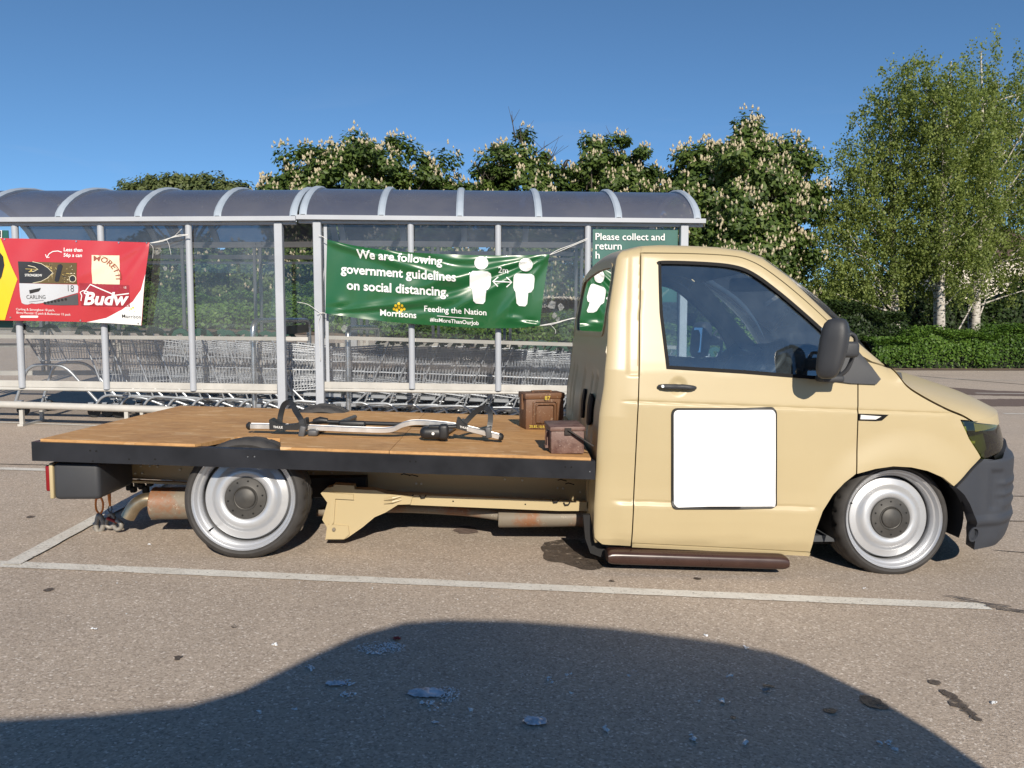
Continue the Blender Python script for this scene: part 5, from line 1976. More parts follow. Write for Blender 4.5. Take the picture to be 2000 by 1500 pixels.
RB.poly([(38.5, 511), (153.5, 514), (155, 555), (42, 553)], vinyl('dark_gold_print', (0.11, 0.075, 0.022), 0.4), rs, 'pack_print')
for k in range(150):
    a = rng.uniform(0, 6.28); r0_ = rng.uniform(4, 16); r1_ = r0_ + rng.uniform(5, 20)
    cx, cy = 119, 533
    q = [(cx + r0_ * math.cos(a) * 1.5, cy + r0_ * math.sin(a) * 0.9), (cx + r1_ * math.cos(a) * 1.5, cy + r1_ * math.sin(a) * 0.9)]
    if all(72 < p[0] < 152 and 515.5 < p[1] < 552 for p in q):
        RB.stroke(q, rng.uniform(0.4, 1.6), M_BKV if k % 3 == 0 else (M_GOLDV if k % 3 == 1 else M_CREAMV), rs, 'print_ray', 0.004)['kind'] = 'stuff'
RB.poly([(39, 511), (68, 512), (84, 516), (97, 524), (106, 533), (96, 543), (84, 549.5), (68, 553.2), (42, 553)], M_BKV, rs, 'pack_print', 0.005)
RB.stroke([(66, 511.5), (84, 515.5), (97, 523.5), (106.5, 533), (96, 543.5), (84, 550), (68, 553.2)], 0.9, M_CREAMV, rs, 'print_edge', 0.006)
RB.poly([(110, 548), (116, 518), (122, 516), (126, 520), (119, 550), (113, 551)], M_BKV, rs, 'can_print', 0.006)
RB.poly(circ(147, 545, 7, 7), M_CREAMV, rs, 'badge_print', 0.0055); RB.poly(circ(147, 545, 5.8, 5.8), M_BKV, rs, 'badge_print', 0.0075)
RB.text("STRONGBOW", (52.5, 540), (86, 540.5), M_WV, rs, 0.012, ys=1.3, up=0.007)
RB.stroke([(53, 525.5), (76, 526.5)], 1.0, M_GOLDV, rs, 'arrow_logo', 0.007)
RB.stroke([(58, 519), (71, 522), (78, 526.5), (70, 530.5), (60, 531)], 1.1, M_CREAMV, rs, 'arrow_logo', 0.0085)
RB.poly([(60, 532), (66, 525), (67, 531)], M_GOLDV, rs, 'arrow_logo', 0.009)
RB.poly([(41.5, 553.5), (155, 556.5), (157, 560), (156.5, 572), (120, 582), (108, 586), (84, 592), (72, 593.5), (64, 592.5), (57, 595), (51, 594.5), (46, 592), (43.5, 580)], M_GREYV, rs, 'pack_print', 0.004)
RB.poly([(86, 592), (108, 586.5), (156, 574), (156, 596), (120, 596.5), (92, 595)], M_DGREYV, rs, 'can_print', 0.004)
for k in range(7):
    RB.poly(circ(90 + k * 7, 592 - k * 1.2, 2.6, 2.6, 12), M_BKV, rs, 'can_print', 0.006)
RB.text("CARLING", (55.5, 584), (91.5, 584), M_BKV, rs, 0.0, ys=1.25, up=0.006)
RB.stroke([(60, 590), (88, 586.5)], 0.6, M_BKV, rs, 'print_rule', 0.006)
RB.poly([(61, 567), (83, 562.5), (82, 566), (79, 569.5), (62, 574)], M_BKV, rs, 'logo_print', 0.006)
RB.text("18", (137.5, 569.5), (149, 571), M_BKV, rs, -0.012, ys=1.25, up=0.006)
RB.poly([(181.5, 498.5), (236, 499.5), (237, 556), (184, 555)], M_CREAMV, rs, 'label_print', 0.004)
def moretti(t, h):
    c = (188, 546); a = math.radians(93 - 93 * t); r = 36 + h
    return (c[0] + r * math.cos(a) * 1.15, c[1] - r * math.sin(a) * 1.0)
RB.text("MORETTI", (182, 0), (240, 0), M_BROWNV, rs, 0.012, up=0.007, warp=moretti)
RB.stroke([(c := math.radians(k), (188 + 47.5 * math.cos(c) * 1.0, 546 - 47.5 * math.sin(c)))[1] for k in range(4, 88, 6)], 0.6, M_BROWNV, rs, 'label_edge', 0.006)
RB.poly([(159, 553), (255, 557.5), (256, 600), (162, 597)], M_DREDV, rs, 'pack_print', 0.004)
RB.stroke([(168, 572), (180, 556), (228, 577), (255, 573.5)], 2.2, M_WV, rs, 'pack_outline', 0.006)
RB.stroke([(168, 572), (173, 575)], 2.2, M_WV, rs, 'pack_outline', 0.006)
RB.text("Budw", (167, 595), (255, 595.5), M_WV, rs, 0.03, shear=0.25, ys=0.95, up=0.007)
RB.stroke(list(reversed([(162, 588), (164, 578), (161, 571), (166, 568), (176, 570), (173, 580), (171, 592)])), 1.8, M_WV, rs, 'script_flourish', 0.0075)
RB.text("15", (245.5, 564), (250, 564), M_WV, rs, 0.0, up=0.007)
RB.text("Carling & Strongbow 18 pack,", (34.5, 606), (109, 608), M_WV, rs, 0.0)
RB.text("Birra Moretti 12 pack & Budweiser 15 pack", (35, 612.5), (139.5, 616.5), M_WV, rs, 0.0)
RB.poly(rrect(41, 616.5, 75.5, 620.5, 1.8, 3), M_WV, rs, 'pill_print')
RB.text("Morrison", (240, 620.5), (276.5, 622.5), M_BKV, rs, 0.004, up=0.007)
flower(RB, 262, 606, 7, M_YELV, rs)
for (x, y) in ((10, 467.5), (150, 471.5), (232, 474), (288, 474.5), (23, 620), (159, 626), (271, 632)):
    RB.poly(circ(x, y, 1.6, 1.6, 10), M_STEEL, rs, 'eyelet', 0.0075)
cord([(292, 475), (315, 470), (340, 463), (368, 459)], rcol)
cord([(292, 475), (318, 471), (345, 460), (368, 458)], rcol)
cord([(340, 462), (350, 452), (355, 447)], rcol, 0.002)
cord([(325, 468), (330, 478), (334, 498)], rcol, 0.002)
cord([(292, 476), (299, 484), (298, 505)], rcol, 0.002)
M_FILM = make_glass('torn_tape', (0.85, 0.85, 0.86), 1.0, 0.2, dirt_haze=0.45, dscale=30.0)
TS = Sheet(YS + 0.012)
for (x, y, s) in ((307, 490, 9), (323, 525, 5), (1078, 597, 9), (1095, 600, 7), (1083, 616, 6), (1090, 624, 5), (673, 642, 7)):
    TS.poly([(x + s * rng.uniform(0.6, 1.1) * math.cos(a), y + s * rng.uniform(0.6, 1.2) * math.sin(a)) for a in np.linspace(0, 5.6, 7)], M_FILM, SH_L if x < 500 else SH_R, 'torn_tape')

# ---- fixed signs in the shelter bays
SG = Sheet(YS + 0.015)
mb = MB(); a, b = SG.at(1158, 447), SG.at(1322, 590)
mb.box(((a.x + b.x) / 2, YS + 0.026, (a.z + b.z) / 2), (b.x - a.x, 0.012, a.z - b.z))
sg = mb.build('sign_board', M_SIGN, SH_R)
sg['label'] = 'dark green instruction sign with white lettering behind the cab roof'
for (s, p0, p1) in (("Please collect and", (1163, 468.5), (1298, 469.5)), ("return", (1163, 487), (1214, 487.4)), ("h", (1163, 505), (1171, 505))):
    SG.text(s, p0, p1, M_WV, sg, 0.008, up=-0.0025 + 0.0095 - 0.002)
mb = MB(); a, b = SG.at(-120, 449), SG.at(24, 640)
mb.box(((a.x + b.x) / 2, YS + 0.026, (a.z + b.z) / 2), (b.x - a.x, 0.012, a.z - b.z))
sg2 = mb.build('sign_board', M_SIGN, SH_L)
SG.poly([(-60, 450), (4.5, 450), (4.5, 470), (-60, 470)], M_WV, sg2, 'sign_print', 0.006)
SG.text("and", (-22, 463.5), (3, 463.5), M_BKV, sg2, 0.01, up=0.009)

# ---- hoop barriers, guard rail
def hoop(pts, Y, label, r=0.028, extra=None):
    root = thing('hoop_barrier', label, 'barrier', Vector((P(pts[0][0], pts[0][1], Y).x, Y, gz(P(pts[0][0], pts[0][1], Y).x, Y))), 'steel trolley barriers')
    mb = MB(); mb.tube(arc_path([Vector(p) for p in extra], 0.14, 8), r, 12)
    o = mb.build('tube', M_STEEL, root, smooth=True, angle=60)
    return root


a = P(497, 770, 7.78)
h1 = hoop([(497, 770)], 7.78, 'steel hoop barrier between the two trolley shelters', 0.027,
          [(a.x, 7.78, gz(a.x, 7.78)), (a.x, 7.78, P(497, 626, 7.78).z), (P(603, 626, 9.2).x, 9.2, P(603, 625, 9.2).z), (P(603, 626, 9.2).x, 9.2, gz(-1.5, 9.2))])
mb = MB(); mb.bar(P(560, 645, 8.4), P(600, 641, 9.1), 0.03, 0.09); mb.build('cross_board', M_DGREYV, h1)
mb = MB()
for dx in (-0.05, 0.05):
    mb.box((a.x + dx, 7.75, P(497, 792, 7.78).z), (0.045, 0.012, 0.035))
mb.build('foot_clamp', M_STEEL, h1)
a = P(681, 770, 7.78)
h2 = hoop([(681, 770)], 7.78, 'steel post barrier just inside the right shelter', 0.027, [(a.x, 7.78, gz(a.x, 7.78)), (a.x, 7.78, P(681, 640, 7.78).z), (a.x + 0.1, 9.3, P(681, 640, 7.78).z), (a.x + 0.1, 9.3, 0.0)])
mb = MB()
for dx in (-0.05, 0.05):
    mb.box((a.x + dx, 7.75, P(681, 790, 7.78).z), (0.045, 0.012, 0.035))
mb.build('foot_clamp', M_STEEL, h2)
gr = thing('guard_rail', 'low pale double guard rail in front of the left trolleys', 'guard rail', P(40, 822, 7.45))
for (dy, dz) in ((0.0, 0.0), (0.09, -0.012)):
    mb = MB(); A, B = P(-300, 778, 7.42), P(470, 803, 7.42)
    mb.tube([A + Vector((0, dy, dz - 0.01)), B + Vector((0, dy, dz - 0.01))], 0.034, 12)
    mb.build('rail', M_SHELTERRAIL, gr, smooth=True, angle=50)
for px in (-130, 46, 250):
    mb = MB(); A = P(px, 800, 7.45)
    g0 = gz(A.x, 7.45)
    mb.box((A.x, 7.42, (A.z + g0) / 2), (0.035, 0.03, A.z - g0)); mb.box((A.x, 7.75, (A.z + g0) / 2 - 0.02), (0.03, 0.03, A.z - g0 - 0.04)); mb.box((A.x, 7.585, g0 + 0.01), (0.05, 0.40, 0.02))
    mb.build('foot', M_SHELTERRAIL, gr)

# ================================================================== TROLLEYS
def w3(mb, a, b, r=0.0034):
    mb.tube([a, b], r, 3, caps=False)


def poly3(mb, pts, r=0.0042, n=4):
    mb.tube(pts, r, n, caps=False)


def trolley_meshes(deep=True):
    R = {}
    mb = MB()
    if deep:
        tr, tf, br, bf = (-0.40, 0.845), (0.46, 0.765), (-0.33, 0.335), (0.42, 0.42)
        wtr, wtf, wbr, wbf = 0.265, 0.205, 0.235, 0.17
    else:
        tr, tf, br, bf = (-0.30, 0.80), (0.36, 0.74), (-0.24, 0.575), (0.34, 0.61)
        wtr, wtf, wbr, wbf = 0.25, 0.20, 0.22, 0.17
    L = lambda a, b, t: (a[0] + (b[0] - a[0]) * t, a[1] + (b[1] - a[1]) * t)

    def pt(t, h, s):
        """t along (0 rear..1 front), h height (0 bottom..1 top), s side"""
        a, b = L(br, bf, t), L(tr, tf, t)
        q = L(a, b, h)
        w = (wbr + (wbf - wbr) * t) * (1 - h) + (wtr + (wtf - wtr) * t) * h
        return Vector((q[0], s * w, q[1]))
    nv = 25 if deep else 22
    for s in (-1, 1):
        for i in range(nv):
            t = i / (nv - 1)
            w3(mb, pt(t, 0, s), pt(t, 1, s), 0.0032)
        for h in ((0, 0.22, 0.45, 0.68, 0.86, 1.0) if deep else (0, 0.5, 1.0)):
            w3(mb, pt(0, h, s), pt(1, h, s), 0.0055 if h in (0, 1.0) else 0.0038)
    for i in range(9):
        k = i / 8 * 2 - 1
        a, b = pt(1, 0, 1), pt(1, 1, 1)
        w3(mb, Vector((a.x, k * wbf, a.z)), Vector((b.x, k * wtf, b.z)))
        a2 = pt(0, 0, 1)
        w3(mb, Vector((a2.x, k * wbr, a2.z)), Vector((a.x, k * wbf, a.z)))
        a3 = pt(0, 1, 1)
        w3(mb, Vector((a2.x, k * wbr, a2.z)), Vector((a3.x, k * wtr, a3.z)))
    for h in (0, 0.33, 0.66, 1.0):
        w3(mb, pt(1, h, -1), pt(1, h, 1), 0.0045)
        w3(mb, pt(0, h, -1), pt(0, h, 1), 0.0045)
    for t in (0.2, 0.4, 0.6, 0.8):
        w3(mb, pt(t, 0, -1), pt(t, 0, 1), 0.0036)
    R['basket'] = mb.mesh('basket', M_WIRE, True)
    mb = MB()
    for s in (-1, 1):
        if deep:
            path = arc_path([(-0.40, s * 0.26, 0.085), (-0.30, s * 0.255, 0.245), (0.10, s * 0.235, 0.225), (0.43, s * 0.19, 0.10)], 0.09, 6)
            mb.tube(path, 0.0135, 8)
            mb.tube([(-0.17, s * 0.247, 0.238), (-0.30, s * 0.24, 0.36)], 0.010, 6)
            mb.tube([(-0.27, s * 0.255, 0.24), (-0.52, s * 0.27, 0.90)], 0.0085, 6)
        else:
            path = arc_path([(-0.48, s * 0.26, 0.085), (-0.34, s * 0.25, 0.53), (0.02, s * 0.24, 0.545), (0.40, s * 0.20, 0.10)], 0.12, 7)
            mb.tube(path, 0.0165, 8)
            mb.tube([(-0.20, s * 0.24, 0.55), (-0.40, s * 0.27, 0.90)], 0.0085, 6)
    mb.tube([(-0.38, -0.26, 0.10), (-0.38, 0.26, 0.10)], 0.012, 8)
    mb.tube([(0.41, -0.19, 0.11), (0.41, 0.19, 0.11)], 0.012, 8)
    if deep:
        mb.box((0.12, 0, 0.305), (0.16, 0.36, 0.035))
        for k in range(7):
            y = -0.18 + 0.06 * k
            mb.tube([(-0.30, y, 0.215), (0.30, y, 0.175)], 0.0034, 4, caps=False)
    R['frame'] = mb.mesh('frame', M_TUBE, True, 50)
    mb = MB()
    hx = -0.53 if deep else -0.44
    mb.tube([(hx, -0.25, 0.905), (hx, 0.25, 0.905)], 0.014, 10)
    R['handle'] = mb.mesh('handle', M_TGREEN if deep else M_TBLACK, True, 50)
    mb = MB()
    pts = [(hx - 0.045, 0.865), (hx - 0.01, 0.935), (hx + 0.05, 0.960), (hx + 0.10, 0.945), (hx + 0.165, 0.865), (hx + 0.12, 0.868), (hx + 0.085, 0.905), (hx + 0.05, 0.912), (hx + 0.015, 0.895), (hx + 0.0, 0.86)]
    mb.prism(pts, -0.022, 0.022)
    R['side_grip'] = mb.mesh('side_grip', M_TGREEN if deep else M_TBLACK)
    mb = MB()
    mb.lathe([(0.0, -0.014), (0.03, -0.014), (0.056, -0.015), (0.062, -0.008), (0.062, 0.008), (0.056, 0.015), (0.03, 0.014), (0.0, 0.014)], 18)
    mb.mi = 1
    mb.lathe([(0.018, -0.017), (0.018, 0.017)], 10)
    for s in (-1, 1):
        mb.bar((0.0, s * 0.021, 0.0), (-0.03, s * 0.021, 0.085), 0.005, 0.026, up=(0, 1, 0))
    mb.box((-0.03, 0, 0.088), (0.05, 0.055, 0.014))
    R['castor'] = mb.mesh('castor', [M_TBLACK, M_TUBE], True, 40)
    return R


T_DEEP, T_SHALLOW = trolley_meshes(True), trolley_meshes(False)


def trolley(R, x, y, flip, label, group, jit=0.0):
    z = gz(x, y)
    root = bpy.data.objects.new('shopping_trolley', None)
    root.empty_display_size = 0.2
    link(root)
    rz = (math.pi if flip else 0.0) + rng.uniform(-jit, jit)
    sl = -0.035 if abs(x) < 9 else 0
    root.matrix_basis = Matrix.Translation((x, y, z)) @ Matrix.Rotation(-sl, 4, 'Y') @ Matrix.Rotation(rz, 4, 'Z')
    tag(root, label, 'trolley', group)
    WORLD[root.name] = Matrix.Identity(4)
    for nme in ('basket', 'frame', 'handle'):
        inst(nme, R[nme], root)
    for s in (-1, 1):
        inst('side_grip', R['side_grip'], root, Matrix.Translation((0, s * 0.262, 0)))
        inst('castor', R['castor'], root, Matrix.Translation((-0.40, s * 0.235, 0.062)) @ Matrix.Rotation(rng.uniform(-0.5, 0.5), 4, 'Z'))
        inst('castor', R['castor'], root, Matrix.Translation((0.43, s * 0.17, 0.062)) @ Matrix.Rotation(rng.uniform(-0.6, 0.6), 4, 'Z'))
    return root


YT = 8.40
ORD = ['first', 'second', 'third', 'fourth', 'fifth', 'sixth', 'seventh', 'eighth', 'ninth', 'tenth', 'eleventh', 'twelfth', 'thirteenth', 'fourteenth', 'fifteenth']
x0 = P(160, 650, YT - 0.26).x + 0.48
trolley(T_SHALLOW, P(104, 690, YT - 0.25).x + 0.06, YT, False, 'shallow wire trolley standing apart at the left end, black handle', None)
for i in range(9):
    trolley(T_DEEP, x0 + i * 0.243, YT + rng.uniform(-0.012, 0.012), False, ORD[i] + ' green handled trolley from the left, nested in the left shelter row', 'trolleys nested in the left shelter', 0.015)
x1 = P(748, 660, YT - 0.26).x
for i in range(15):
    trolley(T_DEEP, x1 - 0.50 + i * 0.262 + 0.02, YT + rng.uniform(-0.012, 0.012), True, ORD[i] + ' green handled trolley from the left, front row of the right shelter', 'trolleys nested in the front row of the right shelter', 0.015)
for i in range(11):
    trolley(T_DEEP, x1 + 0.2 + i * 0.262, YT + 0.62 + rng.uniform(-0.012, 0.012), True, ORD[i] + ' green handled trolley from the left, rear row of the right shelter', 'trolleys nested in the rear row of the right shelter', 0.015)

# ================================================================== ON THE BED
def bed_at(px, py, dz=0.0):
    """point of the bed boards seen at a pixel"""
    d = ray(px, py)
    lo, hi = 3.0, 6.0
    for _ in range(40):
        Y = 0.5 * (lo + hi)
        q = Vector((d.x * Y / d.y, Y, CAM_H + d.z * Y / d.y))
        if q.z > bedz(q.x, q.y) + 0.0128:
            lo = Y
        else:
            hi = Y
    return q + Vector((0, 0, dz))


# ---- cycle carrier
M_RACKPL = plain('carrier_plastic', (0.016, 0.017, 0.019), 0.45, noise=0.15, bump=0.05, bscale=300)
M_RACKGREY = plain('carrier_foot', (0.085, 0.087, 0.092), 0.5)
RK = thing('cycle_carrier', 'aluminium and black roof mounted cycle carrier lying on the truck bed', 'cycle carrier', bed_at(730, 840))
YR = 3.86
tray = [P(490, 832, YR - 0.02), P(580, 834, YR), P(700, 839, YR), P(762, 839.5, YR), P(790, 829, YR - 0.01), P(815, 825, YR - 0.01), P(860, 828, YR - 0.02), P(905, 835, YR - 0.03), P(975, 853, YR - 0.05)]
mb = MB(); tp = catmull(tray, 6)
secs = []
for i, p in enumerate(tp):
    d = (tp[min(i + 1, len(tp) - 1)] - tp[max(i - 1, 0)]).normalized()
    up = Vector((0, 0, 1)); up = (up - d * up.dot(d)).normalized(); rt = d.cross(up)
    secs.append([p + rt * a * 0.022 + up * b * 0.014 for a, b in ((-1, -0.7), (-0.7, -1), (0.7, -1), (1, -0.7), (1, 0.8), (0.5, 1), (0.35, 0.5), (-0.35, 0.5), (-0.5, 1), (-1, 0.8))])
n = 10
for i in range(len(secs) - 1):
    pass
vv = [q for s in secs for q in s]
ff = [(i * n + k, i * n + (k + 1) % n, (i + 1) * n + (k + 1) % n, (i + 1) * n + k) for i in range(len(secs) - 1) for k in range(n)] + [tuple(range(n)), tuple((len(secs) - 1) * n + k for k in range(n - 1, -1, -1))]
mb.add(vv, ff)
mb.build('rail', M_ALU, RK, smooth=True, angle=40)
for p, d in ((tp[0], -1), (tp[-1], 1)):
    dd = (tp[1] - tp[0]).normalized() if d < 0 else (tp[-1] - tp[-2]).normalized()
    mb = MB(); mb.tube([p - dd * 0.004, p + dd * d * 0.012, p + dd * d * 0.022], [0.021, 0.02, 0.010], 10); mb.build('end_cap', M_RACKPL, RK, smooth=True, angle=50)
# wheel holders with straps
for (cx, cy, tilt, txt) in ((566, 830, 0.02, (534, 562, 834, 836)), (925, 836, -0.24, (896, 916, 834, 838))):
    c = P(cx, cy, YR - 0.02)
    mb = MB()
    RT = Matrix.Rotation(-tilt, 3, 'Y')
    pr = [(-0.092, 0.032), (-0.085, 0.036), (-0.05, 0.012), (-0.02, 0.002), (0.03, 0.006), (0.06, 0.02), (0.078, 0.034), (0.088, 0.032), (0.090, -0.014), (0.03, -0.022), (-0.092, -0.018)]
    vv = []
    for y in (-0.034, 0.034):
        for (a, b) in pr:
            vv.append(c + RT @ Vector((a, y, b)))
    k = len(pr)
    mb.add(vv, [(i, (i + 1) % k, (i + 1) % k + k, i + k) for i in range(k)] + [tuple(range(k)), tuple(range(2 * k - 1, k - 1, -1))])
    h = mb.build('wheel_holder', M_RACKPL, RK, smooth=True, angle=35)
    sh = Sheet(c.y - 0.037)
    if txt[0] < 700:
        sh.text("THULE", (533.5, 836), (552, 836.8), M_WHITE, h, 0.02, up=0.0)
    else:
        sh.text("THULE", (898, 835.5), (915, 838.5), M_WHITE, h, 0.02, up=0.0)
strapL = [P(546, 829, YR + 0.03), P(548, 812, YR + 0.03), P(554, 792, YR + 0.02), P(563, 786, YR + 0.01), P(572, 790, YR), P(577, 802, YR - 0.02), P(588, 820, YR - 0.05), P(592, 838, YR - 0.055), P(590, 845, YR - 0.05)]
strapR = [P(905, 830, YR + 0.03), P(918, 815, YR + 0.03), P(933, 801, YR + 0.02), P(945, 796, YR + 0.01), P(954, 800, YR), P(958, 812, YR - 0.02), P(956, 835, YR - 0.05), P(951, 855, YR - 0.055)]
for st in (strapL, strapR):
    mb = MB()
    q = catmull(st, 5)
    rows = []
    for i, p in enumerate(q):
        rows.append([p + Vector((0, -0.014, 0)), p + Vector((0, 0.014, 0))])
    t = 0.0055
    for i in range(len(q) - 1):
        mb.bar(q[i], q[i + 1] + (q[i + 1] - q[i]) * 0.1, 0.026, 0.009, up=(0, 1, 0.001))
    s_ = mb.build('strap', M_RACKPL, RK)
    mb = MB(); e = q[-4]; mb.rbox(e + Vector((0, -0.012, 0)), (0.030, 0.02, 0.055), 0.006, 2, Matrix.Rotation(0.25 if st is strapL else -0.1, 3, 'Y'))
    mb.build('strap_buckle', M_RACKGREY, s_, smooth=True, angle=50)
# clamping arm lying beside the rail
mb = MB(); mb.tube([P(612, 823, YR + 0.10), P(790, 829, YR + 0.09), P(845, 832, YR + 0.06)], 0.011, 10)
mb.build('clamp_arm', M_RACKPL, RK, smooth=True, angle=50)
mb = MB()
mb.rbox(P(688, 828, YR + 0.09), (0.14, 0.035, 0.034), 0.012, 3, Matrix.Rotation(0.03, 3, 'Y'))
mb.tube([P(612, 823, YR + 0.1), P(625, 821, YR + 0.1), P(640, 822, YR + 0.1)], [0.012, 0.020, 0.014], 10)
mb.tube([P(604, 826, YR + 0.1), P(622, 824, YR + 0.1)], [0.004, 0.014], 8)
mb.build('clamp_jaw', M_RACKPL, RK, smooth=True, angle=50)
# two cross bars on which it stands
for (a, b) in (((612, 851), (693, 815)), ((862, 857), (905, 822))):
    A, B = bed_at(*a), bed_at(b[0], b[1] + 6)
    B = A + (B - A) * 1.0
    mb = MB()
    pth = [A + Vector((0, 0, 0.016)), A.lerp(B, 0.5) + Vector((0, 0, 0.016)), B + Vector((0, 0, 0.020))]
    mb.tube(pth, 0.014, 12)
    o = mb.build('cross_bar', M_RACKGREY, RK, smooth=True, angle=50)
    mb = MB(); mb.rbox(A + Vector((0, 0, 0.016)), (0.05, 0.05, 0.034), 0.012, 3); mb.build('bar_foot', M_RACKGREY, o, smooth=True, angle=50)
# the round clamp housing
c = P(845, 845, YR - 0.075)
mb = MB()
mb.rbox(c, (0.125, 0.07, 0.062), 0.028, 4)
mb.rbox(c + Vector((0.055, -0.01, 0.006)), (0.05, 0.06, 0.075), 0.015, 3)
mb.rbox(c + Vector((0.05, 0.0, 0.03)), (0.14, 0.05, 0.016), 0.006, 2)
hs = mb.build('clamp_housing', M_RACKPL, RK, smooth=True, angle=45)
mb = MB(); mb.lathe([(0.0, -0.003), (0.007, -0.003), (0.008, 0.004)], 14, Matrix.Translation(c + Vector((0.004, -0.036, 0.0)))); mb.build('lock', M_WHITE, hs, smooth=True, angle=40)

# ---- ammunition boxes
M_AMMO1 = make_rust_paint('brown_enamel', (0.135, 0.062, 0.028), (0.10, 0.045, 0.024), (0.36, 0.28, 0.2), 0.3, 9.0)
M_AMMO2 = make_rust_paint('worn_brown_enamel', (0.095, 0.045, 0.036), (0.17, 0.10, 0.08), (0.46, 0.38, 0.33), 0.9, 16.0)
M_YTXT = plain('yellow_stencil', (0.55, 0.42, 0.05), 0.6)


def ammo(label, f_l, f_r, b_y, top_y, depth, m, tall):
    A, B = bed_at(f_l, b_y), bed_at(f_r, b_y + (0.6 if tall else 2.0))
    w = (B - A).length
    ang = math.atan2(B.y - A.y, B.x - A.x)
    root = thing('ammunition_box', label, 'metal box', (A + B) / 2, 'ammunition boxes on the bed')
    M0 = Matrix.Translation((A + B) / 2 + Vector((0, 0, 0.001))) @ Matrix.Rotation(ang, 4, 'Z')
    top = P((f_l + f_r) / 2, top_y, (A.y + B.y) / 2).z
    h = top - (A.z + B.z) / 2
    lid = 0.035 if tall else 0.02

    def bld(mb, name, mm, par, **k):
        mb.v = [tuple(M0 @ Vector(p)) for p in mb.v]
        return mb.build(name, mm, par, **k)
    mb = MB(); mb.rbox((0, depth / 2, (h - lid) / 2), (w, depth, h - lid), 0.006, 2)
    body = bld(mb, 'body', m, root, smooth=True, angle=40)
    mb = MB(); mb.rbox((0, depth / 2, h - lid / 2), (w + 0.010, depth + 0.010, lid), 0.005, 2)
    ld = bld(mb, 'lid', m, root, smooth=True, angle=40)
    return root, body, ld, M0, w, h, depth, bld


rt, body, ld, M0, w, h, dp, bld = ammo('tall brown ammunition box with yellow 87 stencil standing further back', 1027, 1101, 838.5, 768, 0.155, M_AMMO1, True)
for k, (s, y) in enumerate(((0.66, -0.004), (0.50, -0.008))):
    mb = MB()
    o = [(a * w * s, b * w * s) for a, b in rrect(-0.5, -0.5, 0.5, 0.5, 0.1, 4)]
    i = [(a * 0.9, b * 0.9) for a, b in o]
    cz = h * 0.44
    A = [Vector((a, y - 0.002, cz + b)) for a, b in o]; B = [Vector((a, y - 0.005 - 0.002, cz + b)) for a, b in i]; C = [Vector((a * 0.86 / 0.9, y, cz + b * 0.86 / 0.9)) for a, b in i]
    A.append(A[0]); B.append(B[0]); C.append(C[0])
    D = [Vector((p.x, 0.004, p.z)) for p in A]
    mb.strip3(D, A); mb.strip3(A, B); mb.strip3(B, C)
    bld(mb, 'pressed_panel', M_AMMO1, body, smooth=True, angle=60)
mb = MB(); mb.bar((-0.05, dp / 2, h + 0.008), (0.05, dp / 2, h + 0.008), 0.016, 0.006); mb.box((-0.055, dp / 2, h + 0.004), (0.012, 0.02, 0.012)); mb.box((0.055, dp / 2, h + 0.004), (0.012, 0.02, 0.012))
bld(mb, 'carry_handle', M_AMMO1, ld)
mb = MB(); mb.box((-w / 2 - 0.006, dp * 0.5, h * 0.75), (0.012, 0.05, 0.09)); bld(mb, 'latch', M_AMMO1, body)
yq = bed_at(1027, 838.5).y
sh = Sheet(yq - 0.004); sh.text("87", (1064, 781), (1075, 781.3), M_YTXT, body, 0.01, up=0.001)
sh.text("20.85.10.R", (1034, 835), (1064, 836), M_YTXT, body, 0.01, up=0.0015)
rt, body, ld, M0, w, h, dp, bld = ammo('low worn brown ammunition box with strap handle at the front of the bed', 1076, 1141, 886, 834, 0.24, M_AMMO2, False)
mb = MB(); mb.bar((0.0, -0.012, h - 0.012), (0.115, -0.030, h - 0.085), 0.006, 0.022, up=(0, 1, 0)); mb.box((0.0, -0.006, h - 0.02), (0.03, 0.014, 0.03))
bld(mb, 'strap_handle', plain('dark_strap', (0.02, 0.014, 0.011), 0.6, noise=0.3, nscale=40), body)
mb = MB(); mb.box((-w / 2 - 0.006, dp * 0.35, h * 0.5), (0.010, 0.035, 0.07)); mb.box((-w / 2 - 0.010, dp * 0.35, h * 0.2), (0.018, 0.045, 0.012)); mb.tube([(-w / 2 - 0.012, dp * 0.30, h * 0.75), (-w / 2 - 0.016, dp * 0.35, h * 0.5), (-w / 2 - 0.012, dp * 0.40, h * 0.28)], 0.004, 6)
bld(mb, 'latch', M_AMMO2, body)

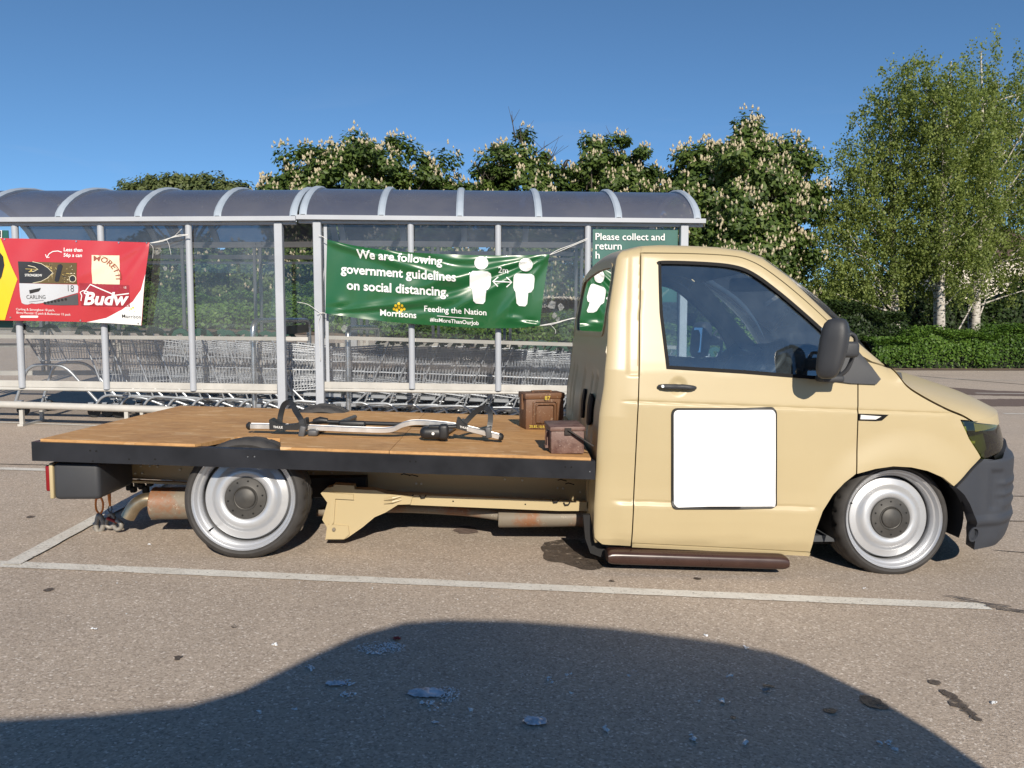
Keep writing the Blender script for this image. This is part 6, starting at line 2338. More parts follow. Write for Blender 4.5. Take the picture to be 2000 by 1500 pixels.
# ---- orange straps with shackles hanging at the tail
M_ORANGE = plain('orange_cord', (0.75, 0.24, 0.05), 0.6)
M_SHACK = plain('galvanised_shackle', (0.30, 0.28, 0.25), 0.6, 0.4, noise=0.25, nscale=30)
M_THIN = plain('dark_wire', (0.06, 0.04, 0.03), 0.5)
YH = 3.86
for k, label in enumerate(('orange cord loop with grey shackle hanging under the truck tail', 'orange wrapped strap with ring and red pinned shackle under the truck tail')):
    if k == 0:
        root = thing('tow_shackle', label, 'shackle', G(196, 1040), 'shackles hanging at the tail')
        mb = MB(); mb.tube(catmull([P(186, 934, YH), P(183, 945, YH), P(188, 960, YH), P(192, 966, YH), P(197, 958, YH), P(197, 944, YH), P(192, 934, YH)], 4), 0.0022, 5); mb.build('wire', M_THIN, root, smooth=True)
        mb = MB(); mb.tube(catmull([P(191, 965, YH), P(187, 980, YH), P(188, 995, YH), P(194, 1003, YH), P(200, 997, YH), P(201, 982, YH), P(195, 968, YH)], 5, True), 0.005, 7, closed=True); mb.tube([P(191, 965, YH), P(193, 974, YH)], 0.010, 7); mb.build('cord_loop', M_ORANGE, root, smooth=True)
        base = [P(193, 1006, YH), P(190, 1017, YH), P(188, 1030, YH), P(193, 1040, YH), P(200, 1032, YH), P(202, 1020, YH), P(197, 1010, YH)]
        mb = MB(); mb.tube(catmull(base, 5, True), 0.013, 8, closed=True); mb.build('shackle', M_SHACK, root, smooth=True)
    else:
        root = thing('tow_shackle', label, 'shackle', G(228, 1030), 'shackles hanging at the tail')
        mb = MB(); mb.tube(catmull([P(204, 938, YH), P(208, 950, YH), P(212, 956, YH), P(217, 948, YH), P(218, 938, YH)], 4), 0.0022, 5)
        mb.tube([P(218 + 3.8 * math.cos(a) - 3, 994 + 6 * math.sin(a), YH) for a in np.linspace(0, 6.28, 16)[:-1]], 0.0024, 5, closed=True); mb.build('wire', M_THIN, root, smooth=True)
        mb = MB(); mb.tube([P(213, 956, YH), P(213.5, 972, YH), P(215, 988, YH)], [0.009, 0.008, 0.005], 8); mb.build('cord_wrap', M_ORANGE, root, smooth=True)
        base = [P(216, 1004, YH), P(210, 1014, YH), P(208, 1026, YH), P(216, 1030, YH), P(224, 1022, YH), P(222, 1010, YH)]
        mb = MB(); mb.tube(catmull(base, 5, True), 0.010, 8, closed=True); mb.tube(catmull([P(228, 1016, YH - 0.02), P(236, 1022, YH - 0.03), P(236, 1031, YH - 0.03), P(228, 1034, YH - 0.03), P(222, 1028, YH - 0.02)], 4), 0.011, 8); mb.build('shackle', M_SHACK, root, smooth=True)
        mb = MB(); mb.tube([P(209, 1012, YH - 0.012), P(229, 1020, YH - 0.012)], 0.008, 8); mb.build('pin', plain('red_pin', (0.32, 0.02, 0.015), 0.5), root, smooth=True, angle=50)

# ================================================================== TREES, HEDGE, BUILDING
M_CHEST = make_leaf('chestnut_leaf', (0.045, 0.075, 0.018), (0.090, 0.142, 0.030), (0.165, 0.215, 0.050), 0.35)
M_BIRCH = make_leaf('birch_leaf', (0.10, 0.135, 0.034), (0.20, 0.255, 0.062), (0.32, 0.36, 0.11), 0.45)
M_HEDGE = make_leaf('hedge_leaf', (0.035, 0.075, 0.012), (0.085, 0.165, 0.022), (0.16, 0.26, 0.04), 0.3)
M_PALE = make_leaf('pale_tree_leaf', (0.06, 0.085, 0.03), (0.12, 0.15, 0.05), (0.2, 0.22, 0.09), 0.35)
M_SHADE = make_leaf('shaded_leaf', (0.014, 0.026, 0.008), (0.028, 0.052, 0.013), (0.055, 0.09, 0.02), 0.25)  # leaf tones darkened so the shade sits in the colour
M_BARK = plain('grey_brown_bark', (0.075, 0.06, 0.045), 0.9, noise=0.3, nscale=6, bump=0.6, bscale=20)
M_BLOSSOM = plain('cream_blossom', (0.45, 0.385, 0.255), 0.7, noise=0.12, nscale=2.0)


def make_birch_bark():
    m, nt, b = mat('birch_bark')
    L = nt.links.new
    tc = nd(nt, 'ShaderNodeTexCoord')
    mp = nd(nt, 'ShaderNodeMapping'); mp.inputs['Scale'].default_value = (1.6, 1.6, 5.0)
    L(tc.outputs['Object'], mp.inputs['Vector'])
    n = nd(nt, 'ShaderNodeTexNoise', Scale=3.2, Detail=5.0, Roughness=0.65)
    L(mp.outputs['Vector'], n.inputs['Vector'])
    r = ramp(nt, [(0.40, (0.035, 0.03, 0.025)), (0.46, (0.42, 0.38, 0.33)), (0.7, (0.62, 0.58, 0.52))])
    L(n.outputs['Fac'], r.inputs['Fac']); L(r.outputs['Color'], b.inputs['Base Color'])
    b.inputs['Roughness'].default_value = 0.8
    return m


M_BIRCHBARK = make_birch_bark()


def leaf_mesh(name, C, N, U, size, tone, m, aspect=0.6, fold=True):
    """many small folded leaves: centres C, normals N, long axes U (arrays), sizes"""
    n = len(C)
    N = N / np.maximum(1e-6, np.linalg.norm(N, axis=1, keepdims=True))
    U = U - N * np.sum(U * N, axis=1, keepdims=True)
    U = U / np.maximum(1e-6, np.linalg.norm(U, axis=1, keepdims=True))
    V = np.cross(N, U)
    s = size[:, None]
    v0 = C - U * s * 0.5
    v1 = C + V * s * aspect * 0.5 - N * s * 0.10
    v2 = C + U * s * 0.5
    v3 = C - V * s * aspect * 0.5 - N * s * 0.10
    verts = np.stack([v0, v1, v2, v3], axis=1).reshape(-1, 3)
    me = bpy.data.meshes.new(name)
    me.vertices.add(4 * n)
    me.vertices.foreach_set('co', verts.astype(np.float32).ravel())
    me.loops.add(6 * n)
    base = np.arange(n)[:, None] * 4
    idx = (base + np.array([[0, 1, 2, 0, 2, 3]])).ravel()
    me.loops.foreach_set('vertex_index', idx.astype(np.int32))
    me.polygons.add(2 * n)
    me.polygons.foreach_set('loop_start', np.arange(0, 6 * n, 3, dtype=np.int32))
    me.materials.append(m)
    me.update(calc_edges=True)
    at = me.attributes.new('tone', 'FLOAT', 'POINT')
    at.data.foreach_set('value', np.repeat(tone, 4).astype(np.float32))
    return me


def rnd_dirs(n):
    v = NR.normal(size=(n, 3))
    return v / np.linalg.norm(v, axis=1, keepdims=True)


def crown(name, m, root, ells, n_clump, n_leaf, leaf, clump_r, flat=0.7, shell=0.55, droop=0.3, zmin=None):
    """leaf clumps spread through a union of ellipsoids, thicker towards the outside; returns clump centres"""
    cs, outs, rs = [], [], []
    vol = np.array([e[3] * e[4] * e[5] for e in ells]); vol = vol / vol.sum()
    tries = 0
    while len(cs) < n_clump and tries < n_clump * 30:
        tries += 1
        e = ells[NR.choice(len(ells), p=vol)]
        d = rnd_dirs(1)[0]
        r = shell + (1 - shell) * NR.random() ** 0.6
        r *= 1 + 0.10 * math.sin(5 * math.atan2(d[1], d[0]) + e[0]) + 0.08 * NR.normal() * 0.6
        p = np.array([e[0] + d[0] * e[3] * r, e[1] + d[1] * e[4] * r, e[2] + d[2] * e[5] * r])
        if zmin is not None and p[2] < zmin:
            continue
        # skip clumps deep inside another ellipsoid
        deep = min(math.sqrt(sum(((p[k] - q[k]) / q[k + 3]) ** 2 for k in range(3))) for q in ells)
        if deep < shell * 0.8:
            continue
        cs.append(p); outs.append(d); rs.append(clump_r * NR.uniform(0.6, 1.3))
    cs, outs, rs = np.array(cs), np.array(outs), np.array(rs)
    which = NR.integers(0, len(cs), n_leaf)
    d = rnd_dirs(n_leaf)
    rad = NR.random(n_leaf) ** 0.45
    off = d * rad[:, None] * rs[which][:, None] * np.array([1, 1, flat])
    C = cs[which] + off
    N = d * 0.6 + outs[which] * 0.5 + rnd_dirs(n_leaf) * 0.55 + np.array([0, 0, 0.35])
    U = rnd_dirs(n_leaf) + np.array([0, 0, -droop])
    size = leaf * NR.uniform(0.6, 1.35, n_leaf)
    clump_t = NR.uniform(-0.15, 0.2, len(cs))
    tone = np.clip(0.42 + clump_t[which] + 0.2 * NR.normal(size=n_leaf), 0, 1)
    o = inst(name, leaf_mesh(name, C, N, U, size, tone, m), root)
    return o, cs, outs, rs


def limb(mb, a, b, r0, r1, bend=0.15, n=6, sides=7):
    a, b = Vector(a), Vector(b)
    L = (b - a).length
    off = Vector((rng.uniform(-1, 1), rng.uniform(-1, 1), rng.uniform(0, 0.6))) * L * bend
    pts, rs = [], []
    for i in range(n + 1):
        t = i / n
        pts.append(a * (1 - t) ** 2 + (a.lerp(b, 0.5) + off) * 2 * t * (1 - t) + b * t * t)
        rs.append(r0 + (r1 - r0) * t)
    mb.tube(pts, rs, sides, caps=False)


def blossoms(cs, outs, rs, n, root, ells, size):
    """upright candles of blossom standing on the outside of the crown"""
    vv, ff = [], []
    cone = []
    for k in range(n):
        i = NR.integers(0, len(cs))
        d = rnd_dirs(1)[0] * 0.7 + outs[i] * 0.9 + np.array([0, -0.3, 0.15])
        d = d / np.linalg.norm(d)
        p = cs[i] + d * rs[i] * NR.uniform(0.6, 0.95)
        s = size * NR.uniform(0.7, 1.3)
        ax = Vector((NR.normal() * 0.15 + d[0] * 0.3, NR.normal() * 0.15 + d[1] * 0.3, 1)).normalized()
        sd = ax.orthogonal().normalized(); tb = ax.cross(sd)
        o = len(vv)
        for (h, r) in ((0, 0.12), (0.28, 0.30), (0.62, 0.20)):
            for q in range(5):
                a = 2 * math.pi * (q + h) / 5
                jit = NR.uniform(0.75, 1.3)
                vv.append(tuple(Vector(p) + ax * (h * s) + (sd * math.cos(a) + tb * math.sin(a)) * r * s * jit))
        vv.append(tuple(Vector(p) + ax * s))
        for lv in range(2):
            for q in range(5):
                ff.append((o + lv * 5 + q, o + lv * 5 + (q + 1) % 5, o + (lv + 1) * 5 + (q + 1) % 5, o + (lv + 1) * 5 + q))
        for q in range(5):
            ff.append((o + 10 + q, o + 10 + (q + 1) % 5, o + 15))
    mb = MB().add(vv, ff)
    b = mb.build('blossom', M_BLOSSOM, root, fix=False)
    b['kind'] = 'stuff'
    return b


def chestnut(label, px, Y, top_py, half_px, ells_px, n_clump, n_leaf, n_bl, bare=0, clump=0.62, leaf=0.26, group='horse chestnut trees'):
    base = P(px, 640, Y)
    g = gz(base.x, Y)
    root = thing('chestnut_tree', label, 'tree', (base.x, Y, g), group)
    ells = []
    for (ex, ey, rx, ry) in ells_px:
        c = P(ex, ey, Y)
        k = Y / FPX
        ells.append((c.x, Y + rng.uniform(-0.4, 0.4), c.z, rx * k, rx * k * 0.9, ry * k))
    o, cs, outs, rs = crown('crown', M_CHEST, root, ells, int(n_clump * 1.35), int(n_leaf * 2.4), leaf * 0.82, clump)
    blossoms(cs, outs, rs, int(n_bl * 3.6), root, ells, 0.145)
    mb = MB()
    fork = Vector((base.x, Y, g + 2.2))
    limb(mb, (base.x, Y, g - 0.1), fork, 0.34, 0.26, 0.03, 5, 10)
    for i in NR.choice(len(cs), min(len(cs), 30), replace=False):
        limb(mb, fork + Vector((0, 0, rng.uniform(-0.3, 0.8))), cs[i], 0.10, 0.02, 0.12)
    for k in range(bare):
        e = ells[k % len(ells)]
        a = rng.uniform(0.15, 2.99)
        p = Vector((e[0] + e[3] * 0.5 * math.cos(a), e[1], e[2] + e[5] * 0.6 * abs(math.sin(a))))
        q = Vector((e[0] + e[3] * 1.12 * math.cos(a), e[1] - 0.3, e[2] + e[5] * 1.2 * abs(math.sin(a))))
        limb(mb, p, q, 0.035, 0.010, 0.12, 5, 4)
        for _ in range(3):
            limb(mb, p.lerp(q, rng.uniform(0.4, 0.8)), q + Vector((rng.uniform(-0.7, 0.7), 0, rng.uniform(-0.3, 0.5))), 0.016, 0.006, 0.15, 4, 3)
    mb.build('trunk', M_BARK, root, smooth=True)
    return root


chestnut('broad domed chestnut in blossom above the left half of the right shelter', 720, 33, 270, 200,
         [(690, 425, 165, 140), (800, 420, 105, 140), (600, 450, 90, 130), (740, 520, 190, 110), (870, 480, 70, 130), (895, 425, 55, 75)], 330, 34000, 1150)
chestnut('open topped chestnut with bare twigs left of the gap above the green banner', 1020, 35, 245, 90, [(1020, 400, 85, 120), (1015, 325, 52, 82), (965, 400, 60, 75), (1075, 420, 60, 85), (1010, 520, 105, 110), (930, 410, 50, 62)], 170, 17000, 420, bare=14, clump=0.5)
chestnut('smaller open chestnut with a bare twig just left of the shelter end', 1200, 35, 262, 80, [(1200, 400, 85, 112), (1175, 340, 50, 75), (1230, 345, 46, 76), (1200, 520, 105, 110), (1140, 412, 46, 66), (1268, 410, 42, 68)], 160, 16000, 400, bare=6, clump=0.5)
chestnut('tall dense chestnut in full blossom right of the shelter end', 1450, 30, 235, 160,
         [(1450, 400, 140, 150), (1490, 335, 75, 90), (1390, 370, 85, 100), (1550, 400, 75, 110), (1440, 520, 140, 120)], 330, 36000, 1250)
chestnut('chestnut half hidden behind the left shelter panes', 430, 34, 480, 100, [(430, 535, 120, 60), (560, 540, 90, 60), (330, 560, 80, 45)], 110, 11000, 130)

# ---- pale tree low on the left
base = P(370, 640, 45)
root = thing('pale_tree', 'low pale green tree top showing over the left shelter roof', 'tree', (base.x, 45, gz(base.x, 45)))
k = 45 / FPX
ells = []
for (x, y, rx, ry) in ((285, 385, 50, 36), (345, 378, 58, 38), (410, 382, 55, 40), (465, 392, 45, 30)):
    c = P(x, y, 45); ells.append((c.x, 45, c.z, rx * k, rx * k, ry * k))
o, cs, outs, rs = crown('crown', M_PALE, root, ells, 260, 17000, 0.24, 0.5, shell=0.3)
mb = MB(); fk = Vector((base.x, 45, gz(base.x, 45) + 3.5)); limb(mb, (base.x, 45, gz(base.x, 45)), fk, 0.25, 0.2, 0.03, 5, 8)
for i in NR.choice(len(cs), 30, replace=False):
    limb(mb, fk, cs[i], 0.08, 0.015, 0.1)
mb.build('trunk', M_BARK, root, smooth=True)

# ---- birches
def birch(label, px, base_py, Y, top_py, ells_px, n_strand, per, seed_t, lean=0.0, trunk_r=0.15, leaf=0.095, forks=6):
    b = P(px, base_py, Y)
    g = gz(b.x, Y)
    root = thing('birch_tree', label, 'tree', (b.x, Y, g), 'birch trees in the hedge')
    k = Y / FPX
    mb = MB()
    t = P(px + lean, top_py + 60, Y)
    pts = catmull([(b.x, Y, g - 0.2), (b.x + (t.x - b.x) * 0.25 + rng.uniform(-0.15, 0.15), Y, g + (t.z - g) * 0.3), (b.x + (t.x - b.x) * 0.6 + rng.uniform(-0.2, 0.2), Y, g + (t.z - g) * 0.62), (t.x, Y, t.z)], 6)
    mb.tube(pts, [trunk_r * (1 - 0.9 * i / (len(pts) - 1)) for i in range(len(pts))], 10, caps=False)
    ells = []
    for (ex, ey, rx, ry) in ells_px:
        c = P(ex, ey, Y)
        ells.append((c.x, Y + rng.uniform(-0.3, 0.3), c.z, rx * k, min(rx * k, 2.6), ry * k))
    vol = np.array([e[3] * e[5] for e in ells]); vol /= vol.sum()
    Cs, Ns, Us, Ss, Ts = [], [], [], [], []
    heads = []
    for s in range(n_strand):
        e = ells[NR.choice(len(ells), p=vol)]
        d = rnd_dirs(1)[0]
        r = NR.random() ** 0.4
        p = np.array([e[0] + d[0] * e[3] * r, e[1] + d[1] * e[4] * r, e[2] + d[2] * e[5] * r])
        heads.append(p)
        Ls = NR.uniform(0.25, 1.0) * (1.5 if NR.random() < 0.3 else 0.9)
        m = int(per * NR.uniform(0.6, 1.4))
        tt = NR.random(m)
        sway = NR.normal(size=2) * 0.12
        q = p + np.stack([sway[0] * tt + NR.normal(size=m) * 0.10, sway[1] * tt + NR.normal(size=m) * 0.10, -Ls * tt + NR.normal(size=m) * 0.05], axis=1)
        Cs.append(q)
        Ns.append(rnd_dirs(m) + np.array([0, -0.25, 0.25]) + d * 0.3)
        Us.append(rnd_dirs(m) * 0.6 + np.array([0, 0, -1.0]))
        Ss.append(leaf * NR.uniform(0.65, 1.35, m))
        Ts.append(np.clip(0.45 + NR.uniform(-0.2, 0.22) + 0.2 * NR.normal(size=m), 0, 1))
    C = np.concatenate(Cs)
    ok = C[:, 2] > g + 1.0
    inst('crown', leaf_mesh('crown', C[ok], np.concatenate(Ns)[ok], np.concatenate(Us)[ok], np.concatenate(Ss)[ok], np.concatenate(Ts)[ok], M_BIRCH, 0.75), root)
    mb.build('trunk', M_BIRCHBARK, root, smooth=True)
    mb = MB()
    heads = np.array(heads)
    for i in NR.choice(len(heads), min(len(heads), 46), replace=False):
        h = heads[i]
        cand = [p for p in pts if p.z < h[2] - 0.15 * abs(h[0] - p.x)] or pts[:4]
        s = cand[-1] if len(cand) < 6 else cand[-rng.randint(1, 5)]
        limb(mb, s, h, 0.045, 0.009, 0.12, 6, 5)
    mb.build('branch', M_BIRCHBARK, root, smooth=True)
    return root


birch('left birch with thin trunk beside the chestnut and hanging twigs', 1757, 650, 29.5, 110, [(1760, 250, 85, 150), (1720, 330, 75, 170), (1700, 460, 80, 130), (1770, 480, 80, 110), (1650, 400, 50, 150), (1640, 560, 70, 80), (1560, 590, 90, 80), (1620, 480, 55, 90)], 1350, 40, 1, -20, 0.17)
birch('birch with forked pale branches, middle of the three trunks above the hedge', 1838, 655, 28.5, 60, [(1850, 260, 95, 150), (1830, 420, 100, 130), (1890, 340, 90, 160), (1860, 500, 90, 80), (1800, 170, 70, 80)], 1000, 40, 2, 20, 0.20)
birch('tallest birch at the right edge with its top against the sky', 1906, 640, 30, 40, [(1930, 180, 75, 130), (1960, 300, 110, 190), (1930, 450, 110, 120), (2050, 260, 90, 200), (2010, 480, 90, 110)], 1250, 40, 3, 10, 0.21)
# second stem of the middle birch
mb = MB(); b = P(1829, 650, 28.9); t = P(1822, 330, 28.9)
mb.tube(catmull([(b.x, 28.9, gz(b.x, 28.9)), (b.x - 0.1, 28.9, 2.0), (t.x, 28.9, t.z)], 6), [0.11 * (1 - 0.8 * i / 12) for i in range(13)], 9, caps=False)
r2 = thing('birch_tree', 'slim orange tinted birch stem close beside the middle birch', 'tree', (b.x, 28.9, gz(b.x, 28.9)), 'birch trees in the hedge')
mb.build('trunk', M_BIRCHBARK, r2, smooth=True)

# ---- hedges and undergrowth
def hedge(name, label, poly, n_leaf, leaf, m, h_fn, cat='hedge', kind=None, dark=False):
    """mound of leaves over a ground outline of (x0, x1, y0, y1)"""
    x0, x1, y0, y1 = poly
    root = thing(name, label, cat, ((x0 + x1) / 2, (y0 + y1) / 2, gz((x0 + x1) / 2, y0)))
    X = NR.uniform(x0, x1, n_leaf); Yv = y0 + (y1 - y0) * NR.random(n_leaf) ** 1.8
    U = NR.random(n_leaf) ** 0.6
    front = NR.random(n_leaf) < 0.55
    Yv = np.where(front, y0 + 0.5 * NR.random(n_leaf) * (1 - 0.6 * U) + 0.35 * U * U, Yv)
    H = np.array([h_fn(x, y) for x, y in zip(X, Yv)])
    bump = 0.12 * np.sin(X * 2.1 + 1.0) + 0.09 * np.sin(X * 4.7 + Yv * 2.0)
    Z = np.where(front, U, 0.86 + 0.16 * NR.random(n_leaf)) * (H + bump)
    Yv = Yv + np.where(front, -0.12 * np.sin(U * 3.1) + 0.10 * np.sin(X * 3.3), 0)
    G_ = np.array([gz(x, y) for x, y in zip(X, Yv)])
    C = np.stack([X, Yv, G_ + Z], axis=1)
    N = rnd_dirs(n_leaf) * 0.7 + np.where(front, 1, 0)[:, None] * np.array([0, -0.8, 0.35]) + np.where(front, 0, 1)[:, None] * np.array([0, -0.1, 0.9])
    Ud = rnd_dirs(n_leaf) + np.array([0.5, 0, -0.2])
    tone = np.clip(0.45 + 0.22 * NR.normal(size=n_leaf) + 0.12 * np.sin(X * 1.3), 0, 1)
    inst('foliage', leaf_mesh('foliage', C, N, Ud, leaf * NR.uniform(0.6, 1.35, n_leaf), tone, m, 0.7), root)
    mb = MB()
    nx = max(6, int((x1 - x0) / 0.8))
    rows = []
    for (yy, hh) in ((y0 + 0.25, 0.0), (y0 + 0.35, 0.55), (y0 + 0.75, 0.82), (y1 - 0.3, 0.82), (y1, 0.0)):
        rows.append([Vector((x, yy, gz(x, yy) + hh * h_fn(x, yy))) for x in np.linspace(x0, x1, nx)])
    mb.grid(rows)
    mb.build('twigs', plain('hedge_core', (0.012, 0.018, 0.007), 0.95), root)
    return root


g1 = G(1780, 721)
hedge('hedge', 'rounded bright green hedge along the road at the right', (g1.x - 1.2, g1.x + 14, g1.y, g1.y + 2.4), 40000, 0.085, M_HEDGE, lambda x, y: 1.28 + 0.12 * sstep(g1.x + 2, g1.x + 5, x) - 0.2 * (1 - sstep(g1.x - 1, g1.x + 1.5, x)))
g2 = G(1500, 712)
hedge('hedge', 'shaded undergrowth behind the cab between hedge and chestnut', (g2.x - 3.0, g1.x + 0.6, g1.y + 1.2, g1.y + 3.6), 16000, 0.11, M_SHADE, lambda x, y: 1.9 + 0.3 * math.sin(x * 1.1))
hedge('hedge', 'long dark hedge seen through the shelter panes', (-17.5, g2.x - 1.5, 24.5, 27.0), 42000, 0.12, M_HEDGE, lambda x, y: 1.25 + 0.22 * math.sin(x * 0.9) + 0.12 * math.sin(x * 2.3))
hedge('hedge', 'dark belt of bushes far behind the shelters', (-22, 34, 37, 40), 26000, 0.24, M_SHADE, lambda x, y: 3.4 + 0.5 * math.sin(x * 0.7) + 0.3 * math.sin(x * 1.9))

# verge and kerb in front of the hedges
def strip(name, m, ya, yb, xa, xb, dz, n=40):
    mb = MB()
    mb.grid([[Vector((x, y, gz(x, y) + dz)) for x in np.linspace(xa, xb, n)] for y in np.linspace(ya, yb, 5)])
    o = mb.build(name, m, None, smooth=True)
    return tag(o, kind='structure')


M_SOIL = plain('dry_soil', (0.17, 0.115, 0.08), 0.95, noise=0.4, nscale=3.0, bump=0.8, bscale=25)
v1 = strip('verge', M_SOIL, g1.y - 0.75, g1.y + 9, g2.x - 5, 60, 0.02)
v1['label'] = 'bare brown soil verge below the right hedge'
v2 = strip('verge', M_SOIL, 23.4, 36, -40, g2.x - 4.5, 0.025)
v2['label'] = 'bare brown soil verge below the hedge behind the shelters'

# ---- pale building behind the birches
BD = thing('pale_building', 'cream rendered building glimpsed between the birch trunks', 'building', P(1905, 640, 48))
c0, c1 = P(1840, 632, 48), P(2060, 520, 48)
mb = MB(); mb.box(((c0.x + c1.x) / 2, 50.5, 2.2), (c1.x - c0.x, 5, 6.4)); mb.build('wall', plain('cream_render', (0.66, 0.60, 0.50), 0.9, noise=0.06), BD)
mb = MB(); mb.prism([(c0.x - 0.3, 5.45), ((c0.x + c1.x) / 2, 7.4), (c1.x + 0.3, 5.45), (c1.x + 0.3, 5.4), (c0.x - 0.3, 5.4)], 47.7, 53.3); mb.build('roof', plain('roof_tile', (0.09, 0.06, 0.05), 0.9), BD)
for px in (1897, 1950, 1990):
    q = P(px, 610, 47.98)
    mb = MB(); mb.rbox((q.x, 48.0, q.z), (0.75, 0.06, 1.15), 0.01, 1)
    wd = mb.build('window', plain('window_frame_white', (0.7, 0.7, 0.68), 0.5), BD)
    mb = MB(); mb.box((q.x, 47.965, q.z), (0.6, 0.01, 1.0)); mb.build('pane', plain('dark_pane', (0.03, 0.035, 0.04), 0.1), wd)

# ---- a crow on the twigs of the open chestnut
q = P(1103, 323, 34.6)
mb = MB()
mb.tube([q + Vector((-0.16, 0, -0.22)), q + Vector((-0.06, 0, -0.08)), q, q + Vector((0.05, 0, 0.12)), q + Vector((0.09, 0, 0.2)), q + Vector((0.14, 0, 0.22)), q + Vector((0.24, 0, 0.20))], [0.02, 0.06, 0.10, 0.085, 0.06, 0.045, 0.008], 10)
mb.prism([(q.x - 0.05, q.z + 0.08), (q.x - 0.12, q.z - 0.02), (q.x - 0.24, q.z - 0.30), (q.x - 0.14, q.z - 0.22), (q.x + 0.02, q.z - 0.05)], 34.55, 34.65)
mb.tube([q + Vector((0.01, 0, -0.08)), q + Vector((0.02, 0, -0.2))], 0.012, 5)
tag(mb.build('crow', plain('black_feather', (0.01, 0.01, 0.012), 0.5), None, smooth=True, angle=60), 'black crow perched among bare chestnut twigs above the shelter', 'bird')

# ================================================================== THE CAR THE PHOTOGRAPH IS TAKEN FROM (its shadow lies in front)
def shadow_pt(px, py, Yc):
    """where on the upright plane y = Yc something stands whose shadow edge falls on this ground pixel"""
    g = G(px, py)
    k = (g.y - Yc) / 1.0
    return (g.x + SUN_FROM.x * k, g.z + SUN_FROM.z * k)


YK = -0.30
prof = [shadow_pt(*p, YK) for p in [(-420, 1446), (0, 1397), (200, 1386), (370, 1369), (480, 1338), (600, 1279), (700, 1234), (790, 1210), (870, 1204), (1000, 1206), (1200, 1221), (1400, 1247), (1500, 1266), (1560, 1286), (1700, 1353), (1800, 1412), (1930, 1501)]]
x_r = prof[-1][0]
CAR = thing('parked_car', 'dark blue hatchback beside the camera, casting the large foreground shadow', 'car', (0, -1.15, 0))
M_CARP = plain('dark_blue_paint', (0.012, 0.018, 0.04), 0.25, 0.2, coat=0.6)
pf = [(p[0], p[1]) for p in prof] + [(x_r + 0.10, 0.85), (x_r + 0.16, 0.55), (x_r + 0.14, 0.28), (1.05, 0.22), (-1.2, 0.24), (prof[0][0] - 0.9, 0.30), (prof[0][0] - 1.0, 0.62), (prof[0][0] - 0.55, 0.80)]
def taper(z):
    return 0.0 if z < 0.9 else 0.16 * sstep(0.9, 1.5, z)
mb = MB()
n = len(pf)
A = [Vector((x, YK + taper(z) * 0.0 - 0.02 * 0, z)) for x, z in pf]
ring = []
for (dy, ins) in ((0.0, 0.02), (-0.03, 0.0), (-1.67, 0.0), (-1.70, 0.02)):
    cx, cz = 0.0, 0.75
    ring.append([Vector((x + (cx - x) * ins, YK + dy, z + (cz - z) * ins)) for x, z in pf])
for i in range(3):
    mb.add(ring[i] + ring[i + 1], [(k, (k + 1) % n, (k + 1) % n + n, k + n) for k in range(n)])
mb.add(ring[0], [tuple(range(n))]); mb.add(ring[3], [tuple(range(n))])
mb.build('body', M_CARP, CAR)
for y in (YK + 0.004, YK - 1.704):
    mb = MB()
    mb.prism([(-0.75, 0.98), (-0.38, 1.30), (0.75, 1.28), (0.98, 1.0)], y - 0.004, y + 0.004)
    mb.build('side_window', plain('dark_car_glass', (0.01, 0.012, 0.014), 0.05), CAR)
for wx in (-1.45, 0.95):
    for y in (YK - 0.06, YK - 1.64):
        M = Matrix.Translation((wx, y - 0.1, gz(wx, y) + 0.30))
        mb = MB(); mb.lathe([(0.19, 0.21), (0.27, 0.20), (0.30, 0.17), (0.30, 0.03), (0.27, 0.0), (0.19, -0.01)], 40, M)
        w = mb.build('wheel', M_RUBBER, CAR, smooth=True, angle=40)
        mb = MB(); mb.lathe([(0.19, 0.20), (0.17, 0.17), (0.05, 0.18), (0.0, 0.19)], 30, M); mb.lathe([(0.19, 0.0), (0.17, 0.03), (0.05, 0.02), (0.0, 0.01)], 30, M)
        mb.build('rim', M_RIM, w, smooth=True, angle=40)

# ================================================================== BROKEN GLASS AND LITTER ON THE GROUND
M_CRUMB = plain('glass_crumb', (0.70, 0.72, 0.74), 0.2, noise=0.2, nscale=60, spec=0.8)


def crumbs(spots, name, label, kind=None, cat='broken glass'):
    vv, ff = [], []
    for (cx, cy, rx, ry, n, s) in spots:
        for k in range(n):
            a = rng.uniform(0, 6.283); r = rng.random() ** 0.7
            g = G(cx + rx * r * math.cos(a), cy + ry * r * math.sin(a))
            q = s * rng.uniform(0.35, 1.15)
            o = len(vv)
            R = Euler((rng.uniform(-0.6, 0.6), rng.uniform(-0.6, 0.6), rng.uniform(0, 6.28))).to_matrix()
            for (x, y, z) in ((-1, -0.7, 0), (0.9, -0.8, 0), (0.7, 0.9, 0), (-0.8, 0.6, 0), (-0.4, -0.3, 0.8), (0.5, 0.2, 0.9)):
                p = R @ Vector((x * q * rng.uniform(0.7, 1.2), y * q * rng.uniform(0.7, 1.2), z * q * 0.7))
                vv.append((g.x + p.x, g.y + p.y, g.z + 0.002 + max(0, p.z + q * 0.25)))
            ff += [(o, o + 1, o + 4), (o + 1, o + 5, o + 4), (o + 1, o + 2, o + 5), (o + 2, o + 3, o + 5), (o + 3, o + 4, o + 5), (o + 3, o, o + 4), (o, o + 3, o + 2, o + 1)]
    mb = MB().add(vv, ff)
    o = mb.build(name, M_CRUMB, None)
    return tag(o, label, cat, None, kind)


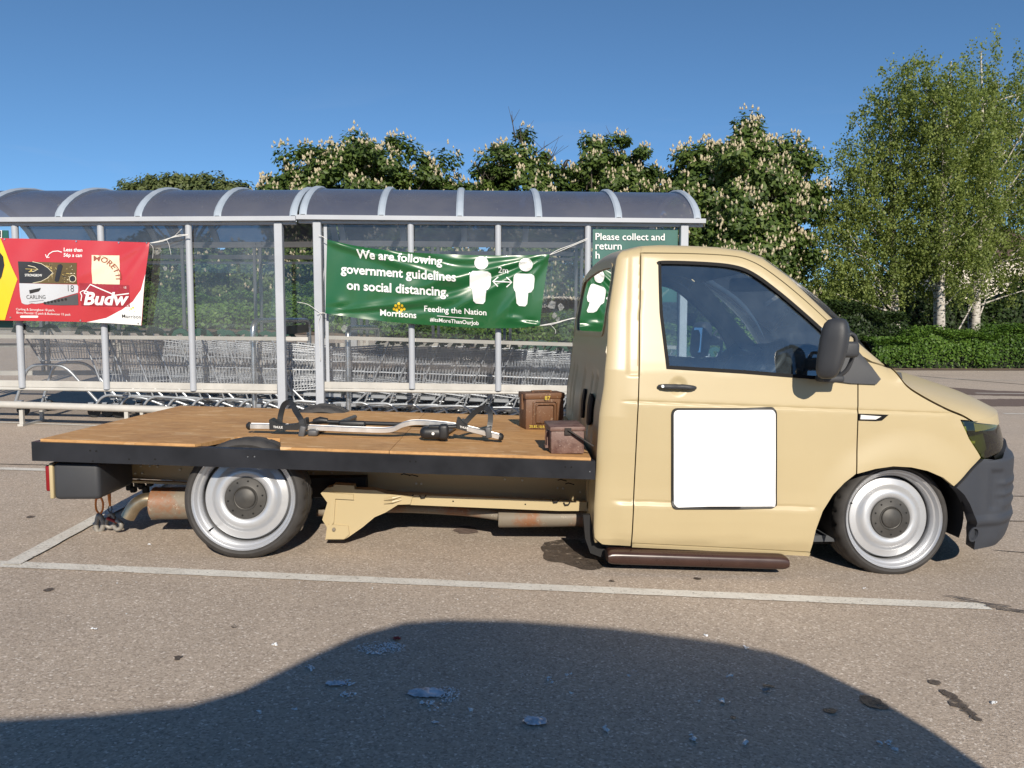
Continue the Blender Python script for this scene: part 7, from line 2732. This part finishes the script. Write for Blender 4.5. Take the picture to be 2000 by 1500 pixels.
crumbs([(745, 1267, 50, 13, 420, 0.0028), (770, 1262, 25, 6, 90, 0.003), (730, 1278, 12, 3, 12, 0.006)], 'broken_glass', 'oval scatter of crushed glass with a red fragment beside it', 'stuff')
crumbs([(875, 1358, 24, 16, 240, 0.0030), (835, 1375, 15, 4, 14, 0.007), (850, 1385, 20, 10, 10, 0.005)], 'broken_glass', 'crushed glass around the clear wrapper in the foreground shadow', 'stuff')
crumbs([(535, 1261, 9, 2, 9, 0.006), (607, 1306, 12, 6, 22, 0.006), (670, 1335, 22, 7, 36, 0.005), (680, 1358, 16, 6, 26, 0.005), (1110, 1318, 6, 3, 3, 0.008), (1078, 1332, 12, 9, 5, 0.007), (1115, 1358, 6, 4, 2, 0.010),
        (1180, 1425, 10, 7, 8, 0.006), (1350, 1445, 7, 7, 6, 0.008), (1418, 1373, 18, 3, 3, 0.008), (1455, 1452, 6, 3, 3, 0.009), (1728, 1453, 20, 5, 9, 0.006), (1750, 1464, 8, 3, 4, 0.008), (1380, 1243, 5, 2, 2, 0.008), (1455, 1267, 12, 3, 4, 0.006),
        (1240, 1312, 3, 2, 2, 0.007), (1230, 1322, 4, 3, 2, 0.006), (575, 1388, 4, 2, 2, 0.008), (510, 1392, 6, 3, 3, 0.007), (920, 1390, 4, 3, 3, 0.007), (848, 1412, 7, 4, 6, 0.006), (1425, 1324, 8, 4, 5, 0.006), (1365, 1371, 4, 3, 2, 0.007),
        (247, 1200, 2, 1, 1, 0.006), (188, 1230, 8, 3, 5, 0.006), (292, 1065, 4, 1, 3, 0.008), (1940, 1375, 8, 3, 5, 0.006), (1690, 1150, 6, 2, 4, 0.005), (1000, 1330, 500, 110, 120, 0.0022), (700, 1150, 650, 30, 50, 0.003)],
       'glass_crumbs', 'loose crumbs of glass and grit strewn over the asphalt', 'stuff')


def wrapper(px, py, rx, ry, label, seed, m):
    R = random.Random(seed)
    nu, nv = 12, 7
    rows = []
    for j in range(nv):
        row = []
        for i in range(nu):
            u, v = i / (nu - 1) * 2 - 1, j / (nv - 1) * 2 - 1
            # square grid pressed into a rounded, slightly ragged outline
            uu, vv_ = u * math.sqrt(max(0, 1 - 0.42 * v * v)), v * math.sqrt(max(0, 1 - 0.42 * u * u))
            e = 1 + 0.10 * R.uniform(-1, 1) * (1 if abs(u) > 0.9 or abs(v) > 0.8 else 0)
            g = G(px + rx * uu * e, py + ry * vv_ * e)
            row.append(Vector((g.x, g.y, g.z + 0.003 + R.uniform(0, 0.009) * (1 - 0.5 * max(abs(u), abs(v))))))
        rows.append(row)
    mb = MB(); mb.grid(rows)
    o = mb.build('plastic_wrapper', m, None, smooth=True)
    return tag(o, label, 'litter', 'litter in the foreground')


M_WRAP = plain('clear_film', (0.60, 0.63, 0.68), 0.18, noise=0.35, nscale=35, spec=0.9)
wrapper(833, 1355, 36, 9, 'flat clear plastic wrapper lying among crushed glass', 3, M_WRAP)
wrapper(1046, 1411, 24, 9, 'crumpled bluish plastic scrap in the middle of the foreground shadow', 5, M_WRAP)
wrapper(655, 1337, 20, 5, 'thin strip of clear plastic left of the wrapper', 8, M_WRAP)
wrapper(1700 - 205, 1350, 9, 2, 'short grey stick of litter in the right part of the shadow', 9, plain('grey_litter', (0.3, 0.3, 0.3), 0.6))
wrapper(775, 1249, 8, 3, 'small red fragment beside the crushed glass', 11, plain('red_fragment', (0.30, 0.03, 0.03), 0.5))
